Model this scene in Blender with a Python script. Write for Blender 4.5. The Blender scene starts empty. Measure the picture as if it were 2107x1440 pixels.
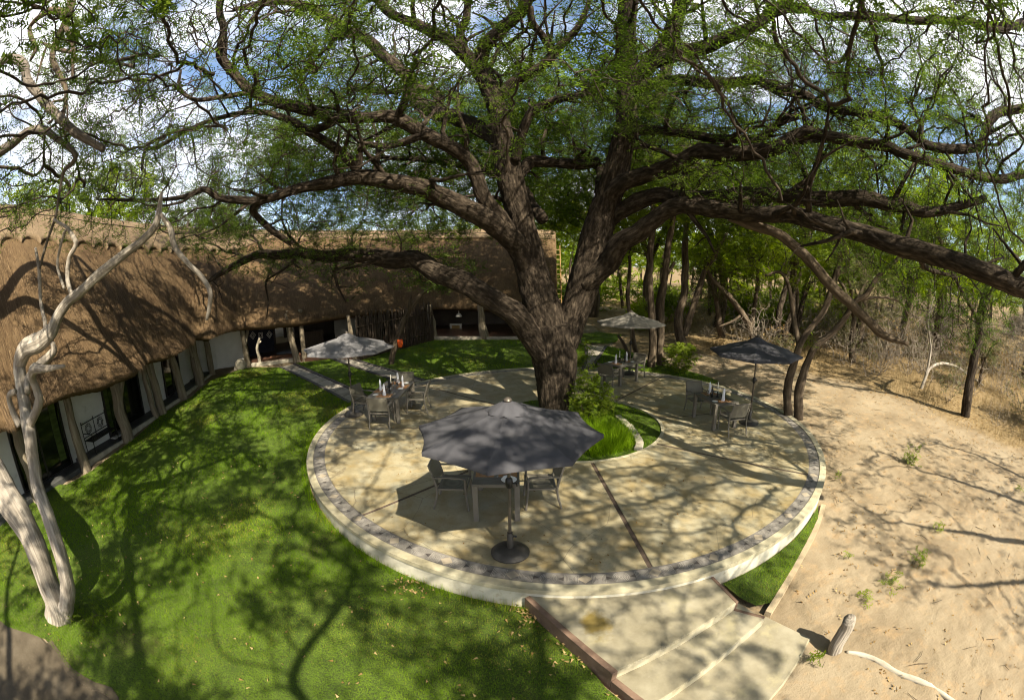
import bpy, bmesh, math, random, colorsys
import numpy as np
from mathutils import Vector, Matrix, geometry as mgeo

# ------------------------------------------------------------------ camera, sky, sun, exposure
FPX, PITCH, ROLL, CAMH = 940.4, math.radians(10.63), math.radians(-0.727), 4.29
SUN_EL = math.radians(44.0)
SUN_H = np.array([0.475, -0.88]); SUN_H = SUN_H / np.linalg.norm(SUN_H)
SUNV = np.array([SUN_H[0] * math.cos(SUN_EL), SUN_H[1] * math.cos(SUN_EL), math.sin(SUN_EL)])

scene = bpy.context.scene
COL = scene.collection

def cam_to_world(d):
    c, s = math.cos(ROLL), math.sin(ROLL)
    d = (c * d[0] - s * d[2], d[1], s * d[0] + c * d[2])
    c, s = math.cos(PITCH), math.sin(PITCH)
    return np.array([d[0], c * d[1] + s * d[2], -s * d[1] + c * d[2]])

cam_data = bpy.data.cameras.new('camera')
cam = bpy.data.objects.new('camera', cam_data)
COL.objects.link(cam)
R_, U_, B_ = cam_to_world((1, 0, 0)), cam_to_world((0, 0, 1)), -cam_to_world((0, 1, 0))
cam.matrix_world = Matrix(((R_[0], U_[0], B_[0], 0), (R_[1], U_[1], B_[1], 0), (R_[2], U_[2], B_[2], CAMH), (0, 0, 0, 1)))
cam_data.type = 'PANO'                       # the photograph was taken with a fisheye action camera
cam_data.sensor_width = 36.0
cam_data.sensor_fit = 'HORIZONTAL'
cam_data.panorama_type = 'FISHEYE_EQUISOLID'
cam_data.fisheye_lens = 36.0 * FPX / 2107.0
cam_data.fisheye_fov = math.radians(220)
cam_data.clip_start = 0.05
cam_data.clip_end = 3000
scene.camera = cam

world = bpy.data.worlds.new('World'); scene.world = world
world.use_nodes = True
wn = world.node_tree; wn.nodes.clear()
sky = wn.nodes.new('ShaderNodeTexSky'); sky.sky_type = 'NISHITA'; sky.sun_disc = False
sky.sun_elevation = SUN_EL; sky.sun_rotation = math.atan2(SUN_H[0], SUN_H[1])
sky.air_density = 1.0; sky.dust_density = 1.0; sky.ozone_density = 1.0
bg = wn.nodes.new('ShaderNodeBackground'); bg.inputs['Strength'].default_value = 0.075
wo = wn.nodes.new('ShaderNodeOutputWorld')
# broken white cloud over the blue
w_tc = wn.nodes.new('ShaderNodeTexCoord'); w_mp = wn.nodes.new('ShaderNodeMapping'); w_mp.inputs['Scale'].default_value = (1, 1, 2.2); w_mp.inputs['Location'].default_value = (3.1, 1.3, 0.5)
w_ns = wn.nodes.new('ShaderNodeTexNoise'); w_ns.inputs['Scale'].default_value = 1.5; w_ns.inputs['Detail'].default_value = 9; w_ns.inputs['Roughness'].default_value = 0.55
w_rp = wn.nodes.new('ShaderNodeValToRGB'); w_rp.color_ramp.elements[0].position = 0.49; w_rp.color_ramp.elements[1].position = 0.61
w_mx = wn.nodes.new('ShaderNodeMix'); w_mx.data_type = 'RGBA'; w_mx.inputs[7].default_value = (7.0, 7.0, 7.1, 1)
wn.links.new(w_tc.outputs['Generated'], w_mp.inputs['Vector']); wn.links.new(w_mp.outputs[0], w_ns.inputs['Vector']); wn.links.new(w_ns.outputs['Fac'], w_rp.inputs[0])
wn.links.new(w_rp.outputs[0], w_mx.inputs[0]); wn.links.new(sky.outputs[0], w_mx.inputs[6]); wn.links.new(w_mx.outputs[2], bg.inputs[0])
wn.links.new(bg.outputs[0], wo.inputs[0])

sun_data = bpy.data.lights.new('sun', 'SUN'); sun_data.energy = 5.0; sun_data.angle = math.radians(0.55)
sun_data.color = (1.0, 0.905, 0.72)
sun = bpy.data.objects.new('sun', sun_data); COL.objects.link(sun)
sun.rotation_euler = Vector(SUNV).to_track_quat('Z', 'Y').to_euler()
sun.location = (8, -16, 20)

scene.render.engine = 'CYCLES'
vs = scene.view_settings
vs.view_transform = 'Standard'; vs.look = 'None'; vs.gamma = 1.0; vs.use_curve_mapping = False
vs.exposure = 1.68
scene.cycles.max_bounces = 5; scene.cycles.diffuse_bounces = 2; scene.cycles.glossy_bounces = 2
scene.cycles.transmission_bounces = 4; scene.cycles.transparent_max_bounces = 6
scene.cycles.use_adaptive_sampling = True; scene.cycles.adaptive_threshold = 0.018
scene.cycles.pixel_filter_type = 'BLACKMAN_HARRIS'; scene.cycles.filter_width = 1.1
scene.cycles.use_denoising = True
try: scene.cycles.denoiser = 'OPENIMAGEDENOISE'
except Exception: pass
scene.cycles.sample_clamp_indirect = 6.0

# ------------------------------------------------------------------ helpers: geometry of the place
TC = np.array([1.576, 11.795])               # centre of the round terrace
TR, TBO, TBI, TRI = 7.01, 6.845, 6.555, 2.52

def gz(x, y):
    """height of the ground: it falls gently towards the camera and is cut level under the terrace"""
    x = np.asarray(x, float); y = np.asarray(y, float)
    z = np.where(y < 6.5, -0.36 - 0.02 * (6.5 - np.maximum(y, -6)), np.where(y < 13, -0.36 + 0.3 * (y - 6.5) / 6.5, -0.06 + 0.028 * (np.minimum(y, 34) - 13)))
    r = np.hypot(x - TC[0], y - TC[1])
    k = np.clip((8.6 - r) / 1.5, 0, 1); k = k * k * (3 - 2 * k)
    return z * (1 - k) + np.minimum(z, -0.045) * k

def ray(px, py):
    x = (px - 1053.5) / FPX; y = (py - 720) / FPX
    r = math.hypot(x, y); th = 2 * math.asin(min(1.0, r / 2)); s = math.sin(th) / max(r, 1e-9)
    return cam_to_world((x * s, math.cos(th), -y * s))

def gp(px, py, z):                            # a point of the photograph at a given height
    d = ray(px, py); return np.array([0, 0, CAMH]) + d * ((z - CAMH) / d[2])

def gr(px, py):                               # a point of the photograph on the ground
    z = -0.1
    for _ in range(25):
        p = gp(px, py, z); z = float(gz(p[0], p[1]))
    return p

def at(px, py, Y):                            # a point of the photograph at a given distance Y along the view
    d = ray(px, py); return np.array([0, 0, CAMH]) + d * (Y / d[1])

def vnoise(P, seed=0):
    P = np.asarray(P, float); i = np.floor(P).astype(np.int64); f = P - i; f = f * f * (3 - 2 * f)
    def h(a, b, c):
        n = (a * 374761393 + b * 668265263 + c * 2147483647 + seed * 1274126177) & 0xffffffff
        n = ((n ^ (n >> 13)) * 1274126177) & 0xffffffff
        n = ((n ^ (n >> 16)) * 2246822519) & 0xffffffff
        return ((n >> 8) & 0xffff) / 65535.0
    x, y, z = i[..., 0], i[..., 1], i[..., 2]; u, v, w = f[..., 0], f[..., 1], f[..., 2]
    l = lambda a, b, t: a + (b - a) * t
    return l(l(l(h(x, y, z), h(x + 1, y, z), u), l(h(x, y + 1, z), h(x + 1, y + 1, z), u), v),
             l(l(h(x, y, z + 1), h(x + 1, y, z + 1), u), l(h(x, y + 1, z + 1), h(x + 1, y + 1, z + 1), u), v), w)

# ------------------------------------------------------------------ helpers: objects
def empty(name, loc, rz=0.0):
    o = bpy.data.objects.new(name, None); COL.objects.link(o)
    o.location = loc; o.rotation_euler = (0, 0, rz); o.empty_display_size = 0.2
    return o

def tag(o, label=None, cat=None, group=None, kind=None):
    if label: o['label'] = label
    if cat: o['category'] = cat
    if group: o['group'] = group
    if kind: o['kind'] = kind
    return o

def build_mesh(name, V, F, smooth=False, attrs=None, uv=None):
    """V: (n,3); F: (m,3) or (m,4) array, or a list of polygons"""
    me = bpy.data.meshes.new(name)
    V = np.asarray(V, np.float32)
    if isinstance(F, np.ndarray):
        m, k = F.shape
        me.vertices.add(len(V)); me.vertices.foreach_set('co', V.ravel())
        me.loops.add(m * k); me.loops.foreach_set('vertex_index', F.astype(np.int32).ravel())
        me.polygons.add(m); me.polygons.foreach_set('loop_start', np.arange(0, m * k, k, dtype=np.int32))
        me.polygons.foreach_set('loop_total', np.full(m, k, np.int32))
    else:
        me.from_pydata([tuple(map(float, v)) for v in V], [], [tuple(int(i) for i in f) for f in F])
    if smooth: me.polygons.foreach_set('use_smooth', np.ones(len(me.polygons), bool))
    for an, (ty, data) in (attrs or {}).items():
        a = me.attributes.new(an, ty, 'POINT')
        a.data.foreach_set('vector' if ty == 'FLOAT_VECTOR' else 'value', np.asarray(data, np.float32).ravel())
    me.update(); me.validate()
    return me

def mobj(name, me, mat, parent=None, world_parent=True):
    o = bpy.data.objects.new(name, me)
    COL.objects.link(o)
    if mat is not None and not me.materials: me.materials.append(mat)
    if parent is not None: o.parent = parent
    return o

def root_loc(p):
    v = np.zeros(3)
    while p is not None: v += np.array(p.location); p = p.parent
    return v

class MB:
    """collects shapes (boxes, tubes, turned shapes, prisms) and links them as one mesh object"""
    def __init__(s): s.V = []; s.F = []; s.n = 0
    def add(s, V, F):
        V = np.asarray(V, float)
        s.V.append(V); s.F += [tuple(i + s.n for i in f) for f in F]; s.n += len(V); return s
    def box(s, c, d, rz=0.0, rx=0.0, ry=0.0):
        x, y, z = (v / 2 for v in d)
        P = np.array([(-x, -y, -z), (x, -y, -z), (x, y, -z), (-x, y, -z), (-x, -y, z), (x, -y, z), (x, y, z), (-x, y, z)])
        if rx or ry or rz:
            Rm = np.array(Matrix.Rotation(rz, 3, 'Z') @ Matrix.Rotation(ry, 3, 'Y') @ Matrix.Rotation(rx, 3, 'X'))
            P = P @ Rm.T
        return s.add(P + np.array(c), [(3, 2, 1, 0), (4, 5, 6, 7), (0, 1, 5, 4), (1, 2, 6, 5), (2, 3, 7, 6), (3, 0, 4, 7)])
    def bar(s, a, b, w, h, up=(0, 0, 1)):
        a = np.array(a, float); b = np.array(b, float); t = b - a; t /= np.linalg.norm(t)
        u = np.cross(t, up); n = np.linalg.norm(u)
        u = u / n if n > 1e-6 else np.array([1.0, 0, 0]); v = np.cross(u, t)
        P = [a + u * i * w / 2 + v * j * h / 2 for i, j in ((-1, -1), (1, -1), (1, 1), (-1, 1))] + [b + u * i * w / 2 + v * j * h / 2 for i, j in ((-1, -1), (1, -1), (1, 1), (-1, 1))]
        return s.add(P, [(0, 1, 2, 3), (7, 6, 5, 4), (1, 0, 4, 5), (2, 1, 5, 6), (3, 2, 6, 7), (0, 3, 7, 4)])
    def lathe(s, prof, n=16, c=(0, 0, 0)):
        V = []; F = []
        for r, z in prof:
            for k in range(n):
                a = 2 * math.pi * k / n; V.append((c[0] + r * math.cos(a), c[1] + r * math.sin(a), c[2] + z))
        for i in range(len(prof) - 1):
            for k in range(n):
                F.append((i * n + k, i * n + (k + 1) % n, (i + 1) * n + (k + 1) % n, (i + 1) * n + k))
        F.append(tuple(reversed(range(n)))); F.append(tuple((len(prof) - 1) * n + k for k in range(n)))
        return s.add(V, F)
    def prism(s, poly, z0, z1):
        n = len(poly); a = sum(poly[i][0] * poly[(i + 1) % n][1] - poly[(i + 1) % n][0] * poly[i][1] for i in range(n))
        if a < 0: poly = poly[::-1]
        f0 = z0 if callable(z0) else (lambda x, y: z0); f1 = z1 if callable(z1) else (lambda x, y: z1)
        V = [(p[0], p[1], f0(p[0], p[1])) for p in poly] + [(p[0], p[1], f1(p[0], p[1])) for p in poly]
        return s.add(V, [tuple(reversed(range(n))), tuple(range(n, 2 * n))] + [(i, (i + 1) % n, n + (i + 1) % n, n + i) for i in range(n)])
    def tube(s, pts, rad, n=8, **k):
        V, F, _ = tube(pts, rad, n, **k); return s.add(V, [tuple(dict.fromkeys(f)) for f in F.tolist()])
    def mesh(s, name, smooth=False, bevel=0.0):
        me = build_mesh(name, np.concatenate(s.V), s.F, smooth)
        if bevel:
            bm = bmesh.new(); bm.from_mesh(me)
            ed = [e for e in bm.edges if len(e.link_faces) == 2 and e.calc_face_angle(0) > 0.6]
            bmesh.ops.bevel(bm, geom=ed, offset=bevel, segments=2, profile=0.6, affect='EDGES', clamp_overlap=True)
            bm.to_mesh(me); bm.free()
        return me
    def obj(s, name, mat, parent=None, smooth=False, bevel=0.0, world=False):
        if world and parent is not None:
            L = root_loc(parent); s.V = [v - L for v in s.V]
        o = mobj(name, s.mesh(name, smooth, bevel), mat, parent)
        if smooth: autosmooth(o.data)
        return o

def autosmooth(me, ang=0.7):
    bm = bmesh.new(); bm.from_mesh(me)
    for e in bm.edges:
        if len(e.link_faces) == 2: e.smooth = e.calc_face_angle(0) < ang
    bm.to_mesh(me); bm.free()

def catmull(P, step):
    P = np.asarray(P, float)
    if len(P) < 3: 
        n = max(2, int(np.linalg.norm(P[1][:3] - P[0][:3]) / step) + 1)
        return P[0] + (P[1] - P[0]) * np.linspace(0, 1, n)[:, None]
    Q = np.vstack([2 * P[0] - P[1], P, 2 * P[-1] - P[-2]]); out = []
    for i in range(1, len(Q) - 2):
        n = max(1, int(round(np.linalg.norm(Q[i + 1][:3] - Q[i][:3]) / step)))
        t = (np.arange(n) / n)[:, None]
        out.append(0.5 * (2 * Q[i] + (Q[i + 1] - Q[i - 1]) * t + (2 * Q[i - 1] - 5 * Q[i] + 4 * Q[i + 1] - Q[i + 2]) * t ** 2 + (3 * Q[i] - Q[i - 1] - 3 * Q[i + 1] + Q[i + 2]) * t ** 3))
    out.append(Q[-2][None]); return np.vstack(out)

def frames(P):
    T = np.gradient(P, axis=0); T /= np.maximum(np.linalg.norm(T, axis=1, keepdims=True), 1e-9)
    N = np.zeros_like(P); a = np.array([0, 0, 1.0]) if abs(T[0, 2]) < 0.9 else np.array([1.0, 0, 0])
    n = np.cross(T[0], a); n /= np.linalg.norm(n)
    for i in range(len(P)):
        n = n - T[i] * n.dot(T[i]); n /= max(np.linalg.norm(n), 1e-9); N[i] = n
    return T, N, np.cross(T, N)

def tube(pts, rad, n=8, step=None, amp=0.0, freq=3.0, stretch=0.35, seed=0, cap=True, wander=0.0):
    """tapered tube along pts; amp displaces the surface in ridges that run along it"""
    Q = np.column_stack([np.asarray(pts, float), np.asarray(rad, float)])
    if step: Q = catmull(Q, step)
    P, r = Q[:, :3].copy(), np.maximum(Q[:, 3], 0.002)
    if wander:
        L = np.concatenate([[0], np.cumsum(np.linalg.norm(np.diff(P, axis=0), axis=1))])
        for k in range(3):
            P[:, k] += (vnoise(np.column_stack([L * 1.3 + 17 * k, L * 0, L * 0 + seed]), seed) - 0.5) * wander * r * np.minimum(1, L / 0.8)
    T, N, B = frames(P)
    L = np.concatenate([[0], np.cumsum(np.linalg.norm(np.diff(P, axis=0), axis=1))])
    a = 2 * np.pi * np.arange(n) / n
    ca, sa = np.cos(a)[None, :], np.sin(a)[None, :]
    rm = max(np.mean(r), 0.02)
    bc = np.stack([ca * rm + 0 * L[:, None], sa * rm + 0 * L[:, None], L[:, None] + 0 * ca], -1)
    bc[..., 2] += seed * 7.3
    R = r[:, None] + 0 * ca
    if amp:
        q = bc * np.array([freq / rm * 0.5, freq / rm * 0.5, freq / rm * 0.5 * stretch])
        d = (0.6 * (1 - np.abs(2 * vnoise(q, seed) - 1)) + 0.3 * vnoise(q * 2.1, seed + 1) + 0.5 * vnoise(q * np.array([.35, .35, .6]), seed + 2)) - 0.75
        R = R * (1 + amp * d)
    V = P[:, None, :] + N[:, None, :] * (ca * R)[..., None] + B[:, None, :] * (sa * R)[..., None]
    m = len(P); i = np.arange(m - 1)[:, None] * n; k = np.arange(n)[None, :]
    F = np.stack([i + k, i + (k + 1) % n, i + n + (k + 1) % n, i + n + k], -1).reshape(-1, 4)
    V = V.reshape(-1, 3); bc = bc.reshape(-1, 3)
    if cap:
        e0, e1 = len(V), len(V) + 1
        V = np.vstack([V, P[0] - T[0] * r[0] * .3, P[-1] + T[-1] * r[-1] * .3]); bc = np.vstack([bc, bc[0], bc[-1]])
        kk = np.arange(n)
        F = np.vstack([F, np.stack([np.full(n, e0), (kk + 1) % n, kk, kk], -1), np.stack([np.full(n, e1), (m - 1) * n + kk, (m - 1) * n + (kk + 1) % n, (m - 1) * n + (kk + 1) % n], -1)])
    return V, F, bc

def tubes_obj(name, specs, mat, parent, **kw):
    """specs: list of (pts, rad, kwargs); one mesh in the parent's space with the bark coordinate attribute"""
    Vs, Fs, Bs, n = [], [], [], 0
    for pts, rad, k in specs:
        kk = dict(kw); kk.update(k); sd = kk.pop('n', 8)
        V, F, b = tube(pts, rad, sd, **kk); Vs.append(V); Fs.append(F + n); Bs.append(b); n += len(V)
    V = np.vstack(Vs) - root_loc(parent); F = np.vstack(Fs)
    quads = [tuple(dict.fromkeys(f)) for f in F.tolist()]
    me = build_mesh(name, V, quads, True, {'bc': ('FLOAT_VECTOR', np.vstack(Bs))})
    return mobj(name, me, mat, parent)

def copy_tree(o, parent=None):
    c = o.copy(); COL.objects.link(c); c.parent = parent
    for ch in list(o.children): copy_tree(ch, c)
    return c

# ------------------------------------------------------------------ helpers: materials
def nmat(name):
    m = bpy.data.materials.new(name); m.use_nodes = True
    nt = m.node_tree; nt.nodes.clear()
    out = nt.nodes.new('ShaderNodeOutputMaterial')
    return m, nt, out

def N(nt, ty, **kw):
    n = nt.nodes.new(ty)
    for k, v in kw.items():
        if k in n.inputs: n.inputs[k].default_value = v
        else: setattr(n, k, v)
    return n

def coords(nt, co, scale=(1, 1, 1)):
    if co == 'bc':
        a = N(nt, 'ShaderNodeAttribute', attribute_name='bc'); src = a.outputs['Vector']
    else:
        a = N(nt, 'ShaderNodeTexCoord'); src = a.outputs[co]
    mp = N(nt, 'ShaderNodeMapping'); mp.inputs['Scale'].default_value = scale
    nt.links.new(src, mp.inputs['Vector']); return mp.outputs[0]

def ramp(nt, fac, stops):
    r = N(nt, 'ShaderNodeValToRGB'); e = r.color_ramp.elements
    while len(e) < len(stops): e.new(0.5)
    for i, (p, c) in enumerate(stops):
        e[i].position = p; e[i].color = (*c, 1) if len(c) == 3 else c
    nt.links.new(fac, r.inputs[0]); return r.outputs[0]

def noise(nt, vec, scale, detail=4, rough=0.55, dist=0.0):
    n = N(nt, 'ShaderNodeTexNoise'); n.inputs['Scale'].default_value = scale; n.inputs['Detail'].default_value = detail
    n.inputs['Roughness'].default_value = rough; n.inputs['Distortion'].default_value = dist
    nt.links.new(vec, n.inputs['Vector']); return n.outputs['Fac']

def mixc(nt, fac, a, b, mode='MIX'):
    m = N(nt, 'ShaderNodeMix', data_type='RGBA', blend_type=mode)
    if isinstance(fac, (int, float)): m.inputs[0].default_value = fac
    else: nt.links.new(fac, m.inputs[0])
    for s, v in ((6, a), (7, b)):
        if isinstance(v, tuple): m.inputs[s].default_value = (*v, 1) if len(v) == 3 else v
        else: nt.links.new(v, m.inputs[s])
    return m.outputs[2]

def surf(name, stops, scale=3.0, co='Object', sc=(1, 1, 1), rough=0.8, detail=5, dist=0.0, layer=None, bump=None, spec=0.3, metal=0.0, coat=0.0):
    """stops: colour ramp over a noise; layer: (scale, colour, lo, hi) stains on top; bump: list of (scale, strength, distance, stretch)"""
    m, nt, out = nmat(name)
    p = N(nt, 'ShaderNodeBsdfPrincipled'); p.inputs['Roughness'].default_value = rough; p.inputs['Metallic'].default_value = metal
    p.inputs['Specular IOR Level'].default_value = spec; p.inputs['Coat Weight'].default_value = coat
    v = coords(nt, co, sc)
    if len(stops) == 1: p.inputs['Base Color'].default_value = (*stops[0][1], 1)
    else:
        c = ramp(nt, noise(nt, v, scale, detail, 0.6, dist), stops)
        for ls, lc, lo, hi in (layer or []):
            f = ramp(nt, noise(nt, v, ls, 5, 0.62), [(lo, (0, 0, 0)), (hi, (1, 1, 1))])
            c = mixc(nt, f, c, lc)
        nt.links.new(c, p.inputs['Base Color'])
    prev = None
    for bs, st, bd, stretch in (bump or []):
        b = N(nt, 'ShaderNodeBump'); b.inputs['Strength'].default_value = st; b.inputs['Distance'].default_value = bd
        nt.links.new(noise(nt, coords(nt, co, stretch), bs, 6, 0.65), b.inputs['Height'])
        if prev is not None: nt.links.new(prev, b.inputs['Normal'])
        prev = b.outputs[0]
    if prev is not None: nt.links.new(prev, p.inputs['Normal'])
    nt.links.new(p.outputs[0], out.inputs[0])
    return m

def leafmat(name, stops, trans=0.45, rough=0.6):
    """two-sided leaf: colour by a random value per leaf, some light through the blade"""
    m, nt, out = nmat(name)
    a = N(nt, 'ShaderNodeAttribute', attribute_name='rnd')
    c = ramp(nt, a.outputs['Fac'], stops)
    d = N(nt, 'ShaderNodeBsdfPrincipled'); d.inputs['Roughness'].default_value = rough; d.inputs['Specular IOR Level'].default_value = 0.08
    t = N(nt, 'ShaderNodeBsdfTranslucent'); mx = N(nt, 'ShaderNodeMixShader'); mx.inputs[0].default_value = trans
    g = N(nt, 'ShaderNodeHueSaturation'); g.inputs['Saturation'].default_value = 1.15; g.inputs['Value'].default_value = 1.25
    nt.links.new(c, g.inputs['Color'])
    nt.links.new(c, d.inputs['Base Color']); nt.links.new(g.outputs[0], t.inputs['Color'])
    nt.links.new(d.outputs[0], mx.inputs[1]); nt.links.new(t.outputs[0], mx.inputs[2]); nt.links.new(mx.outputs[0], out.inputs[0])
    return m
# ------------------------------------------------------------------ materials
def N_color(nt, v, scale):
    n = N(nt, 'ShaderNodeTexNoise'); n.inputs['Scale'].default_value = scale; n.inputs['Detail'].default_value = 6; nt.links.new(v, n.inputs['Vector']); return n.outputs['Color']

def terrace_material():
    m, nt, out = nmat('stained_concrete')
    p = N(nt, 'ShaderNodeBsdfPrincipled'); p.inputs['Roughness'].default_value = 0.55; p.inputs['Specular IOR Level'].default_value = 0.35
    v = coords(nt, 'Object')
    c = ramp(nt, noise(nt, v, 0.9, 6, 0.62, 0.4), [(0.22, (0.165, 0.138, 0.078)), (0.42, (0.225, 0.193, 0.118)), (0.58, (0.28, 0.245, 0.16)), (0.78, (0.335, 0.298, 0.205))])
    f = ramp(nt, noise(nt, v, 2.3, 6, 0.6, 0.6), [(0.44, (0, 0, 0)), (0.72, (.85, .85, .85))])
    c = mixc(nt, f, c, (0.2, 0.145, 0.058))
    f = ramp(nt, noise(nt, coords(nt, 'Object', (1.3, 0.9, 1)), 1.7, 5, 0.6, 0.3), [(0.52, (0, 0, 0)), (0.7, (0.8, 0.8, 0.8))])
    c = mixc(nt, f, c, (0.26, 0.25, 0.19))
    f = ramp(nt, noise(nt, v, 22, 3, 0.6), [(0.58, (0, 0, 0)), (0.70, (0.65, 0.65, 0.65))])
    c = mixc(nt, f, c, (0.15, 0.122, 0.072))
    vo = N(nt, 'ShaderNodeTexVoronoi', feature='DISTANCE_TO_EDGE'); vo.inputs['Scale'].default_value = .55
    wv = mixc(nt, .12, v, N_color(nt, v, 2.2)); nt.links.new(wv, vo.inputs['Vector'])
    f = ramp(nt, vo.outputs['Distance'], [(0.0, (.75, .75, .75)), (0.0035, (0, 0, 0))])
    c = mixc(nt, f, c, (0.1, 0.08, 0.05))
    nt.links.new(c, p.inputs['Base Color'])
    r = ramp(nt, noise(nt, v, 3.1, 4), [(0.3, (0.4, 0.4, 0.4)), (0.7, (0.68, 0.68, 0.68))]); nt.links.new(r, p.inputs['Roughness'])
    b = N(nt, 'ShaderNodeBump'); b.inputs['Strength'].default_value = 0.25; b.inputs['Distance'].default_value = 0.01
    nt.links.new(noise(nt, v, 14, 7, 0.7), b.inputs['Height']); nt.links.new(b.outputs[0], p.inputs['Normal'])
    nt.links.new(p.outputs[0], out.inputs[0]); return m

MAT = {}
MAT['slab'] = terrace_material()
MAT['cap'] = surf('terrace_cap', [(0.3, (0.22, 0.195, 0.125)), (0.5, (0.32, 0.29, 0.2)), (0.7, (0.39, 0.36, 0.26))], 2.2, rough=0.75, layer=[(5, (0.28, 0.25, 0.17), 0.55, 0.75)], bump=[(18, 0.25, 0.01, (1, 1, 1))])
MAT['wall_ring'] = surf('terrace_wall_plaster', [(0.3, (0.34, 0.315, 0.25)), (0.6, (0.46, 0.44, 0.36)), (0.8, (0.54, 0.52, 0.45))], 1.6, rough=0.8, layer=[(3.2, (0.24, 0.21, 0.14), 0.5, 0.78), (9, (0.27, 0.24, 0.17), 0.58, 0.75)], bump=[(12, 0.3, 0.01, (1, 1, 1))])
MAT['band'] = surf('border_band_oxide', [(0.3, (0.09, 0.082, 0.076)), (0.55, (0.145, 0.133, 0.12)), (0.75, (0.2, 0.184, 0.164))], 2.6, rough=0.6, layer=[(4, (0.18, 0.165, 0.14), 0.6, 0.8)], bump=[(26, 0.25, 0.006, (1, 1, 1))])
MAT['motif'] = surf('motif_line', [(0.3, (0.19, 0.175, 0.155)), (0.7, (0.28, 0.26, 0.23))], 9, rough=0.7)
MAT['motif_dark'] = surf('motif_dark', [(0.3, (0.04, 0.036, 0.034)), (0.7, (0.08, 0.07, 0.065))], 9, rough=0.6)
MAT['diamond'] = surf('diamond_tile', [(0.3, (0.21, 0.18, 0.135)), (0.7, (0.30, 0.255, 0.195))], 2.0, rough=0.65, bump=[(30, 0.2, 0.004, (1, 1, 1))])
MAT['joint'] = surf('joint_timber', [(0.3, (0.045, 0.032, 0.024)), (0.7, (0.10, 0.072, 0.055))], 6, rough=0.8)
MAT['step'] = surf('step_concrete', [(0.28, (0.135, 0.118, 0.078)), (0.5, (0.205, 0.183, 0.128)), (0.72, (0.27, 0.245, 0.18))], 1.7, rough=0.65, layer=[(2.2, (0.27, 0.24, 0.15), 0.55, 0.72), (30, (0.25, 0.22, 0.17), 0.66, 0.74)], bump=[(16, 0.3, 0.01, (1, 1, 1))])
MAT['riser'] = surf('step_riser', [(0.3, (0.22, 0.195, 0.13)), (0.55, (0.32, 0.29, 0.21)), (0.75, (0.39, 0.36, 0.275))], 2.4, rough=0.75, layer=[(5, (0.22, 0.19, 0.12), 0.55, 0.75)], bump=[(18, 0.3, 0.01, (1, 1, 1))])
MAT['brown'] = surf('brown_oxide_strip', [(0.3, (0.10, 0.062, 0.043)), (0.7, (0.175, 0.115, 0.082))], 5, rough=0.7, layer=[(9, (0.24, 0.17, 0.12), 0.6, 0.8)], bump=[(20, 0.3, 0.006, (1, 1, 1))])
MAT['stain'] = surf('wet_stain', [(0.3, (0.17, 0.12, 0.02)), (0.7, (0.24, 0.17, 0.035))], 3, rough=0.35)
MAT['paver'] = surf('path_paver', [(0.3, (0.17, 0.15, 0.12)), (0.5, (0.26, 0.235, 0.195)), (0.75, (0.34, 0.31, 0.255))], 2.6, rough=0.8, bump=[(14, 0.3, 0.01, (1, 1, 1))])
MAT['kerb'] = surf('dark_kerb', [(0.3, (0.038, 0.034, 0.034)), (0.7, (0.085, 0.076, 0.074))], 5, rough=0.75, bump=[(14, 0.3, 0.01, (1, 1, 1))])
MAT['kerb_light'] = surf('light_kerb', [(0.3, (0.24, 0.215, 0.165)), (0.7, (0.38, 0.35, 0.285))], 4, rough=0.85, layer=[(6, (0.25, 0.22, 0.16), 0.55, 0.7)], bump=[(12, 0.5, 0.02, (1, 1, 1))])
MAT['kerb_sand'] = surf('sandy_kerb', [(0.3, (0.22, 0.17, 0.105)), (0.7, (0.33, 0.27, 0.18))], 3, rough=0.9, bump=[(14, 0.5, 0.02, (1, 1, 1))])
MAT['path_soil'] = surf('bare_path', [(0.3, (0.038, 0.029, 0.018)), (0.5, (0.066, 0.052, 0.034)), (0.75, (0.10, 0.081, 0.056))], 1.6, rough=0.9, layer=[(9, (0.07, 0.055, 0.035), 0.55, 0.7)], bump=[(14, 0.5, 0.02, (1, 1, 1))])
MAT['soil'] = surf('lawn_soil', [(0.3, (0.042, 0.075, 0.004)), (0.5, (0.068, 0.112, 0.006)), (0.7, (0.095, 0.15, 0.009))], 1.3, rough=0.95, layer=[(0.55, (0.10, 0.085, 0.03), 0.58, 0.75), (55, (0.022, 0.03, 0.006), 0.45, 0.6)], bump=[(60, 0.8, 0.03, (1, 1, 1))])

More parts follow.
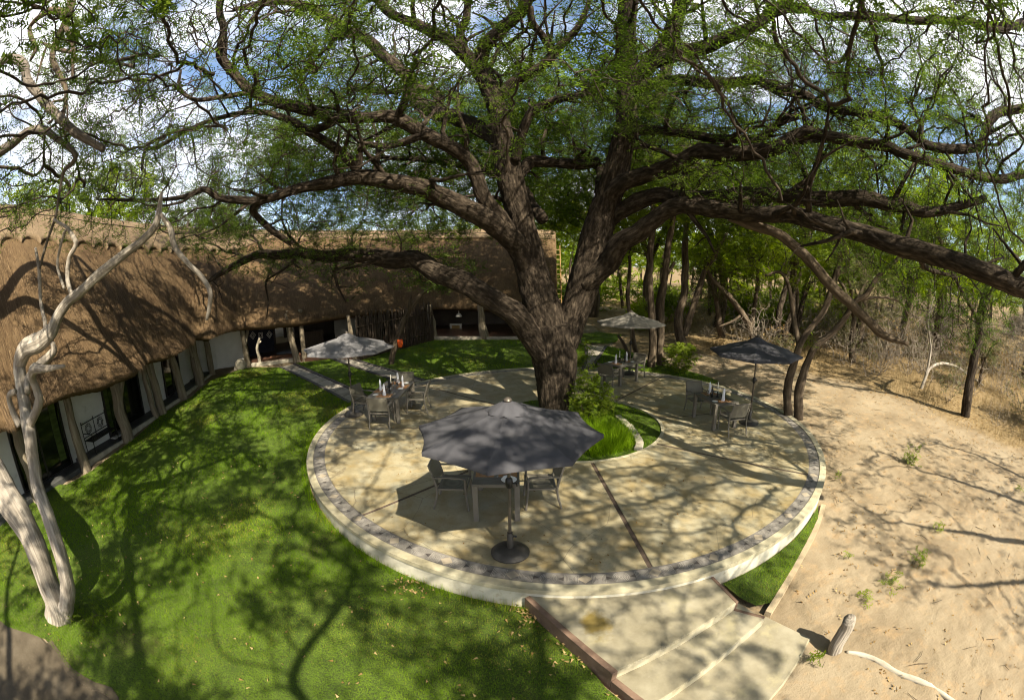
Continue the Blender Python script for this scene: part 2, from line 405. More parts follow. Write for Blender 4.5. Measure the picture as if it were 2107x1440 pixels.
def sand_material():
    m, nt, out = nmat('sand')
    p = N(nt, 'ShaderNodeBsdfPrincipled'); p.inputs['Roughness'].default_value = 0.95; p.inputs['Specular IOR Level'].default_value = 0.1
    v = coords(nt, 'Object')
    c = ramp(nt, noise(nt, v, 0.55, 8, 0.68), [(0.28, (0.12, 0.09, 0.056)), (0.45, (0.175, 0.137, 0.089)), (0.58, (0.214, 0.172, 0.115)), (0.75, (0.25, 0.207, 0.143))])
    f = ramp(nt, noise(nt, v, 3.5, 7, 0.7), [(0.52, (0, 0, 0)), (0.7, (0.7, 0.7, 0.7))])
    c = mixc(nt, f, c, (0.27, 0.185, 0.10))
    f = ramp(nt, noise(nt, v, 40, 4, 0.7), [(0.6, (0, 0, 0)), (0.72, (0.6, 0.6, 0.6))])
    c = mixc(nt, f, c, (0.15, 0.105, 0.06))
    # beyond the yard the ground is covered in dry leaf litter
    a = N(nt, 'ShaderNodeAttribute', attribute_name='litter')
    l = ramp(nt, noise(nt, v, 5.0, 7, 0.75), [(0.3, (0.085, 0.058, 0.028)), (0.5, (0.165, 0.118, 0.06)), (0.7, (0.24, 0.18, 0.10))])
    c = mixc(nt, a.outputs['Fac'], c, l)
    nt.links.new(c, p.inputs['Base Color'])
    b1 = N(nt, 'ShaderNodeBump'); b1.inputs['Strength'].default_value = 0.6; b1.inputs['Distance'].default_value = 0.05
    nt.links.new(noise(nt, v, 5.5, 8, 0.7), b1.inputs['Height'])
    b2 = N(nt, 'ShaderNodeBump'); b2.inputs['Strength'].default_value = 0.4; b2.inputs['Distance'].default_value = 0.012
    nt.links.new(noise(nt, v, 45, 5, 0.7), b2.inputs['Height']); nt.links.new(b1.outputs[0], b2.inputs['Normal'])
    nt.links.new(b2.outputs[0], p.inputs['Normal']); nt.links.new(p.outputs[0], out.inputs[0]); return m
MAT['sand'] = sand_material()
MAT['grass'] = leafmat('grass_blade', [(0.0, (0.056, 0.11, 0.003)), (0.35, (0.11, 0.205, 0.004)), (0.7, (0.175, 0.29, 0.007)), (0.93, (0.25, 0.32, 0.016)), (1.0, (0.32, 0.24, 0.08))], 0.45)

# ------------------------------------------------------------------ lines of the yard, read off the photograph
walk1_l = [gr(575, 758), gr(640, 790), gr(719, 833)]; walk1_r = [gr(608, 750), gr(680, 782), gr(753, 815)]
walk2_l = [gr(680, 741), gr(740, 762), gr(805, 784)]; walk2_r = [gr(727, 740), gr(800, 762), gr(876, 785)]
walk3_l = [gr(1203, 712), gr(1203, 740), gr(1195, 768)]; walk3_r = [gr(1250, 714), gr(1236, 735), gr(1212, 762)]
yard_edge = [gr(1450, 730), gr(1560, 742), gr(1680, 770), gr(1790, 795), gr(1890, 835), gr(2000, 880), gr(2100, 925)]
def side_of_yard(x, y):                        # >0 beyond the swept yard on the right (leaf litter and scrub)
    P = np.array(yard_edge)[:, :2][::-1]       # from near to far
    xe = np.interp(y, P[:, 1], P[:, 0]); return x - xe
def T_polar(a, r): return np.array([TC[0] + r * math.cos(a), TC[1] + r * math.sin(a)])
def T_ang(p): return math.atan2(p[1] - TC[1], p[0] - TC[0])
def arc(a0, a1, r, n):
    return [tuple(T_polar(a0 + (a1 - a0) * k / n, r)) for k in range(n + 1)]

# ------------------------------------------------------------------ ground: one sheet to the horizon
def make_ground():
    xs = np.concatenate([-np.geomspace(900, 15, 26), np.arange(-14, 2.6, 0.4), np.arange(2.8, 13, 0.085), np.arange(13.1, 30, 0.4), np.geomspace(31, 900, 26)])
    ys = np.concatenate([-np.geomspace(900, 1.2, 22), np.arange(-1, 10.5, 0.085), np.arange(11.1, 36, 0.4), np.geomspace(37, 1500, 30)])
    X, Y = np.meshgrid(xs, ys); Z = gz(X, Y)
    P = np.stack([X, Y, X * 0], -1)
    d = np.maximum(np.abs(X), np.abs(Y)); near = np.clip((40 - d) / 20, 0, 1)
    Z = Z + near * (0.05 * (vnoise(P * 0.6, 3) - 0.5) + 0.035 * (vnoise(P * 2.2, 4) - 0.5) + 0.022 * (vnoise(P * 6.0, 5) - 0.5) + 0.012 * (vnoise(P * 12, 6) - 0.5))
    rng = np.random.default_rng(5)
    # scuffed footprints in the loose sand
    for k in range(560):
        fx, fy = rng.uniform(3.2, 12.5), rng.uniform(-0.5, 9.5); a = rng.uniform(0, math.pi)
        i = np.abs(xs - fx) < 0.4; j = np.abs(ys - fy) < 0.4
        sx, sy = X[np.ix_(j, i)] - fx, Y[np.ix_(j, i)] - fy
        u, v = sx * math.cos(a) + sy * math.sin(a), -sx * math.sin(a) + sy * math.cos(a)
        q = (u / 0.13) ** 2 + (v / 0.055) ** 2
        Z[np.ix_(j, i)] += rng.uniform(0.012, 0.036) * (-np.exp(-q) + 0.5 * np.exp(-(np.sqrt(q) - 1.5) ** 2 * 4))
    # two runnels that cross the sand
    for line, dep in (([gr(1838, 1062), gr(1868, 1098), gr(1902, 1135), gr(1945, 1165), gr(1998, 1215), gr(2050, 1275), gr(2104, 1338)], 0.05), ([gr(1760, 925), gr(1778, 952), gr(1797, 978)], 0.035), ([gr(1822, 1085), gr(1850, 1120), gr(1905, 1160), gr(1960, 1200)], 0.03)):
        Q = catmull(np.array(line), 0.05)
        for p in Q:
            i = np.abs(xs - p[0]) < 0.3; j = np.abs(ys - p[1]) < 0.3
            q = np.hypot(X[np.ix_(j, i)] - p[0], Y[np.ix_(j, i)] - p[1])
            Z[np.ix_(j, i)] += dep * 0.45 * (-np.exp(-(q / 0.05) ** 2) + 0.4 * np.exp(-((q - 0.11) / 0.06) ** 2)) * rng.uniform(0.5, 1.3)
    r = np.hypot(X - TC[0], Y - TC[1]); Z = np.where(r < TR - 0.02, np.minimum(Z, -0.12), Z)
    on_steps = (X > 0.2) & (X < 4.3) & (Y > 2.2) & (Y < 5.4); Z = np.where(on_steps, np.minimum(Z, -0.47), Z)
    ny, nx = X.shape; idx = np.arange(nx * ny).reshape(ny, nx)
    F = np.stack([idx[:-1, :-1], idx[:-1, 1:], idx[1:, 1:], idx[1:, :-1]], -1).reshape(-1, 4)
    V = np.stack([X, Y, Z], -1).reshape(-1, 3)
    lit = np.clip((side_of_yard(X, Y) + 0.5 + 1.4 * (vnoise(P * 0.9, 8) - 0.5)) / 1.0, 0, 1)
    lit = np.where((Y > 30) | (X < -18) | (X > 40), 1, lit); lit = np.where((Y > 21) & (X > 5.2), np.maximum(lit, 0.8), lit)
    o = mobj('ground', build_mesh('ground', V, F, True, {'litter': ('FLOAT', lit)}), MAT['sand'])
    tag(o, kind='structure'); return o
make_ground()

# ------------------------------------------------------------------ lawns
a_w1 = T_ang(walk1_l[2]); a_w1r = T_ang(walk1_r[2]); a_w2l = T_ang(walk2_l[2]); a_w2r = T_ang(walk2_r[2]); a_w3l = T_ang(walk3_l[2]); a_w3r = T_ang(walk3_r[2])
xy = lambda p: (float(p[0]), float(p[1]))
RL = TR + 0.01
def lawn_polys():
    L = {}
    a_step = T_ang((0.24, 4.9))
    if a_step > 0: a_step -= 2 * math.pi
    L['main'] = [(-7.7, 1.42), (-8.3, 1.16), (-9.2, 1.02), (-10.3, 1.2), (-11.5, 1.15), (-12.7, 2.2), (-12.6, 5.6), xy(gr(140, 1000)), xy(gr(190, 972)), xy(gr(274, 908)), xy(gr(340, 850)), xy(gr(395, 818)), xy(gr(432, 786)), xy(gr(505, 757)), xy(walk1_l[0]), xy(walk1_l[1])] + \
        arc(a_w1, a_step + 2 * math.pi if a_step + 2 * math.pi > a_w1 else a_step, RL, 40) + [(0.95, 3.55), (1.05, 3.3), (1.5, 2.6), (1.75, 1.6), (1.7, -1.9), (-4.2, -1.9), (-4.35, 0.6), xy(gr(232, 1438)), xy(gr(152, 1388)), xy(gr(112, 1338)), (-7.2, 1.6)]
    L['strip'] = [xy(walk1_r[0] + (0, .1, 0)), xy(walk2_l[0]), xy(walk2_l[1])] + arc(a_w2l, a_w1r, RL, 6) + [xy(walk1_r[1])]
    L['court'] = [xy(walk2_r[0]), xy(gr(770, 736)), xy(gr(842, 712)), xy(gr(893, 701)), xy(gr(1062, 701)), xy(gr(1120, 700)), xy(gr(1190, 706)), xy(walk3_l[0]), xy(walk3_l[1])] + arc(a_w3l, a_w2r, RL, 16) + [xy(walk2_r[1])]
    L['right'] = [xy(walk3_r[0]), xy(gr(1290, 722)), xy(gr(1330, 742)), xy(gr(1380, 757)), xy(gr(1440, 772)), xy(gr(1478, 786))] + arc(T_ang(gr(1478, 789)), a_w3r, RL, 14) + [xy(walk3_r[1])]
    L['back'] = [xy(gr(1196, 708)), xy(gr(1196, 690)), xy(gr(1228, 684)), xy(gr(1280, 690)), xy(gr(1268, 705)), xy(gr(1250, 709))]
    L['wedge'] = arc(T_ang((3.2, 4.98)) , T_ang(gp(1684, 1045, -.36)), RL, 14) + [xy(gr(1682, 1070)), xy(gr(1630, 1170)), xy(gr(1583, 1243)), (3.52, 4.3), (3.35, 4.55)]
    return L
LAWN = lawn_polys()

def fill_polygon(poly, step, zf, hole=None):
    n = len(poly); P = [Vector(p) for p in poly]; E = [(i, (i + 1) % n) for i in range(n)]
    A = np.array(poly); lo, hi = A.min(0), A.max(0)
    gx, gy = np.meshgrid(np.arange(lo[0], hi[0], step), np.arange(lo[1], hi[1], step))
    G = np.stack([gx.ravel(), gy.ravel()], -1); G = G[inside(G, A)]
    d = np.min(np.linalg.norm(G[:, None] - A[None], axis=2), axis=1) if len(G) else np.array([])
    G = G[d > step * 0.4]
    P += [Vector(p) for p in G]
    r = mgeo.delaunay_2d_cdt(P, E, [], 1, 1e-5)
    V = np.array([(v.x, v.y) for v in r[0]]); Z = zf(V[:, 0], V[:, 1])
    return np.column_stack([V, Z]), [tuple(f) for f in r[2]]

def inside(P, A):
    x, y = P[:, 0], P[:, 1]; c = np.zeros(len(P), bool); j = len(A) - 1
    for i in range(len(A)):
        xi, yi, xj, yj = A[i][0], A[i][1], A[j][0], A[j][1]
        m = ((yi > y) != (yj > y)); t = (xj - xi) * (y - yi) / ((yj - yi) if yj != yi else 1e-9) + xi
        c ^= m & (x < t); j = i
    return c

def lawn_z(x, y):
    P = np.stack([np.asarray(x) * 0.8, np.asarray(y) * 0.8, np.zeros_like(np.asarray(x, float))], -1)
    return gz(x, y) + 0.045 + 0.03 * (vnoise(P, 9) - 0.5)

lawn_root = None
for nm, poly in LAWN.items():
    V, F = fill_polygon(poly, 0.35, lawn_z)
    o = mobj('lawn', build_mesh('lawn', V, F, True), MAT['soil']); tag(o, kind='structure')

# bed round the big tree, inside the terrace
bed_poly = arc(0, 2 * math.pi * 47 / 48, TRI, 47)
BEDZ = -0.035
V, F = fill_polygon(bed_poly, 0.3, lambda x, y: BEDZ + 0.05 * np.clip(1 - np.hypot(x - 1.3, y - 12.5) / 1.6, 0, 1) + 0 * x)
tag(mobj('tree_bed_lawn', build_mesh('tree_bed_lawn', V, F, True), MAT['soil']), kind='structure')

def blades(P, hmin, hmax, w, rng, lean=0.5, dry=None):
    n = len(P); a = rng.uniform(0, 2 * np.pi, n); h = rng.uniform(hmin, hmax, n)
    la = rng.uniform(0, 2 * np.pi, n); l = h * rng.uniform(0.05, lean, n)
    ww = w if np.ndim(w) else np.full(n, w)
    s = np.stack([np.cos(a) * ww / 2, np.sin(a) * ww / 2, np.zeros(n)], -1)
    tip = P + np.stack([np.cos(la) * l, np.sin(la) * l, h], -1)
    V = np.stack([P - s, P + s, tip], 1).reshape(-1, 3); F = np.arange(3 * n).reshape(-1, 3)
    r = rng.beta(2.2, 2.6, n) * 0.9
    if dry is not None: r = np.where(rng.random(n) < dry, rng.uniform(0.92, 1, n), r)
    return V, F, np.repeat(r, 3)

def make_grass():
    rng = np.random.default_rng(11); Vs, Fs, Rs, n = [], [], [], 0
    for nm, poly in list(LAWN.items()) + [('bed', bed_poly)]:
        A = np.array(poly); lo, hi = A.min(0), A.max(0)
        lo = np.maximum(lo, (-14, 0.2))
        area = np.prod(hi - lo); G = rng.uniform(lo, hi, (int(area * 2600), 2))
        d = np.hypot(G[:, 0], G[:, 1]); G = G[rng.random(len(G)) < np.clip((7.0 / np.maximum(d, 1)) ** 1.25, 0.12, 1)]
        G = G[inside(G, A)]
        if nm == 'bed':
            G = G[np.hypot(G[:, 0] - 1.3, G[:, 1] - 12.6) > 0.6]; Z = np.full(len(G), BEDZ - 0.01)
        else: Z = lawn_z(G[:, 0], G[:, 1]) - 0.012
        d = np.hypot(G[:, 0], G[:, 1])
        P = np.column_stack([G, Z])
        w = 0.007 * np.clip(d / 6.5, 0.8, 2.6)
        tall = 0.55 + 0.9 * vnoise(np.column_stack([G * 1.1, G[:, 0] * 0]), 21)
        dryp = np.clip((vnoise(np.column_stack([G * 0.7, G[:, 0] * 0]), 31) - 0.62) * 2.2, 0.01, 0.6)
        if nm == 'wedge': dryp = dryp + 0.12; tall = tall * 1.2
        V, F, R = blades(P, 0.025, 0.062, w, rng, 0.9, dryp)
        pt = np.repeat(vnoise(np.column_stack([G * 1.7, G[:, 0] * 0]), 41) * .6 + vnoise(np.column_stack([G * 5.5, G[:, 0] * 0]), 42) * .4, 3); R = np.where(R < .91, np.clip(R * .65 + (pt - .28) * .75, 0, .92), R)
        V[2::3, 2] = V[0::3, 2] + (V[2::3, 2] - V[0::3, 2]) * tall
        if nm == 'main':                        # longer, unmown grass along the foot of the terrace wall
            rr = np.hypot(G[:, 0] - TC[0], G[:, 1] - TC[1]); k = (rr < TR + 0.16) & (rng.random(len(G)) < 0.7)
            V[2::3, 2] += np.where(k, rng.uniform(0.03, 0.14, len(G)), 0)
        Vs.append(V); Fs.append(F + n); Rs.append(R); n += len(V)
    o = mobj('grass', build_mesh('grass', np.vstack(Vs), np.vstack(Fs), False, {'rnd': ('FLOAT', np.concatenate(Rs))}), MAT['grass'])
    tag(o, 'short mown green grass blades covering the lawns', 'grass', kind='stuff')
    print('grass blades', n // 3)
make_grass()

# ------------------------------------------------------------------ terrace
def ring(r0, r1, z0, z1, n=160, a0=0, a1=2 * math.pi):
    m = MB(); full = abs(a1 - a0 - 2 * math.pi) < 1e-6; k = n if full else n + 1
    A = a0 + (a1 - a0) * np.arange(k) / n
    V = []
    for r, z in ((r0, z0), (r0, z1), (r1, z1), (r1, z0)):
        V += [(TC[0] + r * math.cos(a), TC[1] + r * math.sin(a), z) for a in A]
    F = []
    for i in range(n):
        j = (i + 1) % k
        for p in range(4):
            q = (p + 1) % 4; F.append((p * k + i, q * k + i, q * k + j, p * k + j))
    if not full: F += [(0, k, 2 * k, 3 * k), (k - 1, 4 * k - 1, 3 * k - 1, 2 * k - 1)]
    V = np.array(V); return m.add(V, [f[::-1] for f in F])

terrace = empty('terrace', (TC[0], TC[1], 0)); tag(terrace, kind='structure')
PH = math.radians(-41.16)
SL0, SL1 = TRI + 0.09, TBI
JW = 0.042
for k in range(8):
    a0, a1 = PH + k * math.pi / 4, PH + (k + 1) * math.pi / 4
    # slab with parallel joint edges
    pts = []
    d0, d1 = math.asin(JW / SL0), math.asin(JW / SL1)
    for i in range(25): pts.append(tuple(T_polar(a0 + d1 + (a1 - a0 - 2 * d1) * i / 24, SL1)))
    for i in range(17): pts.append(tuple(T_polar(a1 - d0 - (a1 - a0 - 2 * d0) * i / 16, SL0)))
    MB().prism(pts, -0.3, 0.0).obj('slab', MAT['slab'], terrace, world=True)
    c, s = math.cos(a0), math.sin(a0); n_ = np.array([-s, c]) * (JW - 0.001); u0, u1 = T_polar(a0, SL0 + .002), T_polar(a0, SL1 - .002)
    MB().prism([tuple(u0 - n_), tuple(u1 - n_), tuple(u1 + n_), tuple(u0 + n_)], -0.3, -0.012).obj('joint', MAT['joint'], terrace, world=True)
ring(TRI, TRI + 0.088, -0.3, 0.006, 96).obj('inner_kerb', MAT['cap'], terrace, world=True)
ring(TBI + 0.004, TBO - 0.003, -0.3, -0.006).obj('border_band', MAT['band'], terrace, world=True)
ring(TBO, TR, -0.07, 0.008).obj('coping', MAT['cap'], terrace, world=True, bevel=0.0)
ring(TBO + 0.03, TR - 0.022, -0.62, -0.071).obj('retaining_wall', MAT['wall_ring'], terrace, world=True)

def flat_ring_poly(outer, inner, h):
    n = len(outer); V = [(x, y, h) for x, y in outer] + [(x, y, h) for x, y in inner] + [(x, y, -.004) for x, y in outer] + [(x, y, -.004) for x, y in inner]
    F = []
    for i in range(n):
        j = (i + 1) % n
        F += [(i, j, n + j, n + i), (2 * n + i, 2 * n + j, j, i), (n + i, n + j, 3 * n + j, 3 * n + i)]
    return V, F
def sq(s, ph=math.pi / 4, n=4): return [(s * math.cos(ph + 2 * math.pi * k / n), s * math.sin(ph + 2 * math.pi * k / n)) for k in range(n)]
motifs = {}
m = MB(); m.prism(sq(0.105, 0), -.004, 0.004); motifs['diamond_tile'] = (m.mesh('diamond_tile'), MAT['diamond'])
m = MB(); m.prism([(-.042, -.05), (.05, 0), (-.042, .05)], -.004, 0.0025); motifs['triangle_tile'] = (m.mesh('triangle_tile'), MAT['motif_dark'])
m = MB()
for r in (0.148, 0.118, 0.09, 0.06, 0.032): m.add(*flat_ring_poly(sq(r), sq(r - 0.011), 0.003))
motifs['square_motif'] = (m.mesh('square_motif'), MAT['motif'])
m = MB()
for r in (0.125, 0.101, 0.077, 0.053, 0.03): m.add(*flat_ring_poly(sq(r, 0, 28), sq(r - 0.009, 0, 28), 0.003))
motifs['ring_motif'] = (m.mesh('ring_motif'), MAT['motif'])
for o_ in motifs.values(): o_[0].materials.append(o_[1])
NM, RB = 40, (TBI + TBO) / 2
a_dia = T_ang(gp(1204, 1191, 0))
step_a = 2 * math.pi / NM
for k in range(NM):
    for nm, off, rot in (('diamond_tile', 0, 0), ('square_motif', .19, 0), ('triangle_tile', .325, 1), ('ring_motif', .5, 0), ('triangle_tile', .675, -1), ('square_motif', .81, 0)):
        a = a_dia + step_a * (k + off); p = T_polar(a, RB)
        o = mobj(nm, motifs[nm][0], None, terrace)
        o.location = (p[0] - TC[0], p[1] - TC[1], -0.0058); o.rotation_euler = (0, 0, a + math.pi / 2 + (math.pi if rot < 0 else 0))

# ------------------------------------------------------------------ steps down from the terrace
steps = empty('terrace_steps', (2.2, 4.0, -0.44)); tag(steps, kind='structure')
def poly_px(L, z): return [xy(gp(a, b, z)) for a, b in L]
A_arc = arc(T_ang((0.2, 4.98)), T_ang((2.93, 4.93)), TR - 0.03, 12)
f1 = poly_px([(1513, 1239), (1460, 1275), (1400, 1312), (1335, 1347), (1268, 1378)], -.14)
f2 = poly_px([(1571, 1272), (1510, 1325), (1440, 1382), (1352, 1442)], -.29)
f3 = poly_px([(1666, 1311), (1640, 1362), (1612, 1404), (1580, 1442)], -.43)
sl, sr = np.array(A_arc[0]), np.array(A_arc[-1])
dl = (np.array(f1[-1]) - sl); dl /= np.linalg.norm(dl)
def extl(q): return tuple(sl + dl * q)
f2.append(extl(np.dot(np.array(f2[-1]) - sl, dl) + .05)); f3.append((2.3, 1.9)); f3.append(extl(np.dot(np.array([2.3, 1.9]) - sl, dl) + .02))
top_step = MB().prism(A_arc + f1, -0.6, -0.14).obj('step', MAT['step'], steps, world=True, bevel=0.006)
MB().prism([tuple(sr - (.2, .2))] + [(3.2, 4.42)] + f2 + [extl(1.2)], -0.6, -0.29).obj('step', MAT['step'], steps, world=True, bevel=0.006)
MB().prism([(3.3, 4.25)] + [(3.62, 4.06)] + f3 + [extl(1.9)], -0.6, -0.43).obj('step', MAT['step'], steps, world=True, bevel=0.006)
# plastered risers, a finger proud of the treads' faces
def riser(line, z0, z1):
    Q = np.array(line); c = np.array([2.0, 6.0]); O = []
    T = np.gradient(Q, axis=0); T /= np.linalg.norm(T, axis=1, keepdims=True); Nn = np.stack([-T[:, 1], T[:, 0]], -1); Nn = np.where((np.sum(Nn * (Q - c), 1) < 0)[:, None], -Nn, Nn)
    MB().prism([tuple(p) for p in Q + Nn * .018] + [tuple(p) for p in (Q - Nn * .05)[::-1]], z0, z1).obj('riser', MAT['riser'], steps, world=True)
riser(f1, -.6, -.147); riser(f2[:4], -.6, -.297); riser(f3[:4], -.6, -.437)
# brown edging on both flanks, stepping down
nl = np.array([dl[1], -dl[0]]);
if np.dot(nl, (np.array([2, 3]) - sl)) > 0: nl = -nl
def strip(p, q, n_, w, z0, z1, nm='edging'):
    p, q, n_ = np.array(p), np.array(q), np.array(n_)
    MB().prism([tuple(p), tuple(q), tuple(q + n_ * w), tuple(p + n_ * w)], z0, z1).obj(nm, MAT['brown'], steps, world=True, bevel=0.005)
strip(extl(0.02), extl(np.dot(np.array(f1[-1]) - sl, dl) + .03), nl, 0.085, -0.6, -0.125)
strip(extl(np.dot(np.array(f1[-1]) - sl, dl) + .035), extl(np.dot(np.array(f1[-1]) - sl, dl) + 1.1), nl, 0.085, -0.6, -0.278)
dr = np.array(f1[0]) - sr; dr /= np.linalg.norm(dr); nr = np.array([-dr[1], dr[0]])
if np.dot(nr, (np.array([2, 4]) - sr)) > 0: nr = -nr
strip(sr, np.array(f1[0]) + dr * .01, nr, 0.055, -0.6, -0.135)
dr2 = np.array(f2[0]) - np.array(f1[0]); dr2 /= np.linalg.norm(dr2); nr2 = np.array([-dr2[1], dr2[0]])
if np.dot(nr2, (np.array([2, 4]) - sr)) > 0: nr2 = -nr2
strip(np.array(f1[0]) + dr * .02, np.array(f2[0]) + dr2 * .01, nr2, 0.055, -0.6, -0.284)
# damp ochre stain on the first step, part of its concrete
def stained_step():
    m = MAT['step'].copy(); m.name = 'stained_step_concrete'; nt = m.node_tree
    p = next(n for n in nt.nodes if n.type == 'BSDF_PRINCIPLED'); src = p.inputs['Base Color'].links[0].from_socket
    c = gp(1226, 1283, -.14) - root_loc(steps)
    tc = N(nt, 'ShaderNodeTexCoord'); mp = N(nt, 'ShaderNodeMapping'); mp.vector_type = 'TEXTURE'; mp.inputs['Location'].default_value = (c[0], c[1], c[2]); mp.inputs['Scale'].default_value = (.27, .40, 1); mp.inputs['Rotation'].default_value = (0, 0, .25)
    nt.links.new(tc.outputs['Object'], mp.inputs['Vector'])
    ln = N(nt, 'ShaderNodeVectorMath', operation='LENGTH'); nt.links.new(mp.outputs[0], ln.inputs[0])
    nz = noise(nt, coords(nt, 'Object'), 3.4, 5, .6); ad = N(nt, 'ShaderNodeMath', operation='MULTIPLY_ADD'); nt.links.new(nz, ad.inputs[0]); ad.inputs[1].default_value = 1.5; nt.links.new(ln.outputs['Value'], ad.inputs[2])
    f = ramp(nt, ad.outputs[0], [(.0, (1, 1, 1)), (.72 * 1, (1, 1, 1)), (1.0, (0, 0, 0))])
    sc_ = N(nt, 'ShaderNodeMath', operation='MULTIPLY'); sc_.inputs[1].default_value = .58; nt.links.new(ad.outputs[0], sc_.inputs[0])
    f = ramp(nt, sc_.outputs[0], [(.68, (.85, .85, .85)), (.9, (0, 0, 0))])
    c2 = ramp(nt, noise(nt, coords(nt, 'Object'), 4, 4), [(.3, (.13, .088, .012)), (.7, (.21, .15, .03))])
    nt.links.new(mixc(nt, f, src, c2), p.inputs['Base Color']); return m
top_step.data.materials[0] = stained_step()

# kerb between the little lawn wedge and the sand, and the one at the lower left
def kerb(name, line, w, h, mat, z_off=0.0, parent=None, world=True, seg=None):
    Q = catmull(np.array([(p[0], p[1], 0) for p in line]), 0.15)[:, :2]
    T = np.gradient(Q, axis=0); T /= np.linalg.norm(T, axis=1, keepdims=True); Nn = np.stack([-T[:, 1], T[:, 0]], -1)
    l, r = Q + Nn * w / 2, Q - Nn * w / 2; n = len(Q); zz = gz(Q[:, 0], Q[:, 1]) + z_off
    V = np.vstack([np.column_stack([l, zz - .25]), np.column_stack([l, zz + h]), np.column_stack([r, zz + h]), np.column_stack([r, zz - .25])])
    F = [(p * n + i, p * n + i + 1, ((p + 1) % 4) * n + i + 1, ((p + 1) % 4) * n + i) for p in range(4) for i in range(n - 1)] + [(0, n, 2 * n, 3 * n), (n - 1, 4 * n - 1, 3 * n - 1, 2 * n - 1)]
    return MB().add(V, F).obj(name, mat, parent, world=parent is not None)
tag(kerb('kerb', [gr(1694, 1040), gr(1680, 1085), gr(1640, 1163), gr(1605, 1222), gr(1580, 1262)], 0.11, 0.035, MAT['kerb_sand']), kind='structure')
tag(kerb('kerb', [(-4.4, .45), gr(240, 1442), gr(195, 1415), gr(152, 1388), gr(125, 1355), gr(105, 1325)], 0.16, 0.06, MAT['path_soil']), kind='structure')
# bare path at the lower left
pl = [xy(gr(100, 1330)), xy(gr(148, 1392)), xy(gr(236, 1442)), (-4.4, .4), (-4.5, -2), (-12, -2), (-12.2, 1.6), (-8.0, 1.6)]
V, F = fill_polygon(pl, 0.4, lambda x, y: gz(x, y) + 0.035)
tag(mobj('path', build_mesh('path', V, F, True), MAT['path_soil']), kind='structure')

# paved walks between the lodge and the terrace: pavers and dark kerbs
def walk(l, r, n, stop):
    root = empty('path', tuple((l[1] + r[1]) / 2)); tag(root, kind='structure')
    L3, R3 = catmull(np.array(l), 0.1), catmull(np.array(r), 0.1)
    f = np.linspace(0, 1, 60); Lc = np.array([np.interp(f, np.linspace(0, 1, len(L3)), L3[:, k]) for k in range(2)]).T; Rc = np.array([np.interp(f, np.linspace(0, 1, len(R3)), R3[:, k]) for k in range(2)]).T
    at_ = lambda t: (np.array([np.interp(t, f, Lc[:, k]) for k in range(2)]), np.array([np.interp(t, f, Rc[:, k]) for k in range(2)]))
    for k in range(n):
        a, b = at_(k / n + .004); c, d = at_((k + 1) / n - .004)
        ins = lambda p, q, w: p + (q - p) / np.linalg.norm(q - p) * w
        P = [ins(a, b, .15), ins(b, a, .15), ins(d, c, .15), ins(c, d, .15)]
        zz = 0.052 + 0.004 * math.sin(k * 5.1)
        MB().prism([tuple(p) for p in P], lambda x, y: float(gz(x, y)) - .1, lambda x, y, zz=zz: float(gz(x, y)) + zz).obj('paver', MAT['paver'], root, world=True)
    for C in (Lc, Rc):
        inn = Rc if C is Lc else Lc
        d = inn - C; d /= np.linalg.norm(d, axis=1, keepdims=True)
        kerb('border', list(C + d * .068), 0.13, 0.082, MAT['kerb'], parent=root)
walk(walk1_l, walk1_r, 9, 0); walk(walk2_l, walk2_r, 9, 0); walk(walk3_l, walk3_r, 6, 0)
# stone edging inside the tree bed
edge_c = np.array([gp(1270, 858, BEDZ), gp(1296, 882, BEDZ), gp(1312, 905, BEDZ), gp(1315, 922, BEDZ), gp(1303, 938, BEDZ), gp(1284, 948, BEDZ)])
Qe = catmull(edge_c, 0.16)
bed_edge = empty('bed_edging', tuple(Qe[len(Qe) // 2])); tag(bed_edge, 'curved pale stone edging inside the planted bed by the tree', 'edging')
rng_ = random.Random(4)
for i in range(len(Qe) - 1):
    a, b = Qe[i], Qe[i + 1]; c = (a + b) / 2
    if np.hypot(c[0] - TC[0], c[1] - TC[1]) > TRI - .1: continue
    MB().box((c[0], c[1], BEDZ + .03 + rng_.uniform(-.01, .01)), (np.linalg.norm(b - a) * .97, .2 + rng_.uniform(-.03, .03), .1), rz=math.atan2(b[1] - a[1], b[0] - a[0]) + rng_.uniform(-.08, .08)).obj('stone', MAT['kerb_light'], bed_edge, world=True, bevel=0.02)
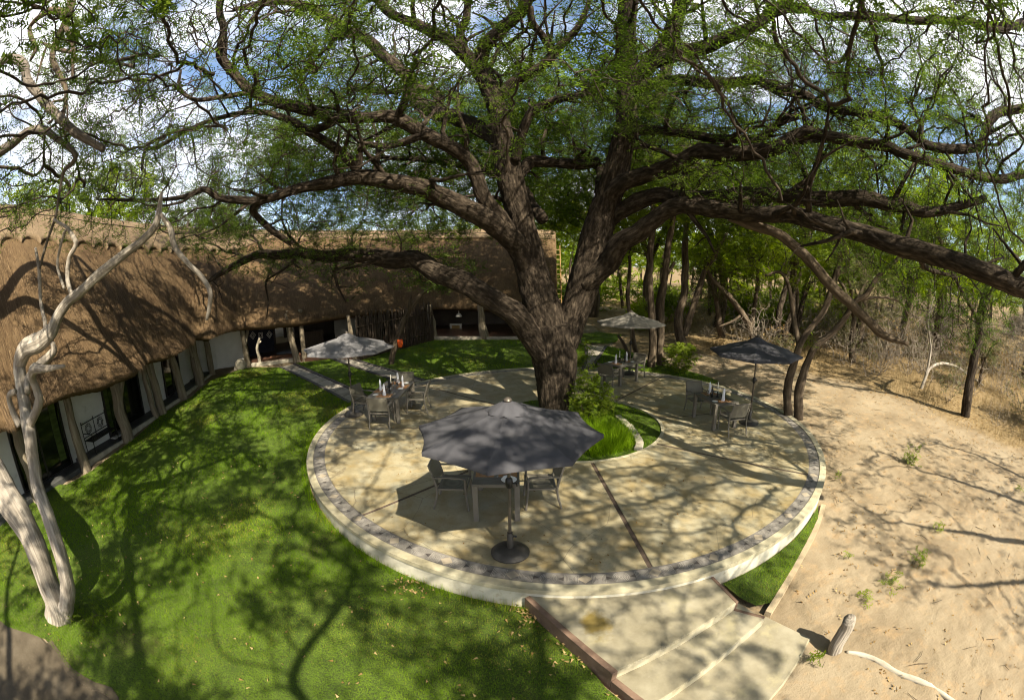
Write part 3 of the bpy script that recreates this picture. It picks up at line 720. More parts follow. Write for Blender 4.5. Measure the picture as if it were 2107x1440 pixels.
# ------------------------------------------------------------------ the thatched lodge
def thatch_material(name, tint, dark):
    m, nt, out = nmat(name)
    p = N(nt, 'ShaderNodeBsdfPrincipled'); p.inputs['Roughness'].default_value = 0.9; p.inputs['Specular IOR Level'].default_value = 0.15
    v1 = coords(nt, 'bc', (20, 6, 1)); v2 = coords(nt, 'bc', (1, 1, 1))
    c = ramp(nt, noise(nt, v1, 1.0, 7, 0.7), [(0.25, tuple(x * dark for x in tint)), (0.5, tuple(x * 0.75 for x in tint)), (0.75, tint)])
    f = ramp(nt, noise(nt, v2, 0.7, 6, 0.65), [(0.42, (0, 0, 0)), (0.68, (0.75, 0.75, 0.75))])
    c = mixc(nt, f, c, tuple(x * k for x, k in zip(tint, (0.5, 0.46, 0.46))))
    f = ramp(nt, noise(nt, coords(nt, 'bc', (60, 9, 1)), 1.0, 5, 0.7), [(0.6, (0, 0, 0)), (0.72, (0.8, 0.8, 0.8))])
    c = mixc(nt, f, c, tuple(min(1, x * 1.6) for x in tint))
    nt.links.new(c, p.inputs['Base Color'])
    b = N(nt, 'ShaderNodeBump'); b.inputs['Strength'].default_value = 0.8; b.inputs['Distance'].default_value = 0.05
    nt.links.new(noise(nt, coords(nt, 'bc', (30, 10, 1)), 1.0, 7, 0.75), b.inputs['Height'])
    nt.links.new(b.outputs[0], p.inputs['Normal']); nt.links.new(p.outputs[0], out.inputs[0]); return m
MAT['thatch'] = thatch_material('thatch', (0.13, 0.085, 0.043), 0.28)
MAT['thatch_cap'] = thatch_material('thatch_ridge', (0.20, 0.145, 0.088), 0.4)
MAT['straw'] = leafmat('loose_straw', [(0, (0.025, 0.016, 0.01)), (0.45, (0.08, 0.052, 0.029)), (0.8, (0.15, 0.102, 0.058)), (1, (0.25, 0.18, 0.11))], 0.1, 0.85)
MAT['plaster'] = surf('white_plaster', [(0.3, (0.42, 0.41, 0.385)), (0.7, (0.56, 0.55, 0.52))], 1.2, rough=0.85, layer=[(2.0, (0.33, 0.31, 0.27), 0.6, 0.8)], bump=[(18, 0.15, 0.01, (1, 1, 1))])
MAT['cream'] = surf('cream_plaster', [(0.3, (0.36, 0.30, 0.20)), (0.7, (0.48, 0.42, 0.30))], 1.5, rough=0.85, bump=[(18, 0.2, 0.01, (1, 1, 1))])
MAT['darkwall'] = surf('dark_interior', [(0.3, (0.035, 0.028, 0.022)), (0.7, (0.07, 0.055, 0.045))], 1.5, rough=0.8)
MAT['frame'] = surf('dark_door_frame', [(0.3, (0.014, 0.012, 0.011)), (0.7, (0.03, 0.026, 0.024))], 3, rough=0.45)
MAT['slate'] = surf('slate_plinth', [(0.3, (0.028, 0.03, 0.03)), (0.7, (0.07, 0.07, 0.068))], 3, rough=0.55, bump=[(12, 0.3, 0.01, (1, 1, 1))])
MAT['floor_red'] = surf('polished_floor', [(0.3, (0.06, 0.03, 0.02)), (0.7, (0.11, 0.06, 0.04))], 2, rough=0.35)
MAT['post'] = surf('weathered_post', [(0.25, (0.07, 0.054, 0.038)), (0.5, (0.165, 0.135, 0.095)), (0.75, (0.27, 0.23, 0.17))], 1.0, co='bc', sc=(14, 14, 1.6), rough=0.9, bump=[(1.0, 0.7, 0.03, (22, 22, 1.8))])
MAT['pole'] = surf('palisade_pole', [(0.25, (0.022, 0.016, 0.012)), (0.6, (0.055, 0.040, 0.028)), (0.85, (0.12, 0.085, 0.055))], 3.0, sc=(8, 8, 1), rough=0.9)
MAT['bamboo'] = surf('bamboo', [(0.3, (0.20, 0.12, 0.04)), (0.7, (0.33, 0.21, 0.08))], 4, rough=0.5)
MAT['iron'] = surf('wrought_iron', [(0.3, (0.014, 0.013, 0.013)), (0.7, (0.035, 0.032, 0.03))], 6, rough=0.5, metal=0.6)
MAT['cloth_dark'] = surf('dark_cloth', [(0.3, (0.010, 0.011, 0.018)), (0.7, (0.022, 0.022, 0.034))], 3, rough=0.9)
MAT['white_frame'] = surf('pale_frame', [(0.3, (0.42, 0.40, 0.37)), (0.7, (0.58, 0.56, 0.52))], 5, rough=0.6)
MAT['orange'] = surf('orange_lantern', [(0.3, (0.38, 0.05, 0.008)), (0.7, (0.52, 0.085, 0.012))], 5, rough=0.4)
def glass_dark():
    m, nt, out = nmat('dark_glass'); p = N(nt, 'ShaderNodeBsdfPrincipled')
    p.inputs['Base Color'].default_value = (0.006, 0.007, 0.006, 1); p.inputs['Roughness'].default_value = 0.06; p.inputs['Specular IOR Level'].default_value = 0.6
    nt.links.new(p.outputs[0], out.inputs[0]); return m
MAT['glass_dark'] = glass_dark()

lodge = empty('thatched_lodge', (-13.0, 18.0, 0.1))
tag(lodge, 'long curved white lodge with a steep brown thatched roof and crooked tree-trunk posts', 'building')
ST = [((-10.9, -2.0, 1.95), (-17.0, -2.0, 8.1)), ((-11.2, 1.5, 1.9), (-16.9, 1.8, 8.08)), (gp(0, 880, 1.9), (-16.8, 4.3, 8.05)), (gp(31, 876, 1.93), (-16.78, 4.9, 8.04)), (gp(86, 831, 2.15), (-16.72, 6.0, 8.0)), (gp(135, 806, 2.28), (-16.6, 7.3, 7.95)),
      (gp(205, 791, 2.18), (-16.45, 8.7, 7.8)), (gp(246, 775, 2.18), (-16.3, 9.8, 7.68)), (gp(287, 759, 2.16), (-16.2, 11.1, 7.52)), (gp(307, 738, 2.26), (-16.12, 12.0, 7.42)), (gp(341, 732, 2.14), (-16.05, 13.2, 7.34)), (gp(369, 721, 2.14), (-16, 14.5, 7.25)), (gp(394, 708, 2.12), (-15.95, 16.2, 7.2)), (gp(405, 693, 2.28), (-15.9, 17.5, 7.15)), (gp(437, 693, 2.18), (-15.75, 19.4, 7.11)), (gp(457, 684, 2.16), (-15.6, 20.6, 7.1)),
      (gp(505, 673, 2.1), (-15.1, 22.7, 7.08)), (gp(600, 664, 2.1), (-13.6, 25.6, 7.02)), (gp(720, 648, 2.05), (-11, 27.8, 6.9)), (gp(800, 640, 2.0), (-8.6, 29, 6.8)), (gp(880, 634, 1.95), (-6, 29.7, 6.72)), (gp(960, 634, 1.9), (-3, 30, 6.65)),
      (gp(1060, 638, 1.85), (.2, 30, 6.58)), (gp(1143, 636, 1.85), (2.9, 30, 6.5))]
EAVE = np.array([np.array(s[0]) for s in ST]); RIDGE = np.array([np.array(s[1]) for s in ST])
NT_, NS_ = 340, 36
tt = np.linspace(0, len(ST) - 1, NT_)
def spline_at(P, t):
    P = np.vstack([2 * P[0] - P[1], P, 2 * P[-1] - P[-2]]); i = np.clip(np.floor(t).astype(int), 0, len(P) - 4); f = (t - i)[:, None]
    a, b, c, d = P[i], P[i + 1], P[i + 2], P[i + 3]
    return 0.5 * (2 * b + (c - a) * f + (2 * a - 5 * b + 4 * c - d) * f ** 2 + (3 * b - a - 3 * c + d) * f ** 3)
Et, Rt = spline_at(EAVE, tt), spline_at(RIDGE, tt)
len_e = np.concatenate([[0], np.cumsum(np.linalg.norm(np.diff((Et + Rt) / 2, axis=0), axis=1))])
def roof_pt(ti, s, lift=0.0):
    """ti: index along tt (float), s: 0 eave .. 1 ridge; arrays"""
    i = np.clip(np.floor(ti).astype(int), 0, NT_ - 2); f = (ti - i)[..., None]
    e = Et[i] * (1 - f) + Et[i + 1] * f; r = Rt[i] * (1 - f) + Rt[i + 1] * f
    s_ = np.asarray(s)[..., None]; p = e + (r - e) * s_
    t_al = (Et[i + 1] + Rt[i + 1] - Et[i] - Rt[i]); n = np.cross(r - e, t_al); n /= np.linalg.norm(n, axis=-1, keepdims=True); n = np.where(n[..., 2:3] < 0, -n, n)
    bulge = 0.18 * np.sin(np.pi * np.asarray(s))[..., None]
    return p + n * (lift + bulge), n
def roof_grid(s0, s1, ns, lift, t0=0, t1=NT_ - 1, nt=NT_, seed=0, amp=0.05):
    TI, S = np.meshgrid(np.linspace(t0, t1, nt), np.linspace(s0, s1, ns), indexing='ij')
    P, n = roof_pt(TI, S, lift)
    L = np.interp(TI, np.arange(NT_), len_e); bc = np.stack([L, S * 7.0, 0 * L], -1)
    d = amp * (vnoise(bc * np.array([1.0, 0.6, 1]), seed) - 0.5) + amp * 0.8 * (vnoise(bc * np.array([5, 1.2, 1]), seed + 1) - 0.5) + amp * 0.5 * (vnoise(bc * np.array([14, 3, 1]), seed + 2) - 0.5)
    return P + n * d[..., None], bc
def grid_faces(a, b, off=0):
    i = np.arange(a * b).reshape(a, b) + off
    return np.stack([i[:-1, :-1], i[1:, :-1], i[1:, 1:], i[:-1, 1:]], -1).reshape(-1, 4)

def make_roof():
    top, bct = roof_grid(0, 1, NS_, 0.0); bot, bcb = roof_grid(0.004, 1, 6, -0.3, seed=5)
    # the far slope mirrored over the ridge so that the roof is closed
    back = []
    for k in range(NT_):
        h = np.array([Rt[k][0] - Et[k][0], Rt[k][1] - Et[k][1], 0]); back.append(Rt[k] + np.array([[h[0] * u, h[1] * u, -(Rt[k][2] - Et[k][2]) * u] for u in (0.0, 0.5, 1.0)]))
    back = np.array(back)
    a = NT_ * NS_; b = NT_ * 6
    V = np.vstack([top.reshape(-1, 3), bot.reshape(-1, 3), back.reshape(-1, 3)])
    bc = np.vstack([bct.reshape(-1, 3), bcb.reshape(-1, 3), np.zeros((NT_ * 3, 3))])
    i = np.arange(NT_)
    e0, e1 = i * NS_, a + i * 6
    lip = np.stack([e0[:-1], e1[:-1], e1[1:], e0[1:]], -1)
    F = np.vstack([grid_faces(NT_, NS_), grid_faces(NT_, 6, a)[:, ::-1], grid_faces(NT_, 3, a + b), lip])
    o = mobj('roof', build_mesh('roof', V - root_loc(lodge), F, True, {'bc': ('FLOAT_VECTOR', bc)}), MAT['thatch'], lodge)
    # gable verge at the far right end: thatch edge filled in
    k = NT_ - 1
    P = [top[k, j] for j in range(0, NS_, 5)] + [top[k, -1]] + [back[k, 2]] + [back[k, 2] + (0, 0, -.3), Rt[k] + (0, 0, -.42)] + [bot[k, 0]]
    P2 = [p + np.array([0.06, 0, 0]) for p in P]; n = len(P)
    MB().add(np.array(P + P2), [tuple(range(n))[::-1], tuple(range(n, 2 * n))] + [(q, (q + 1) % n, n + (q + 1) % n, n + q) for q in range(n)]).obj('verge', MAT['thatch'], o, world=False)
    v = o.children[0]; me = v.data
    me.transform(Matrix.Translation(-Vector(root_loc(lodge))))
    # ridge capping with a scalloped lower edge, a cord line above it
    nt = 1500; ti = np.linspace(0, NT_ - 1, nt); L = np.interp(ti, np.arange(NT_), len_e)
    w = (L / 0.82) % 1.0
    low = 0.705 + 0.040 * np.sqrt(np.clip(1 - (2 * w - 1) ** 2, 0, 1))
    flat = np.clip((ti - 232) / 12, 0, 1); low = low * (1 - flat) + 0.865 * flat
    rows = np.linspace(0, 1, 9); S = low[:, None] + (1.0 - low[:, None]) * rows[None, :]
    TI = np.repeat(ti[:, None], 9, 1); P, n = roof_pt(TI, S, 0.0); Lx = np.repeat(L[:, None], 9, 1)
    bc = np.stack([Lx + 300, S * 7.0, 0 * S], -1)
    d = 0.12 + 0.035 * (vnoise(bc * np.array([3, 1.5, 1]), 8) - 0.5)
    P1 = P + n * d[..., None]; P0 = P[:, 0] + n[:, 0] * -0.02
    bk = Rt[np.clip(np.round(ti).astype(int), 0, NT_ - 1)]; hv = bk - Et[np.clip(np.round(ti).astype(int), 0, NT_ - 1)]
    P2 = P1[:, -1] + np.column_stack([hv[:, 0] * .1, hv[:, 1] * .1, -hv[:, 2] * .1])
    V = np.vstack([P1.reshape(-1, 3), P0, P2]); a = nt * 9; i = np.arange(nt - 1)
    F = np.vstack([grid_faces(nt, 9), np.stack([i * 9, a + i, a + i + 1, (i + 1) * 9], -1), np.stack([i * 9 + 8, (i + 1) * 9 + 8, a + nt + i + 1, a + nt + i], -1)])
    bc = np.vstack([bc.reshape(-1, 3), bc[:, 0], bc[:, -1]])
    mobj('ridge_cap', build_mesh('ridge_cap', V - root_loc(lodge), F, True, {'bc': ('FLOAT_VECTOR', bc)}), MAT['thatch_cap'], o)
    for s in (0.935,):
        P, n = roof_pt(np.linspace(0, NT_ - 1, 400), np.full(400, s), 0.13)
        MB().tube(P - root_loc(lodge), np.full(400, 0.022), 5).obj('cord', MAT['pole'], o)
    # loose straw that roughens slope and eave
    rng = np.random.default_rng(2); n = 55000
    ti = rng.uniform(0, NT_ - 1.01, n); s = rng.uniform(0.0, 0.98, n) ** 1.15
    ev = rng.random(n) < 0.18; s = np.where(ev, rng.uniform(0, 0.03, n), s)
    a_, nn = roof_pt(ti, np.clip(s + .03, 0, 1), 0.012); ln = rng.uniform(0.008, 0.025, n)
    b_, _ = roof_pt(np.clip(ti + rng.normal(0, .25, n), 0, NT_ - 1.01), s - ln, 0.03); b_ += nn * rng.uniform(0, 0.018, n)[:, None]
    b_[:, 2] -= np.where(ev, 0.05, 0)
    t_al = np.cross(nn, b_ - a_); t_al /= np.linalg.norm(t_al, axis=1, keepdims=True); t_al *= rng.uniform(0.003, 0.008, n)[:, None]
    V = np.stack([a_ - t_al, a_ + t_al, b_], 1).reshape(-1, 3) - root_loc(lodge)
    st = mobj('loose_straw', build_mesh('loose_straw', V, np.arange(3 * n).reshape(-1, 3), False, {'rnd': ('FLOAT', np.repeat(rng.beta(2, 2, n), 3))}), MAT['straw'], o)
    st['kind'] = 'stuff'
make_roof()

# ---- walls, doors and posts of the near wing
POST_PX = [(178, 968, 146), (264, 907, 240), (336, 852, 318), (378, 820, 362), (412, 792, 400), (438, 771, 432)]
POSTS = [gr(a, b) for a, b, _ in POST_PX]
W = [np.array([-12.75, -2.0]), np.array([-12.75, 3.0])] + [p[:2] + np.array([-0.78, 0.12]) for p in POSTS] + [POSTS[-1][:2] + np.array([-0.5, 1.1])]
def zg(p): return float(gz(p[0], p[1]))
def wall_seg(a, b, z1, mat, name='wall', th=0.22, z0=None, parent=None):
    a, b = np.array(a), np.array(b); d = b - a; d /= np.linalg.norm(d); n = np.array([-d[1], d[0]])
    if n[0] > 0: n = -n
    zz = z0 if z0 is not None else min(zg(a), zg(b)) - .15
    return MB().prism([tuple(a), tuple(b), tuple(b + n * th), tuple(a + n * th)], zz, z1).obj(name, mat, parent or lodge, world=True)
for i in range(len(W) - 1): wall_seg(W[i], W[i + 1], 3.0, MAT['plaster'])
def wall_hit(px, py):
    d = ray(px, py)
    for i in range(len(W) - 1):
        a, b = W[i], W[i + 1]; e = b - a
        M_ = np.array([[d[0], -e[0]], [d[1], -e[1]]]); t, u = np.linalg.solve(M_, a)
        if t > 0 and -0.02 <= u <= 1.02: return i, u, CAMH + d[2] * t
def door(p0, p1, name='door', leaves=2):
    i0, u0, z0 = wall_hit(*p0); i1, u1, z1 = wall_hit(*p1)
    A = W[i0] + (W[i0 + 1] - W[i0]) * u0; B = W[i1] + (W[i1 + 1] - W[i1]) * u1
    d = B - A; w = np.linalg.norm(d); d /= w; n = np.array([d[1], -d[0]])
    if n[0] < 0: n = -n
    zb = (zg(A) + zg(B)) / 2 + 0.1; zt = 2.55
    q = lambda s, o, z: np.array([*(A + d * s + n * o), z])
    # glass, then its frame and leaves
    g = MB().bar(q(0.02, .05, (zb + zt) / 2), q(w - .02, .05, (zb + zt) / 2), 0.03, zt - zb).obj('door', MAT['glass_dark'], lodge, world=True)
    f = MB()
    for k in range(leaves + 1):
        s = k * w / leaves; f.bar(q(s, .06, zb), q(s, .06, zt), 0.07, 0.07, up=(d[0], d[1], 0))
    f.bar(q(0, .06, zb + .04), q(w, .06, zb + .04), .065, .08); f.bar(q(0, .06, zt), q(w, .06, zt), .065, .08)
    f.obj('frame', MAT['frame'], g, world=True)
    MB().bar(q(-.05, .16, zb - .06), q(w + .05, .16, zb - .06), .34, .1).obj('sill', MAT['plaster'], g, world=True)
    return A, B, n
D1 = door((48, 1003), (144, 942)); D2 = door((224, 886), (292, 841)); D3 = door((340, 807), (371, 791))
# greenish reflection of curtains on the glass edge, painted as green strips
for Dk, s in ((D1, .86), (D2, .05)):
    A, B, n = Dk; c = A + (B - A) * s
    MB().box((c[0] + n[0] * .075, c[1] + n[1] * .075, 1.2), (.02, .28, 2.3), rz=math.atan2(n[1], n[0])).obj('curtain_reflection', surf('green_reflection%d' % int(s * 100), [(0.35, (0.02, 0.035, 0.005)), (0.65, (0.07, 0.10, 0.02))], 2.0, sc=(1, 1, 4), rough=0.6), lodge, world=True)
# plinth along the near wing: dark slate with a pale front edge
for i in range(2, len(W) - 2):
    a, b = W[i], W[i + 1]; n = np.array([(b - a)[1], -(b - a)[0]]); n /= np.linalg.norm(n); n = n if n[0] > 0 else -n
    z = max(zg(a), zg(b)) + 0.10; e = (b - a) * .006
    MB().prism([tuple(a + e), tuple(b - e), tuple(b - e + n * .62), tuple(a + e + n * .62)], z - .4, z).obj('plinth', MAT['slate'], lodge, world=True, bevel=.01)
    MB().prism([tuple(a + e + n * .623), tuple(b - e + n * .623), tuple(b - e + n * .70), tuple(a + e + n * .70)], z - .4, z - .012).obj('plinth_edge', MAT['kerb_light'], lodge, world=True, bevel=.01)
a, b = W[1], W[2]; MB().prism([tuple(a), tuple(b), tuple(b + (.62, 0)), tuple(a + (.62, 0))], -.7, -.22).obj('plinth', MAT['slate'], lodge, world=True, bevel=.01)

def crooked(base, top, r, seed, lean=0.12, n=7):
    rr = random.Random(seed); base, top = np.array(base, float), np.array(top, float); out = []
    for k in range(n):
        t = k / (n - 1); p = base + (top - base) * t
        if 0 < k < n - 1: p = p + np.array([rr.uniform(-lean, lean), rr.uniform(-lean, lean), 0])
        out.append(p)
    return out, [r * (1.15 - .4 * k / (n - 1)) * rr.uniform(.88, 1.12) for k in range(n)]
def post(p, r, seed, h=2.75, fork=True, lean=(0, 0), name='post', mat=None):
    z = zg(p) - .1
    P, Rr = crooked((p[0], p[1], z), (p[0] + lean[0] - .25, p[1] + lean[1], h), r * 1.2, seed, 0.03)
    sp = [(P, Rr, dict(n=12, seed=seed))]
    if fork:
        k = 3; q = np.array(P[k]); rr = random.Random(seed + 50); s = rr.choice((-1, 1))
        sp.append(([q - (0, 0, .25), q + (0.05, s * .22, .25), q + (.1, s * .36, .75), q + (0, s * .42, 1.2)], [r * .7, r * .62, r * .55, r * .45], dict(n=10, seed=seed + 9)))
    return tubes_obj(name, sp, mat or MAT['post'], lodge, step=0.09, amp=0.28, freq=2.2, stretch=.3)
post(POSTS[0], .13, 1, fork=False); post(POSTS[1], .17, 2); post(POSTS[2], .14, 3, lean=(0, -.2)); post(POSTS[2] + (0, -.38, 0), .10, 4, fork=False, lean=(0, -.3)); post(POSTS[3], .15, 5, lean=(0, -.35)); post(POSTS[4], .17, 6); post(POSTS[5], .13, 7, fork=False)
post(np.array([-12.0, 4.9, 0]), .16, 8, fork=False)

# ---- the far wing: raised floor, dark rooms behind posts
FB = [gr(512, 755), gr(606, 744), gr(690, 740), gr(733, 742)]                # front edge of the floor, first part
FC = [gr(735, 742), gr(842, 714), gr(893, 699), gr(1064, 699), gr(1135, 698)]
inw = np.array([-0.55, 0.83])
front = [p[:2] for p in FB] + [p[:2] for p in FC]
floor_poly = [tuple(p) for p in front] + [(3.2, 29.6), (-4, 29.8), (-9, 28.6), (-13, 25.4), (-15.2, 21.5), (-14.7, 19.2)]
V, F = fill_polygon(floor_poly, .8, lambda x, y: gz(x, y) + .16)
MB().prism(floor_poly, lambda x, y: float(gz(x, y)) - .1, lambda x, y: float(gz(x, y)) + .14).obj('floor', MAT['floor_red'], lodge, world=True)
kerb('floor_edge', [p - np.array([.02, -.05]) for p in [x[:2] for x in FC[2:]]], .16, .17, MAT['kerb_light'], parent=lodge)
kerb('floor_edge', [x[:2] for x in FB[:2]], .2, .17, MAT['kerb_light'], parent=lodge)
# white end wall between the two wings
wall_seg(W[-1], gr(507, 752)[:2] + np.array([-.05, .15]), 3.0, MAT['plaster'])
# back wall with one opening towards the sunlit bush behind
bw = [np.array(p) for p in ((-15.6, 20.0), (-14.6, 22.6), (-13.2, 24.6), (-11.9, 25.9), (-10.1, 27.1), (-6.5, 28.6), (-2, 29.2), (2.9, 29.2))]
openL, openR = at(567, 680, 23.6), at(606, 680, 24.9)
def back_hit(px):
    d = ray(px, 680)
    for i in range(len(bw) - 1):
        a, b = bw[i], bw[i + 1]; e = b - a; M_ = np.array([[d[0], -e[0]], [d[1], -e[1]]]); t, u = np.linalg.solve(M_, a)
        if t > 0 and 0 <= u <= 1: return i, a + e * u
iL, oL = back_hit(566); iR, oR = back_hit(606)
pts_b = bw[:iL + 1] + [oL]; 
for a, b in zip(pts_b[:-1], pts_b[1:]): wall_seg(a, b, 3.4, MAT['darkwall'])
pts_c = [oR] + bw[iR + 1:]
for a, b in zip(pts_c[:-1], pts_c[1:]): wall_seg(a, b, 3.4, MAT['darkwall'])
def z_at(px, py, P):
    d = ray(px, py); return CAMH + d[2] * np.hypot(*P) / np.hypot(d[0], d[1])
zs = z_at(585, 691, (oL + oR) / 2)
wall_seg(oL, oR, zs, MAT['cream'], 'parapet')
pm = oL + (oR - oL) * .5; tubes_obj('post', [([(pm[0], pm[1], zs - .1), (pm[0], pm[1], 3.2)], [.11, .10], {})], MAT['pole'], lodge, step=.2)
# side partition hung with a dark cloth and three pale framed emblems
pA, pB = at(515, 740, 20.4), at(566, 735, 22.0)
hang = MB().bar((pA[0], pA[1], 1.25), (pB[0], pB[1], 1.25), .06, 2.2).obj('cloth_panel', MAT['cloth_dark'], lodge, world=True)
dv = (pB - pA)[:2]; dv /= np.linalg.norm(dv); nv = np.array([dv[1], -dv[0]])
if np.dot(nv, pA[:2]) > 0: nv = -nv
for px, py, dia in ((519, 690, 1), (535, 690, 0), (553, 688, 1)):
    d = ray(px, py); M_ = np.array([[d[0], -dv[0]], [d[1], -dv[1]]]); t, u = np.linalg.solve(M_, pA[:2]); c = np.array([d[0] * t, d[1] * t, CAMH + d[2] * t]); c[:2] += nv * .05
    m = MB(); s = .15; ph = math.pi / 4 if not dia else 0
    for r0, r1 in ((s * 1.41, s * 1.15), (s * .75, s * .5)):
        o_, i_ = sq(r0, ph), sq(r1, ph); Vv = []
        for dep in (0, .02):
            for ring_ in (o_, i_): Vv += [c + np.array([dv[0] * x + nv[0] * dep, dv[1] * x + nv[1] * dep, y]) for x, y in ring_]
        Ff = []
        for k in range(4):
            j = (k + 1) % 4; Ff += [(8 + k, 8 + j, 12 + j, 12 + k), (k, j, 8 + j, 8 + k), (4 + k, 4 + j, 12 + j, 12 + k), (k, j, 4 + j, 4 + k)]
        m.add(np.array(Vv), Ff)
    m.obj('emblem', MAT['white_frame'], hang, world=True)
post(gr(512, 757), .12, 21, h=2.6, fork=True); post(gr(612, 745), .13, 22, h=2.6, fork=True, lean=(-.15, 0)); post(gr(626, 742), .11, 23, h=2.6, fork=False, lean=(.2, .1))
post(gr(733, 742), .10, 24, h=2.25, fork=False); post(gr(893, 700) + (0, .3, 0), .15, 25, h=2.2, fork=False); post(gr(997, 700) + (0, .3, 0), .16, 26, h=2.2, fork=False); post(gr(1080, 699) + (0, .3, 0), .14, 27, h=2.2, fork=False)
# grey inner wall and shelf in the room behind
wall_seg(at(690, 700, 22.4)[:2], at(735, 700, 22.9)[:2], 2.2, surf('grey_inner_wall', [(.3, (.10, .095, .085)), (.7, (.15, .14, .125))], 2, rough=.9), 'inner_wall')
cab = at(643, 715, 22.6); MB().box((cab[0], cab[1], .75), (1.3, .5, 1.0), rz=.5).obj('counter', MAT['pole'], lodge, world=True, bevel=.02)
# framed lit picture and white lamp in the far room
pc = at(938, 676, 27.6); MB().box((pc[0], pc[1], pc[2]), (.75, .06, .62), rz=-.1).obj('picture', MAT['white_frame'], lodge, world=True, bevel=.01)
MB().box((pc[0], pc[1] - .035, pc[2]), (.5, .03, .4), rz=-.1).obj('picture_mount', MAT['bamboo'], lodge.children[-1], world=True)
lm = at(944, 648, 26.4); MB().lathe([(.02, .55), (.03, .1), (.12, .05), (.2, -.08), (.19, -.1), (.02, -.06)], 12, lm).obj('pendant_lamp', MAT['white_frame'], lodge, smooth=True, world=True)

# ---- palisade of dark poles
pal = empty('palisade_fence', tuple(gr(815, 724))); tag(pal, 'fence of thin dark upright wooden poles under the far eave', 'fence')
pl_me = []
for k in range(5):
    P, Rr = crooked((0, 0, -.15), (random.Random(k).uniform(-.06, .06), random.Random(k + 9).uniform(-.06, .06), 2.0 + .05 * k), .035, k + 30, .025, 5)
    V, F, b = tube(P, Rr, 6); me = build_mesh('pole', V, [tuple(dict.fromkeys(f)) for f in F.tolist()], True); me.materials.append(MAT['pole']); pl_me.append(me)
line = catmull(np.array([gr(737, 744), gr(790, 729), gr(842, 715), gr(891, 702)]), .075)
rr = random.Random(8)
for i, p in enumerate(line[::1]):
    o = mobj('pole', pl_me[i % 5], None, pal); q = p - root_loc(pal)
    o.location = (q[0] + rr.uniform(-.03, .03), q[1] + rr.uniform(-.03, .03), zg(p) - root_loc(pal)[2]); o.rotation_euler = (rr.uniform(-.03, .03), rr.uniform(-.03, .03), rr.uniform(0, 6)); o.scale = (rr.uniform(.7, 1.3),) * 2 + (rr.uniform(.94, 1.05),)
for zz in (.5, 1.6): MB().tube(line[::4] + np.array([.06, -.03, zz]), np.full(len(line[::4]), .03), 6).obj('rail', MAT['pole'], pal, world=True)

# ---- ladder up the gable end
lad = empty('roof_ladder', tuple(at(1144, 640, 29.0))); lad.location.z = zg(lad.location) 
tag(lad, 'tall golden bamboo ladder leaning against the gable end of the thatched roof', 'ladder')
a0, a1 = at(1147, 618, 28.6), at(1143, 505, 28.9); a0[2] = zg(a0)
b0, b1 = a0 + (.30, .1, 0), a1 + (.28, .08, 0)
for p, q in ((a0, a1), (b0, b1)): MB().tube([p, (p + q) / 2, q], [.04, .036, .032], 8).obj('rail', MAT['bamboo'], lad, world=True, smooth=True)
for k in range(16):
    t = (k + .6) / 16.5; MB().tube([a0 + (a1 - a0) * t, b0 + (b1 - b0) * t], [.024, .024], 6).obj('rung', MAT['bamboo'], lad, world=True, smooth=True)

# ---- iron bench with round sun motifs, against the near wing
bc_ = gr(205, 915); bw_ = W[4] - W[3]; ba = math.atan2(bw_[1], bw_[0])
i_, u_, _z = wall_hit(199, 900); bp = W[i_] + (W[i_ + 1] - W[i_]) * u_ + np.array([.33, 0])
bench = empty('iron_bench', (bp[0], bp[1], zg(bp) + .11), ba); tag(bench, 'black wrought-iron bench with two round sun motifs on its back by the white wall', 'bench')
BL = 1.35
m = MB()
for y in (-.2, -.1, 0, .1, .2): m.bar((-BL / 2, y, .42), (BL / 2, y, .42), .07, .02)
m.obj('seat', MAT['iron'], bench)
m = MB()
for z in (.5, .92): m.tube([(-BL / 2, .23, z), (BL / 2, .23, z)], [.014] * 2, 6)
for x in (-BL / 2, 0, BL / 2): m.tube([(x, .23, .42), (x, .24, 1.0)], [.015] * 2, 6)
m.obj('backrest', MAT['iron'], bench)
for cx in (-BL / 4, BL / 4):
    m = MB(); A = np.linspace(0, 2 * math.pi, 17)
    for r in (.15, .09): m.tube([(cx + r * math.cos(a), .235, .71 + r * math.sin(a)) for a in A], [.01] * 17, 5, cap=False)
    for a in A[:-1:2]: m.tube([(cx + .09 * math.cos(a), .235, .71 + .09 * math.sin(a)), (cx + .2 * math.cos(a), .235, .71 + .2 * math.sin(a))], [.007] * 2, 4)
    m.obj('sun_motif', MAT['iron'], bench)
for sx in (-1, 1):
    m = MB().tube([(sx * BL / 2, -.22, .42), (sx * BL / 2, -.24, .62), (sx * BL / 2, .0, .66), (sx * BL / 2, .23, .64)], [.014] * 4, 6, step=.05); m.obj('arm', MAT['iron'], bench)
    for y in (-.22, .22): MB().tube([(sx * BL / 2, y, 0), (sx * BL / 2, y, .42)], [.016] * 2, 6).obj('leg', MAT['iron'], bench)

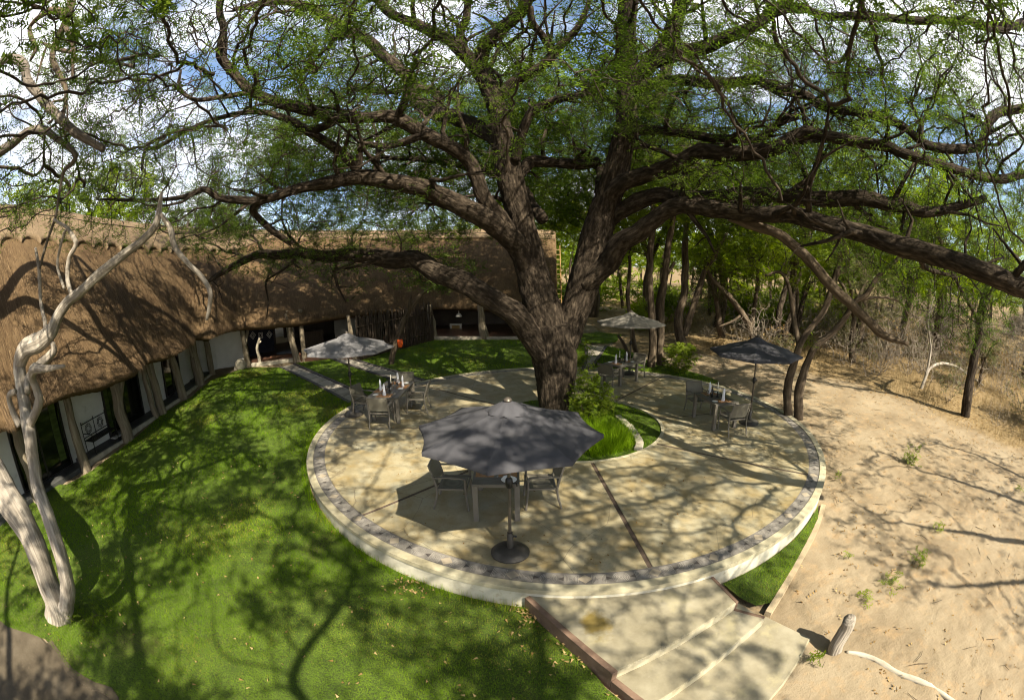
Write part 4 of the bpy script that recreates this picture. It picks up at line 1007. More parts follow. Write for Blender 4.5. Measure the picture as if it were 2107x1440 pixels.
# ---- small things by the lodge entrance
p = gr(500, 757); ob = MB().lathe([(.05, 0), (.26, .06), (.33, .2), (.3, .36), (.18, .48), (.05, .52)], 14, (0, 0, 0)).obj('round_boulder', MAT['kerb_light'], None, smooth=True); ob.location = p + (0, -.2, -.03); ob.rotation_euler = (.2, .15, .4)
tag(ob, 'pale rounded boulder on the grass at the foot of the entrance post', 'boulder')
p = gr(487, 760); ob = MB().lathe([(.16, 0), (.13, .1), (.08, .22), (.02, .34)], 7, (0, 0, 0)).obj('pointed_stone', MAT['kerb_light'], None); ob.location = p + (0, 0, -.02)
tag(ob, 'small pointed pale stone beside the round boulder on the lawn', 'stone')
p = gr(535, 752); fig = empty('driftwood_post', tuple(p + (0, 0, .1))); tag(fig, 'short forked pale driftwood post at the edge of the lodge floor', 'driftwood')
tubes_obj('stem', [([p + (0, 0, 0), at(533, 735, p[1]), at(529, 718, p[1]), at(531, 706, p[1]), at(534, 696, p[1])], [.10, .085, .075, .065, .05], {}), ([at(531, 708, p[1]), at(537, 702, p[1])], [.05, .03], {})], surf('driftwood', [(0.3, (.30, .26, .20)), (.7, (.48, .43, .34))], 1.0, co='bc', sc=(10, 10, 2), rough=.9), fig, step=.06, amp=.25, n=9)
bm_ = gr(575, 748); mat_o = MB().box((0, 0, .0), (1.7, .5, .03), rz=.35).obj('door_mat', surf('door_mat', [(.3, (.10, .045, .025)), (.7, (.17, .08, .045))], 6, rough=.95), None, bevel=.008)
mat_o.location = at(590, 741, 20.6); mat_o.location.z = zg(mat_o.location) + .165; tag(mat_o, 'long reddish-brown mat lying on the lodge entrance floor', 'mat')
# ------------------------------------------------------------------ parasols, tables, chairs and table settings
MAT['canvas'] = surf('charcoal_canvas', [(0.35, (0.040, 0.040, 0.047)), (0.6, (0.052, 0.052, 0.060))], 1.3, rough=0.9, layer=[(3.0, (0.062, 0.06, 0.062), 0.6, 0.85)], bump=[(240, 0.15, 0.002, (1, 1, 1))])
MAT['canvas_sunlit_taupe'] = surf('sunlit_taupe_canvas', [(0.35, (0.15, 0.14, 0.122)), (0.6, (0.19, 0.178, 0.157))], 1.3, rough=0.9, bump=[(240, 0.15, 0.002, (1, 1, 1))])  # charcoal cloth lightened to beige, the sunlight on it put into the colour
MAT['canvas_sunlit_grey'] = surf('sunlit_grey_canvas', [(0.35, (0.13, 0.128, 0.135)), (0.6, (0.165, 0.162, 0.17))], 1.3, rough=0.9, bump=[(240, 0.15, 0.002, (1, 1, 1))])  # same charcoal cloth made lighter: sun on the canopy painted in
MAT['bronze'] = surf('bronze_pole', [(0.3, (0.085, 0.072, 0.06)), (0.7, (0.125, 0.108, 0.09))], 4, rough=0.42, metal=0.55)
MAT['base_iron'] = surf('cast_base', [(0.3, (0.048, 0.044, 0.04)), (0.7, (0.085, 0.078, 0.07))], 4, rough=0.42, metal=0.4, bump=[(30, 0.2, 0.004, (1, 1, 1))])
MAT['black_plastic'] = surf('black_plastic', [(0.3, (0.012, 0.012, 0.012)), (0.7, (0.02, 0.02, 0.02))], 4, rough=0.35)
MAT['taupe_metal'] = surf('taupe_frame', [(0.3, (0.115, 0.103, 0.085)), (0.7, (0.15, 0.135, 0.112))], 3, rough=0.5, bump=[(30, 0.1, 0.003, (1, 1, 1))])
def woven_material():
    m, nt, out = nmat('woven_sling'); p = N(nt, 'ShaderNodeBsdfPrincipled'); p.inputs['Roughness'].default_value = 0.75
    w1 = N(nt, 'ShaderNodeTexWave'); w1.inputs['Scale'].default_value = 34; w1.bands_direction = 'X'; w2 = N(nt, 'ShaderNodeTexWave'); w2.inputs['Scale'].default_value = 34; w2.bands_direction = 'Z'
    v = coords(nt, 'Object'); nt.links.new(v, w1.inputs['Vector']); nt.links.new(v, w2.inputs['Vector'])
    f = mixc(nt, 0.5, w1.outputs['Color'], w2.outputs['Color'])
    c = ramp(nt, f, [(0.2, (0.10, 0.092, 0.07)), (0.8, (0.185, 0.17, 0.13))]); nt.links.new(c, p.inputs['Base Color'])
    b = N(nt, 'ShaderNodeBump'); b.inputs['Strength'].default_value = 0.4; b.inputs['Distance'].default_value = 0.004; nt.links.new(f, b.inputs['Height']); nt.links.new(b.outputs[0], p.inputs['Normal'])
    nt.links.new(p.outputs[0], out.inputs[0]); return m
MAT['woven'] = woven_material()
MAT['table_top'] = surf('table_slats', [(0.3, (0.085, 0.078, 0.066)), (0.7, (0.125, 0.115, 0.098))], 2.5, rough=0.5, bump=[(20, 0.15, 0.004, (1, 1, 1))])
MAT['china'] = surf('white_china', [(0.3, (0.76, 0.75, 0.73)), (0.7, (0.82, 0.81, 0.79))], 3, rough=0.15, spec=0.5)
MAT['linen'] = surf('white_linen', [(0.3, (0.68, 0.69, 0.74)), (0.7, (0.80, 0.80, 0.84))], 8, rough=0.9, bump=[(60, 0.3, 0.004, (1, 1, 1))])
MAT['placemat'] = surf('placemat', [(0.3, (0.24, 0.125, 0.055)), (0.7, (0.36, 0.20, 0.095))], 14, sc=(1, 8, 1), rough=0.8)
MAT['steel'] = surf('cutlery', [(0.3, (0.5, 0.5, 0.5)), (0.7, (0.6, 0.6, 0.6))], 4, rough=0.2, metal=1.0)
MAT['wax'] = surf('candle_wax', [(0.3, (0.76, 0.73, 0.64)), (0.7, (0.82, 0.80, 0.72))], 5, rough=0.5)
def clear_glass():
    m, nt, out = nmat('clear_glass'); g = N(nt, 'ShaderNodeBsdfGlass'); g.inputs['IOR'].default_value = 1.45; g.inputs['Roughness'].default_value = 0.02
    t = N(nt, 'ShaderNodeBsdfTransparent'); mx = N(nt, 'ShaderNodeMixShader'); mx.inputs[0].default_value = 0.55
    nt.links.new(t.outputs[0], mx.inputs[1]); nt.links.new(g.outputs[0], mx.inputs[2]); nt.links.new(mx.outputs[0], out.inputs[0]); return m
MAT['glass'] = clear_glass()

def make_parasol(loc, rz, canvas, label, R=1.62, H=2.52, tilt=0.0, drop=0.35):
    root = empty('parasol', loc, rz); tag(root, label, 'parasol', 'parasols on the terrace')
    b = MB().lathe([(.06, .12), (.10, .115), (.20, .10), (.255, .075), (.275, .05), (.285, .045), (.30, .03), (.30, 0.004)][::-1], 36).obj('base', MAT['base_iron'], root, smooth=True)
    c = MB().lathe([(.05, .1), (.05, .36), (.042, .37), (.042, .40)], 14).obj('collar', MAT['base_iron'], b, smooth=True)
    MB().tube([(.045, 0, .33), (.10, .0, .33)], [.014, .02], 8).obj('screw', MAT['black_plastic'], b)
    MB().lathe([(.025, .3), (.025, H - .06)], 14).obj('pole', MAT['bronze'], root, smooth=True)
    MB().lathe([(.028, 1.18), (.05, 1.20), (.058, 1.26), (.05, 1.33), (.028, 1.36)], 12).obj('crank_housing', MAT['black_plastic'], root, smooth=True)
    MB().tube([(.05, 0, 1.27), (.11, 0, 1.26), (.115, 0, 1.22)], [.012, .012, .01], 6).obj('crank_handle', MAT['black_plastic'], root)
    # canopy: eight gores with scalloped lower edges; slightly sagging cloth
    V, F = [], []; nr, ns = 9, 10
    ze = H - .08 - drop
    for k in range(8):
        a0, a1 = k * math.pi / 4, (k + 1) * math.pi / 4
        for i in range(nr + 1):
            t = 0.10 + 0.90 * i / nr
            for j in range(ns + 1):
                u = j / ns; p0 = np.array([math.cos(a0), math.sin(a0)]); p1 = np.array([math.cos(a1), math.sin(a1)]); q = p0 * (1 - u) + p1 * u
                bow = 4 * u * (1 - u); rr = R * t * (1 - 0.04 * bow * t ** 4)
                z = H - .08 - drop * (t ** 1.12) - 0.018 * bow * t * (1 - .35 * t) 
                V.append((q[0] * rr, q[1] * rr, z))
        o0 = k * (nr + 1) * (ns + 1)
        for i in range(nr):
            for j in range(ns):
                A = o0 + i * (ns + 1) + j; F.append((A, A + ns + 1, A + ns + 2, A + 1))
    # hem folded under
    me = build_mesh('canopy', V, F, True)
    bm = bmesh.new(); bm.from_mesh(me); bmesh.ops.remove_doubles(bm, verts=bm.verts, dist=1e-4)
    ex = bmesh.ops.extrude_edge_only(bm, edges=[e for e in bm.edges if len(e.link_faces) == 1 and all(math.hypot(v.co.x, v.co.y) > R * .6 for v in e.verts)])
    for v in [g for g in ex['geom'] if isinstance(g, bmesh.types.BMVert)]: v.co.z -= 0.055
    for e in bm.edges:
        v0, v1 = e.verts; e.smooth = True
        m0 = [abs(((math.atan2(v.co.y, v.co.x) / (math.pi / 4)) + .5) % 1 - .5) < 0.01 for v in (v0, v1)]
        if all(m0): e.smooth = False
    bm.to_mesh(me); bm.free()
    can = mobj('canopy', me, canvas, root)
    # vent flap on top
    V, F = [], []
    n = 48
    for r, z in ((.03, H - .0), (.11, H - .03), (.19, H - .075), (.265, H - .115), (.285, H - .128)):
        for k in range(n):
            a = 2 * math.pi * k / n; w = .018 * math.cos(8 * a) * (r / .285) ** 3; s = .025 * abs(math.sin(4 * a)) * (1 if r > .28 else 0)
            V.append(((r + w) * math.cos(a), (r + w) * math.sin(a), z - s + .01 * math.sin(11 * a) * (r / .285) ** 2))
    for i in range(4):
        for k in range(n): F.append((i * n + k, (i + 1) * n + k, (i + 1) * n + (k + 1) % n, i * n + (k + 1) % n))
    mobj('vent_flap', build_mesh('vent_flap', V, F, True), canvas, can)
    MB().lathe([(.05, H - .01), (.06, H + .015), (.045, H + .04), (.012, H + .055)], 12).obj('finial', MAT['bronze'], root, smooth=True)
    MB().lathe([(.045, H - .62), (.045, H - .54)], 12).obj('hub', MAT['black_plastic'], root, smooth=True)
    for k in range(8):
        a = k * math.pi / 4; ca, sa = math.cos(a), math.sin(a)
        r_ = MB().bar((.05 * ca, .05 * sa, H - .13), (R * .985 * ca, R * .985 * sa, ze - .02), .016, .02).obj('rib', MAT['bronze'], root)
        mz = H - .13 + (ze - H + .11) * .5
        MB().bar((.05 * ca, .05 * sa, H - .58), (R * .5 * ca, R * .5 * sa, mz - .015), .012, .015).obj('strut', MAT['bronze'], r_)
    root.rotation_euler = (0, tilt, rz) if tilt else (0, 0, rz)
    return root

pu = [gp(1050, 1137, 0), gp(728, 853, 0), gp(1541, 870, 0)]
# the back one: its pole comes down behind the far table
pb = at(1299, 652, 17.3)[:2]
make_parasol(tuple(pu[0]), -0.17, MAT['canvas'], 'large charcoal parasol nearest the terrace steps, shading the table for two', 1.30, 2.50)
make_parasol(tuple(pu[1]), 0.15, MAT['canvas_sunlit_grey'], 'sunlit grey parasol beside the table for four near the paved walk', 1.40, 2.50)
make_parasol(tuple(pu[2]), 0.2, MAT['canvas'], 'charcoal parasol near the twin-stemmed tree at the sandy side of the terrace', 1.40, 2.50)
make_parasol((pb[0], pb[1], 0), 0.35, MAT['canvas_sunlit_taupe'], 'sunlit taupe parasol at the far edge of the terrace behind the big trunk', 1.4, 2.50)

def make_chair(loc, rz, label, group):
    root = empty('armchair', loc, rz); tag(root, label, 'chair', group)
    w, d = .56, .56      # faces +y
    m = MB(); V, F = [], []
    for i in range(9):
        for j in range(9):
            x = -w / 2 + .03 + (w - .06) * i / 8; y = -d / 2 + .06 + (d - .1) * j / 8
            V.append((x, y, .43 + .012 * j / 8 - .02 * math.sin(math.pi * i / 8) * math.sin(math.pi * j / 8)))
    for i in range(8):
        for j in range(8): F.append((i * 9 + j, (i + 1) * 9 + j, (i + 1) * 9 + j + 1, i * 9 + j + 1))
    V2 = [(x, y, z - .018) for x, y, z in V]; m.add(V, F); m.add(V2, [f[::-1] for f in F])
    m.obj('seat', MAT['woven'], root, smooth=True)
    m = MB()
    for a, b in (((-w / 2, -d / 2 + .05, .425), (-w / 2, d / 2, .44)), ((w / 2, -d / 2 + .05, .425), (w / 2, d / 2, .44)), ((-w / 2, d / 2, .44), (w / 2, d / 2, .44)), ((-w / 2, -d / 2 + .05, .425), (w / 2, -d / 2 + .05, .425))): m.bar(a, b, .03, .035)
    m.obj('seat_frame', MAT['taupe_metal'], root)
    # woven back, leaning and slightly curved
    V, F = [], []
    for i in range(9):
        for j in range(8):
            x = -w / 2 + .02 + (w - .04) * i / 8; t = j / 7; z = .5 + .38 * t; y = -d / 2 + .03 - .12 * t - .025 * math.sin(math.pi * i / 8)
            V.append((x, y, z))
    for i in range(8):
        for j in range(7): F.append((i * 8 + j, i * 8 + j + 1, (i + 1) * 8 + j + 1, (i + 1) * 8 + j))
    m = MB(); m.add(V, F); m.add([(x, y - .016, z) for x, y, z in V], [f[::-1] for f in F])
    bk = m.obj('backrest', MAT['woven'], root, smooth=True)
    m = MB(); m.tube([(-w / 2, -d / 2 + .02, .47), (-w / 2, -d / 2 - .10, .885), (w / 2, -d / 2 - .10, .885), (w / 2, -d / 2 + .02, .47)], [.021] * 4, 8); m.obj('back_frame', MAT['taupe_metal'], bk, smooth=True)
    for sx in (-1, 1):
        x = sx * (w / 2 + .012)
        m = MB(); P = [(x, -d / 2 - .03, .66), (x, -.05, .672), (x, d / 2 - .06, .665), (x, d / 2 - .01, .63)]
        for p, q in zip(P[:-1], P[1:]): m.bar(p, q, .05, .022)
        m.obj('arm', MAT['taupe_metal'], root)
        MB().tube([(x, d / 2 - .02, .65), (x, d / 2 - .02, .44), (x, d / 2 + .015, 0)], [.023, .022, .02], 8).obj('leg', MAT['taupe_metal'], root, smooth=True)
        MB().tube([(x, -d / 2 - .04, .70), (x, -d / 2 + .02, .44), (x, -d / 2 + .0, .25), (x, -d / 2 - .07, 0)], [.023, .022, .021, .019], 8, step=.06).obj('leg', MAT['taupe_metal'], root, smooth=True)
    return root

TZ = .745
def make_table(c, rz, L, Wd, label):
    root = empty('dining_table', (c[0], c[1], 0), rz); tag(root, label, 'table', 'dining tables on the terrace')
    m = MB(); n = 6; bw2 = Wd / n
    MB().box((0, 0, TZ - .055), (L - .06, Wd - .06, .05)).obj('apron', MAT['taupe_metal'], root)
    for k in range(n): MB().box((0, -Wd / 2 + bw2 * (k + .5), TZ - .014), (L, bw2 - .006, .026)).obj('plank', MAT['table_top'], root, bevel=.003)
    for sx in (-1, 1):
        for sy in (-1, 1): MB().box((sx * (L / 2 - .045), sy * (Wd / 2 - .045), (TZ - .03) / 2), (.09, .09, TZ - .03)).obj('leg', MAT['taupe_metal'], root, bevel=.004)
    return root

me_plate = MB().lathe([(.04, 0), (.085, .004), (.095, .010), (.132, .019), (.135, .022), (.13, .022), (.092, .013), (.08, .008), (.01, .008)], 32).mesh('dinner_plate', True)
me_sideplate = MB().lathe([(.03, 0), (.055, .003), (.085, .013), (.087, .016), (.083, .016), (.055, .007), (.01, .006)], 28).mesh('side_plate', True)
me_goblet = MB().lathe([(.034, 0), (.034, .003), (.006, .008), (.005, .07), (.02, .085), (.038, .12), (.036, .175), (.034, .175), (.036, .12), (.018, .088), (.002, .08)], 20).mesh('goblet', True)
me_tumbler = MB().lathe([(.03, 0), (.036, .10), (.034, .10), (.028, .006), (.002, .006)], 20).mesh('tumbler', True)
me_shaker = MB().lathe([(.022, 0), (.024, .05), (.016, .065), (.018, .075), (.006, .085)], 14).mesh('salt_shaker', True)
me_bottle = MB().lathe([(.036, 0), (.038, .01), (.038, .19), (.03, .225), (.014, .25), (.013, .30), (.016, .302), (.016, .32), (.004, .322)], 18).mesh('bottle', True)
def napkin_mesh():
    V, F = [], []; prof = [(.046, 0), (.05, .03), (.04, .10), (.035, .18), (.038, .24), (.03, .29), (.012, .335)]
    n = 24
    for r, z in prof:
        for k in range(n):
            a = 2 * math.pi * k / n; q = r * (1 + .16 * math.cos(4 * a + z * 9)); V.append((q * math.cos(a), q * .8 * math.sin(a), z + .02 * math.cos(a) * (z / .3)))
    for i in range(len(prof) - 1):
        for k in range(n): F.append((i * n + k, i * n + (k + 1) % n, (i + 1) * n + (k + 1) % n, (i + 1) * n + k))
    F.append(tuple((len(prof) - 1) * n + k for k in range(n))); return build_mesh('napkin', V, F, True)
me_napkin = napkin_mesh()
m = MB().box((0, 0, .002), (.44, .32, .004)); me_mat = m.mesh('placemat')
def knife_mesh():
    return MB().bar((0, -.1, .004), (0, .02, .004), .012, .005).bar((0, .02, .004), (0, .115, .004), .017, .002).mesh('knife')
me_knife = knife_mesh()
m = MB()
m.bar((0, -.1, .004), (0, .04, .004), .009, .004)
for x in (-.008, 0, .008): m.bar((x, .045, .004), (x, .1, .004), .004, .002)
m.bar((0, .036, .004), (0, .05, .004), .024, .002); me_fork = m.mesh('fork')
for me, k in ((me_plate, 'china'), (me_sideplate, 'china'), (me_goblet, 'glass'), (me_tumbler, 'glass'), (me_shaker, 'china'), (me_bottle, 'black_plastic'), (me_napkin, 'linen'), (me_mat, 'placemat'), (me_knife, 'steel'), (me_fork, 'steel')): me.materials.append(MAT[k])

def put(me, tb, x, y, rz, cat, label, group, z=0.0):
    o = mobj(me.name.split('.')[0], me, None)
    c, s = math.cos(tb.rotation_euler.z), math.sin(tb.rotation_euler.z)
    o.location = (tb.location.x + c * x - s * y, tb.location.y + s * x + c * y, TZ + z); o.rotation_euler = (0, 0, tb.rotation_euler.z + rz)
    tag(o, label, cat, group); return o
def place_setting(tb, where, x, y, rz, seat, nap=True):
    """x, y: middle of the placemat on the table; rz: turn so that the diner sits at -y of the setting"""
    R2 = lambda dx, dy: (x + math.cos(rz) * dx - math.sin(rz) * dy, y + math.sin(rz) * dx + math.cos(rz) * dy)
    sfx = '%s of the %s' % (seat, where)
    put(me_mat, tb, x, y, rz, 'placemat', 'brown woven placemat at the ' + sfx, 'placemats')
    put(me_sideplate, tb, *R2(-.27, .0), rz, 'plate', 'white side plate at the ' + sfx, 'side plates', .001)
    put(me_knife, tb, *R2(.15, 0), rz, 'knife', 'steel knife at the ' + sfx, 'knives', .0045)
    put(me_fork, tb, *R2(-.15, 0), rz, 'fork', 'steel fork at the ' + sfx, 'forks', .0045)
    if nap: put(me_napkin, tb, *R2(0, 0), rz, 'napkin', 'white linen napkin folded upright at the ' + sfx, 'napkins', .0045)
    else: put(me_plate, tb, *R2(0, 0), rz, 'plate', 'white dinner plate at the ' + sfx, 'dinner plates', .0045)
    put(me_goblet, tb, *R2(.19, .21), 0, 'glass', 'stemmed wine glass at the ' + sfx, 'wine glasses', .001)
    put(me_tumbler, tb, *R2(.09, .22), 0, 'glass', 'clear water tumbler at the ' + sfx, 'tumblers', .001)
def candle(tb, x, y, where, h=.42):
    c, s = math.cos(tb.rotation_euler.z), math.sin(tb.rotation_euler.z)
    r = empty('candlestick', (tb.location.x + c * x - s * y, tb.location.y + s * x + c * y, TZ + .001)); tag(r, 'dark candlestick with a tall white candle on the ' + where, 'candlestick', 'candlesticks')
    MB().lathe([(.05, 0), (.052, .012), (.015, .03), (.012, .14), (.026, .155), (.026, .17), (.012, .172)], 18).obj('holder', MAT['black_plastic'], r, smooth=True)
    MB().lathe([(.0105, .165), (.010, h), (.004, h + .008)], 10).obj('candle', MAT['wax'], r, smooth=True)

# table for two, nearest the steps
tn = make_table(((gp(980, 1072, 0) + gp(1065, 1072, 0)) / 2 + (0, .62, 0)), 0.0, .80, 1.25, 'small taupe table for two under the large charcoal parasol')
w1 = 'table under the large parasol'
lo, ro = gp(938, 1060, 0), gp(1110, 1060, 0)
make_chair((tn.location.x - .80, tn.location.y + .30 - .25, 0), -math.pi / 2 - .06, 'taupe armchair on the left of the table for two under the large parasol', 'armchairs on the terrace')
make_chair((tn.location.x + .80, tn.location.y + .30 - .25, 0), math.pi / 2 + .04, 'taupe armchair on the right of the table for two under the large parasol', 'armchairs on the terrace')
place_setting(tn, w1, -.20, -.12, -math.pi / 2, 'left seat', nap=False); place_setting(tn, w1, .20, -.12, math.pi / 2, 'right seat', nap=False)
put(me_plate, tn, .22, -.48, 0, 'plate', 'white plate at the near corner of the table for two under the large parasol', 'dinner plates', .001)
candle(tn, 0, .3, w1); put(me_shaker, tn, -.02, -.2, 0, 'salt shaker', 'white salt shaker between the two settings under the large parasol', 'salt shakers', .001)

# table for four by the paved walk
tl_c = (gp(757, 868, 0) + gp(822, 875, 0) + gp(857, 830, 0) + gp(800, 828, 0)) / 4
e = gp(857, 832, 0) - gp(822, 875, 0); al = math.atan2(e[1], e[0])
tl = make_table(tl_c, al, 1.85, .95, 'longer taupe table for four beside the sunlit grey parasol')
w2 = 'table for four'
def rel(tb, x, y):
    c, s = math.cos(tb.rotation_euler.z), math.sin(tb.rotation_euler.z); return (tb.location.x + c * x - s * y, tb.location.y + s * x + c * y, 0)
make_chair(rel(tl, -1.12, -.02), al - math.pi / 2 + .05, 'taupe armchair, back to the viewer, at the near end of the table for four', 'armchairs on the terrace')
make_chair(rel(tl, .28, -.72), al + .05, 'taupe armchair on the tree side of the table for four', 'armchairs on the terrace')
make_chair(rel(tl, -.25, .78), al + math.pi - .25, 'taupe armchair on the lodge side of the table for four', 'armchairs on the terrace')
make_chair(rel(tl, 1.2, 0), al + math.pi / 2, 'taupe armchair at the far end of the table for four', 'armchairs on the terrace')
place_setting(tl, w2, -.70, 0, -math.pi / 2, 'near end'); place_setting(tl, w2, .28, -.28, 0, 'tree side'); place_setting(tl, w2, -.2, .28, math.pi, 'lodge side'); place_setting(tl, w2, .70, .0, math.pi / 2, 'far end')
candle(tl, .05, .02, w2); put(me_bottle, tl, .12, .1, 0, 'bottle', 'dark bottle in the middle of the table for four', 'bottles', .001); put(me_shaker, tl, -.1, -.02, 0, 'salt shaker', 'white salt shaker in the middle of the table for four', 'salt shakers', .001)

# table by the right-hand parasol
e = gp(1430, 866, 0) - gp(1445, 887, 0); al = math.radians(97)
tr_c = (gp(1447, 886, 0) + gp(1432, 862, 0)) / 2 + (.5, .12, 0)
tr = make_table(tr_c, al, 1.25, .80, 'small taupe table by the charcoal parasol at the sandy side')
w3 = 'sandy-side table'
make_chair(rel(tr, -.86, -.08), al - math.pi / 2 - .05, 'taupe armchair with its back to the viewer at the sandy-side table', 'armchairs on the terrace')
make_chair(rel(tr, .88, .05), al + math.pi / 2, 'taupe armchair on the far side of the sandy-side table', 'armchairs on the terrace')
place_setting(tr, w3, -.38, 0, -math.pi / 2, 'near side'); place_setting(tr, w3, .38, 0, math.pi / 2, 'far side'); candle(tr, .02, -.05, w3)
put(me_bottle, tr, .05, .12, 0, 'bottle', 'dark bottle in the middle of the sandy-side table', 'bottles', .001)

# table behind the big trunk
tb_c = (gp(1282, 795, 0) + gp(1302, 788, 0)) / 2 + (-.18, .45, 0); al = math.radians(40)
tb = make_table(tb_c, al, 1.15, .80, 'small taupe table at the far edge of the terrace behind the trunk')
w4 = 'far table behind the trunk'
make_chair(rel(tb, -.85, -.1), al - math.pi / 2 + .2, 'taupe armchair on the trunk side of the far terrace table', 'armchairs on the terrace')
make_chair(rel(tb, .88, .0), al + math.pi / 2, 'taupe armchair on the woodland side of the far terrace table', 'armchairs on the terrace')
place_setting(tb, w4, -.34, 0, -math.pi / 2, 'trunk side'); place_setting(tb, w4, .34, 0, math.pi / 2, 'woodland side'); candle(tb, .0, .08, w4)
put(me_bottle, tb, .08, -.1, 0, 'bottle', 'dark bottle in the middle of the far terrace table', 'bottles', .001)
# ------------------------------------------------------------------ trees
def bark(name, cols, fz=1.6, fx=9, bump=0.9, dist=0.06):
    return surf(name, [(0.25, cols[0]), (0.48, cols[1]), (0.72, cols[2])], 1.0, co='bc', sc=(fx, fx, fz), rough=0.95, detail=7, spec=0.1, layer=[(0.35, tuple(x * .55 for x in cols[1]), .5, .75)],
                bump=[(1.0, bump, dist, (fx * 1.3, fx * 1.3, fz * 1.2)), (1.0, .5, .015, (fx * 4, fx * 4, fz * 6))])
MAT['bark'] = bark('acacia_bark', ((.008, .006, .0045), (.034, .026, .019), (.11, .086, .063)), 4.2, 15, 1.0, .12)
MAT['bark_grey'] = bark('dead_grey_wood', ((.10, .085, .07), (.24, .21, .175), (.38, .345, .295)), 2.0, 22, .9, .04)
MAT['bark_grey_shaded'] = bark('shaded_grey_wood', ((.05, .042, .034), (.12, .10, .082), (.2, .175, .145)), 2.0, 22, .9, .04)  # grey dead wood darkened: shade on two overhead branches put into the colour
MAT['bark_brown'] = bark('bush_bark', ((.022, .017, .012), (.07, .053, .037), (.15, .118, .084)), 2.0, 12, .7, .04)
MAT['twig'] = surf('twig_bark', [(0.3, (.02, .015, .011)), (.7, (.052, .038, .027))], 3, rough=.95)
MAT['twig_grey'] = surf('dry_twig', [(0.3, (.11, .09, .068)), (.7, (.25, .21, .165))], 2, rough=.95)
MAT['leaf_acacia'] = leafmat('acacia_leaf', [(0, (.034, .058, .012)), (.45, (.072, .112, .022)), (.8, (.125, .172, .036)), (1, (.19, .23, .06))], .58)
MAT['leaf_bright'] = leafmat('bush_leaf', [(0, (.065, .10, .010)), (.45, (.13, .185, .018)), (.8, (.20, .25, .034)), (1, (.27, .295, .06))], .55)
MAT['leaf_dull'] = leafmat('dull_leaf', [(0, (.045, .052, .02)), (.5, (.085, .09, .035)), (.85, (.13, .12, .055)), (1, (.2, .15, .075))], .35)
MAT['leaf_dry'] = leafmat('dry_leaf', [(0, (.10, .055, .02)), (.5, (.2, .125, .045)), (1, (.36, .26, .12))], .25)
MAT['grass_dry'] = leafmat('dry_grass', [(0, (.12, .09, .045)), (.5, (.21, .16, .082)), (1, (.35, .285, .17))], .25)

def limb(L):
    """L: (px, py, radius in px, distance Y) -> points and radii in metres"""
    P, Rr = [], []
    for px, py, r, Y in L:
        p = at(px, py, Y); P.append(p); Rr.append(r * np.linalg.norm(p - (0, 0, CAMH)) / FPX)
    return np.array(P), np.array(Rr)

def grow(starts, att, step=.22, di=2.5, dk=.3, iters=120, seed=0, jitter=.35, sag=0.0, maxn=60000):
    """space colonisation: twigs grow from starts towards the attraction points"""
    rng = np.random.default_rng(seed); Nd = [np.asarray(starts, float)]; par = [np.full(len(starts), -1)]
    S = Nd[0]; m = len(att); near = np.zeros(m, int); dist = np.full(m, 1e9)
    def upd(new, base):
        for a in range(0, len(new), 1500):
            q = new[a:a + 1500]
            D = ((att ** 2).sum(1)[:, None] + (q ** 2).sum(1)[None] - 2 * att @ q.T); j = D.argmin(1); d = np.sqrt(np.maximum(D[np.arange(len(att)), j], 0))
            k = d < dist; near[k] = base + a + j[k]; dist[k] = d[k]
    upd(S, 0); tot = len(S); allN = S
    for it in range(iters):
        k = dist < di
        if not k.any(): break
        ids = near[k]; v = att[k] - allN[ids]; v /= np.maximum(np.linalg.norm(v, axis=1, keepdims=True), 1e-6)
        u, inv = np.unique(ids, return_inverse=True); acc = np.zeros((len(u), 3)); np.add.at(acc, inv, v)
        acc /= np.maximum(np.linalg.norm(acc, axis=1, keepdims=True), 1e-6)
        acc += rng.normal(0, jitter, acc.shape); acc[:, 2] -= sag; acc /= np.linalg.norm(acc, axis=1, keepdims=True)
        new = allN[u] + acc * step
        allN = np.vstack([allN, new]); par.append(u); base = tot; tot += len(new)
        upd(new, base)
        keep = dist > dk; att, near, dist = att[keep], near[keep], dist[keep]
        if len(att) == 0 or tot > maxn: break
    par = np.concatenate(par); n = len(allN); tips = np.zeros(n); hasch = np.zeros(n, bool); hasch[par[par >= 0]] = True
    tips[~hasch] = 1
    for i in range(n - 1, -1, -1):
        if par[i] >= 0: tips[par[i]] += tips[i]
    return allN, par, tips, hasch

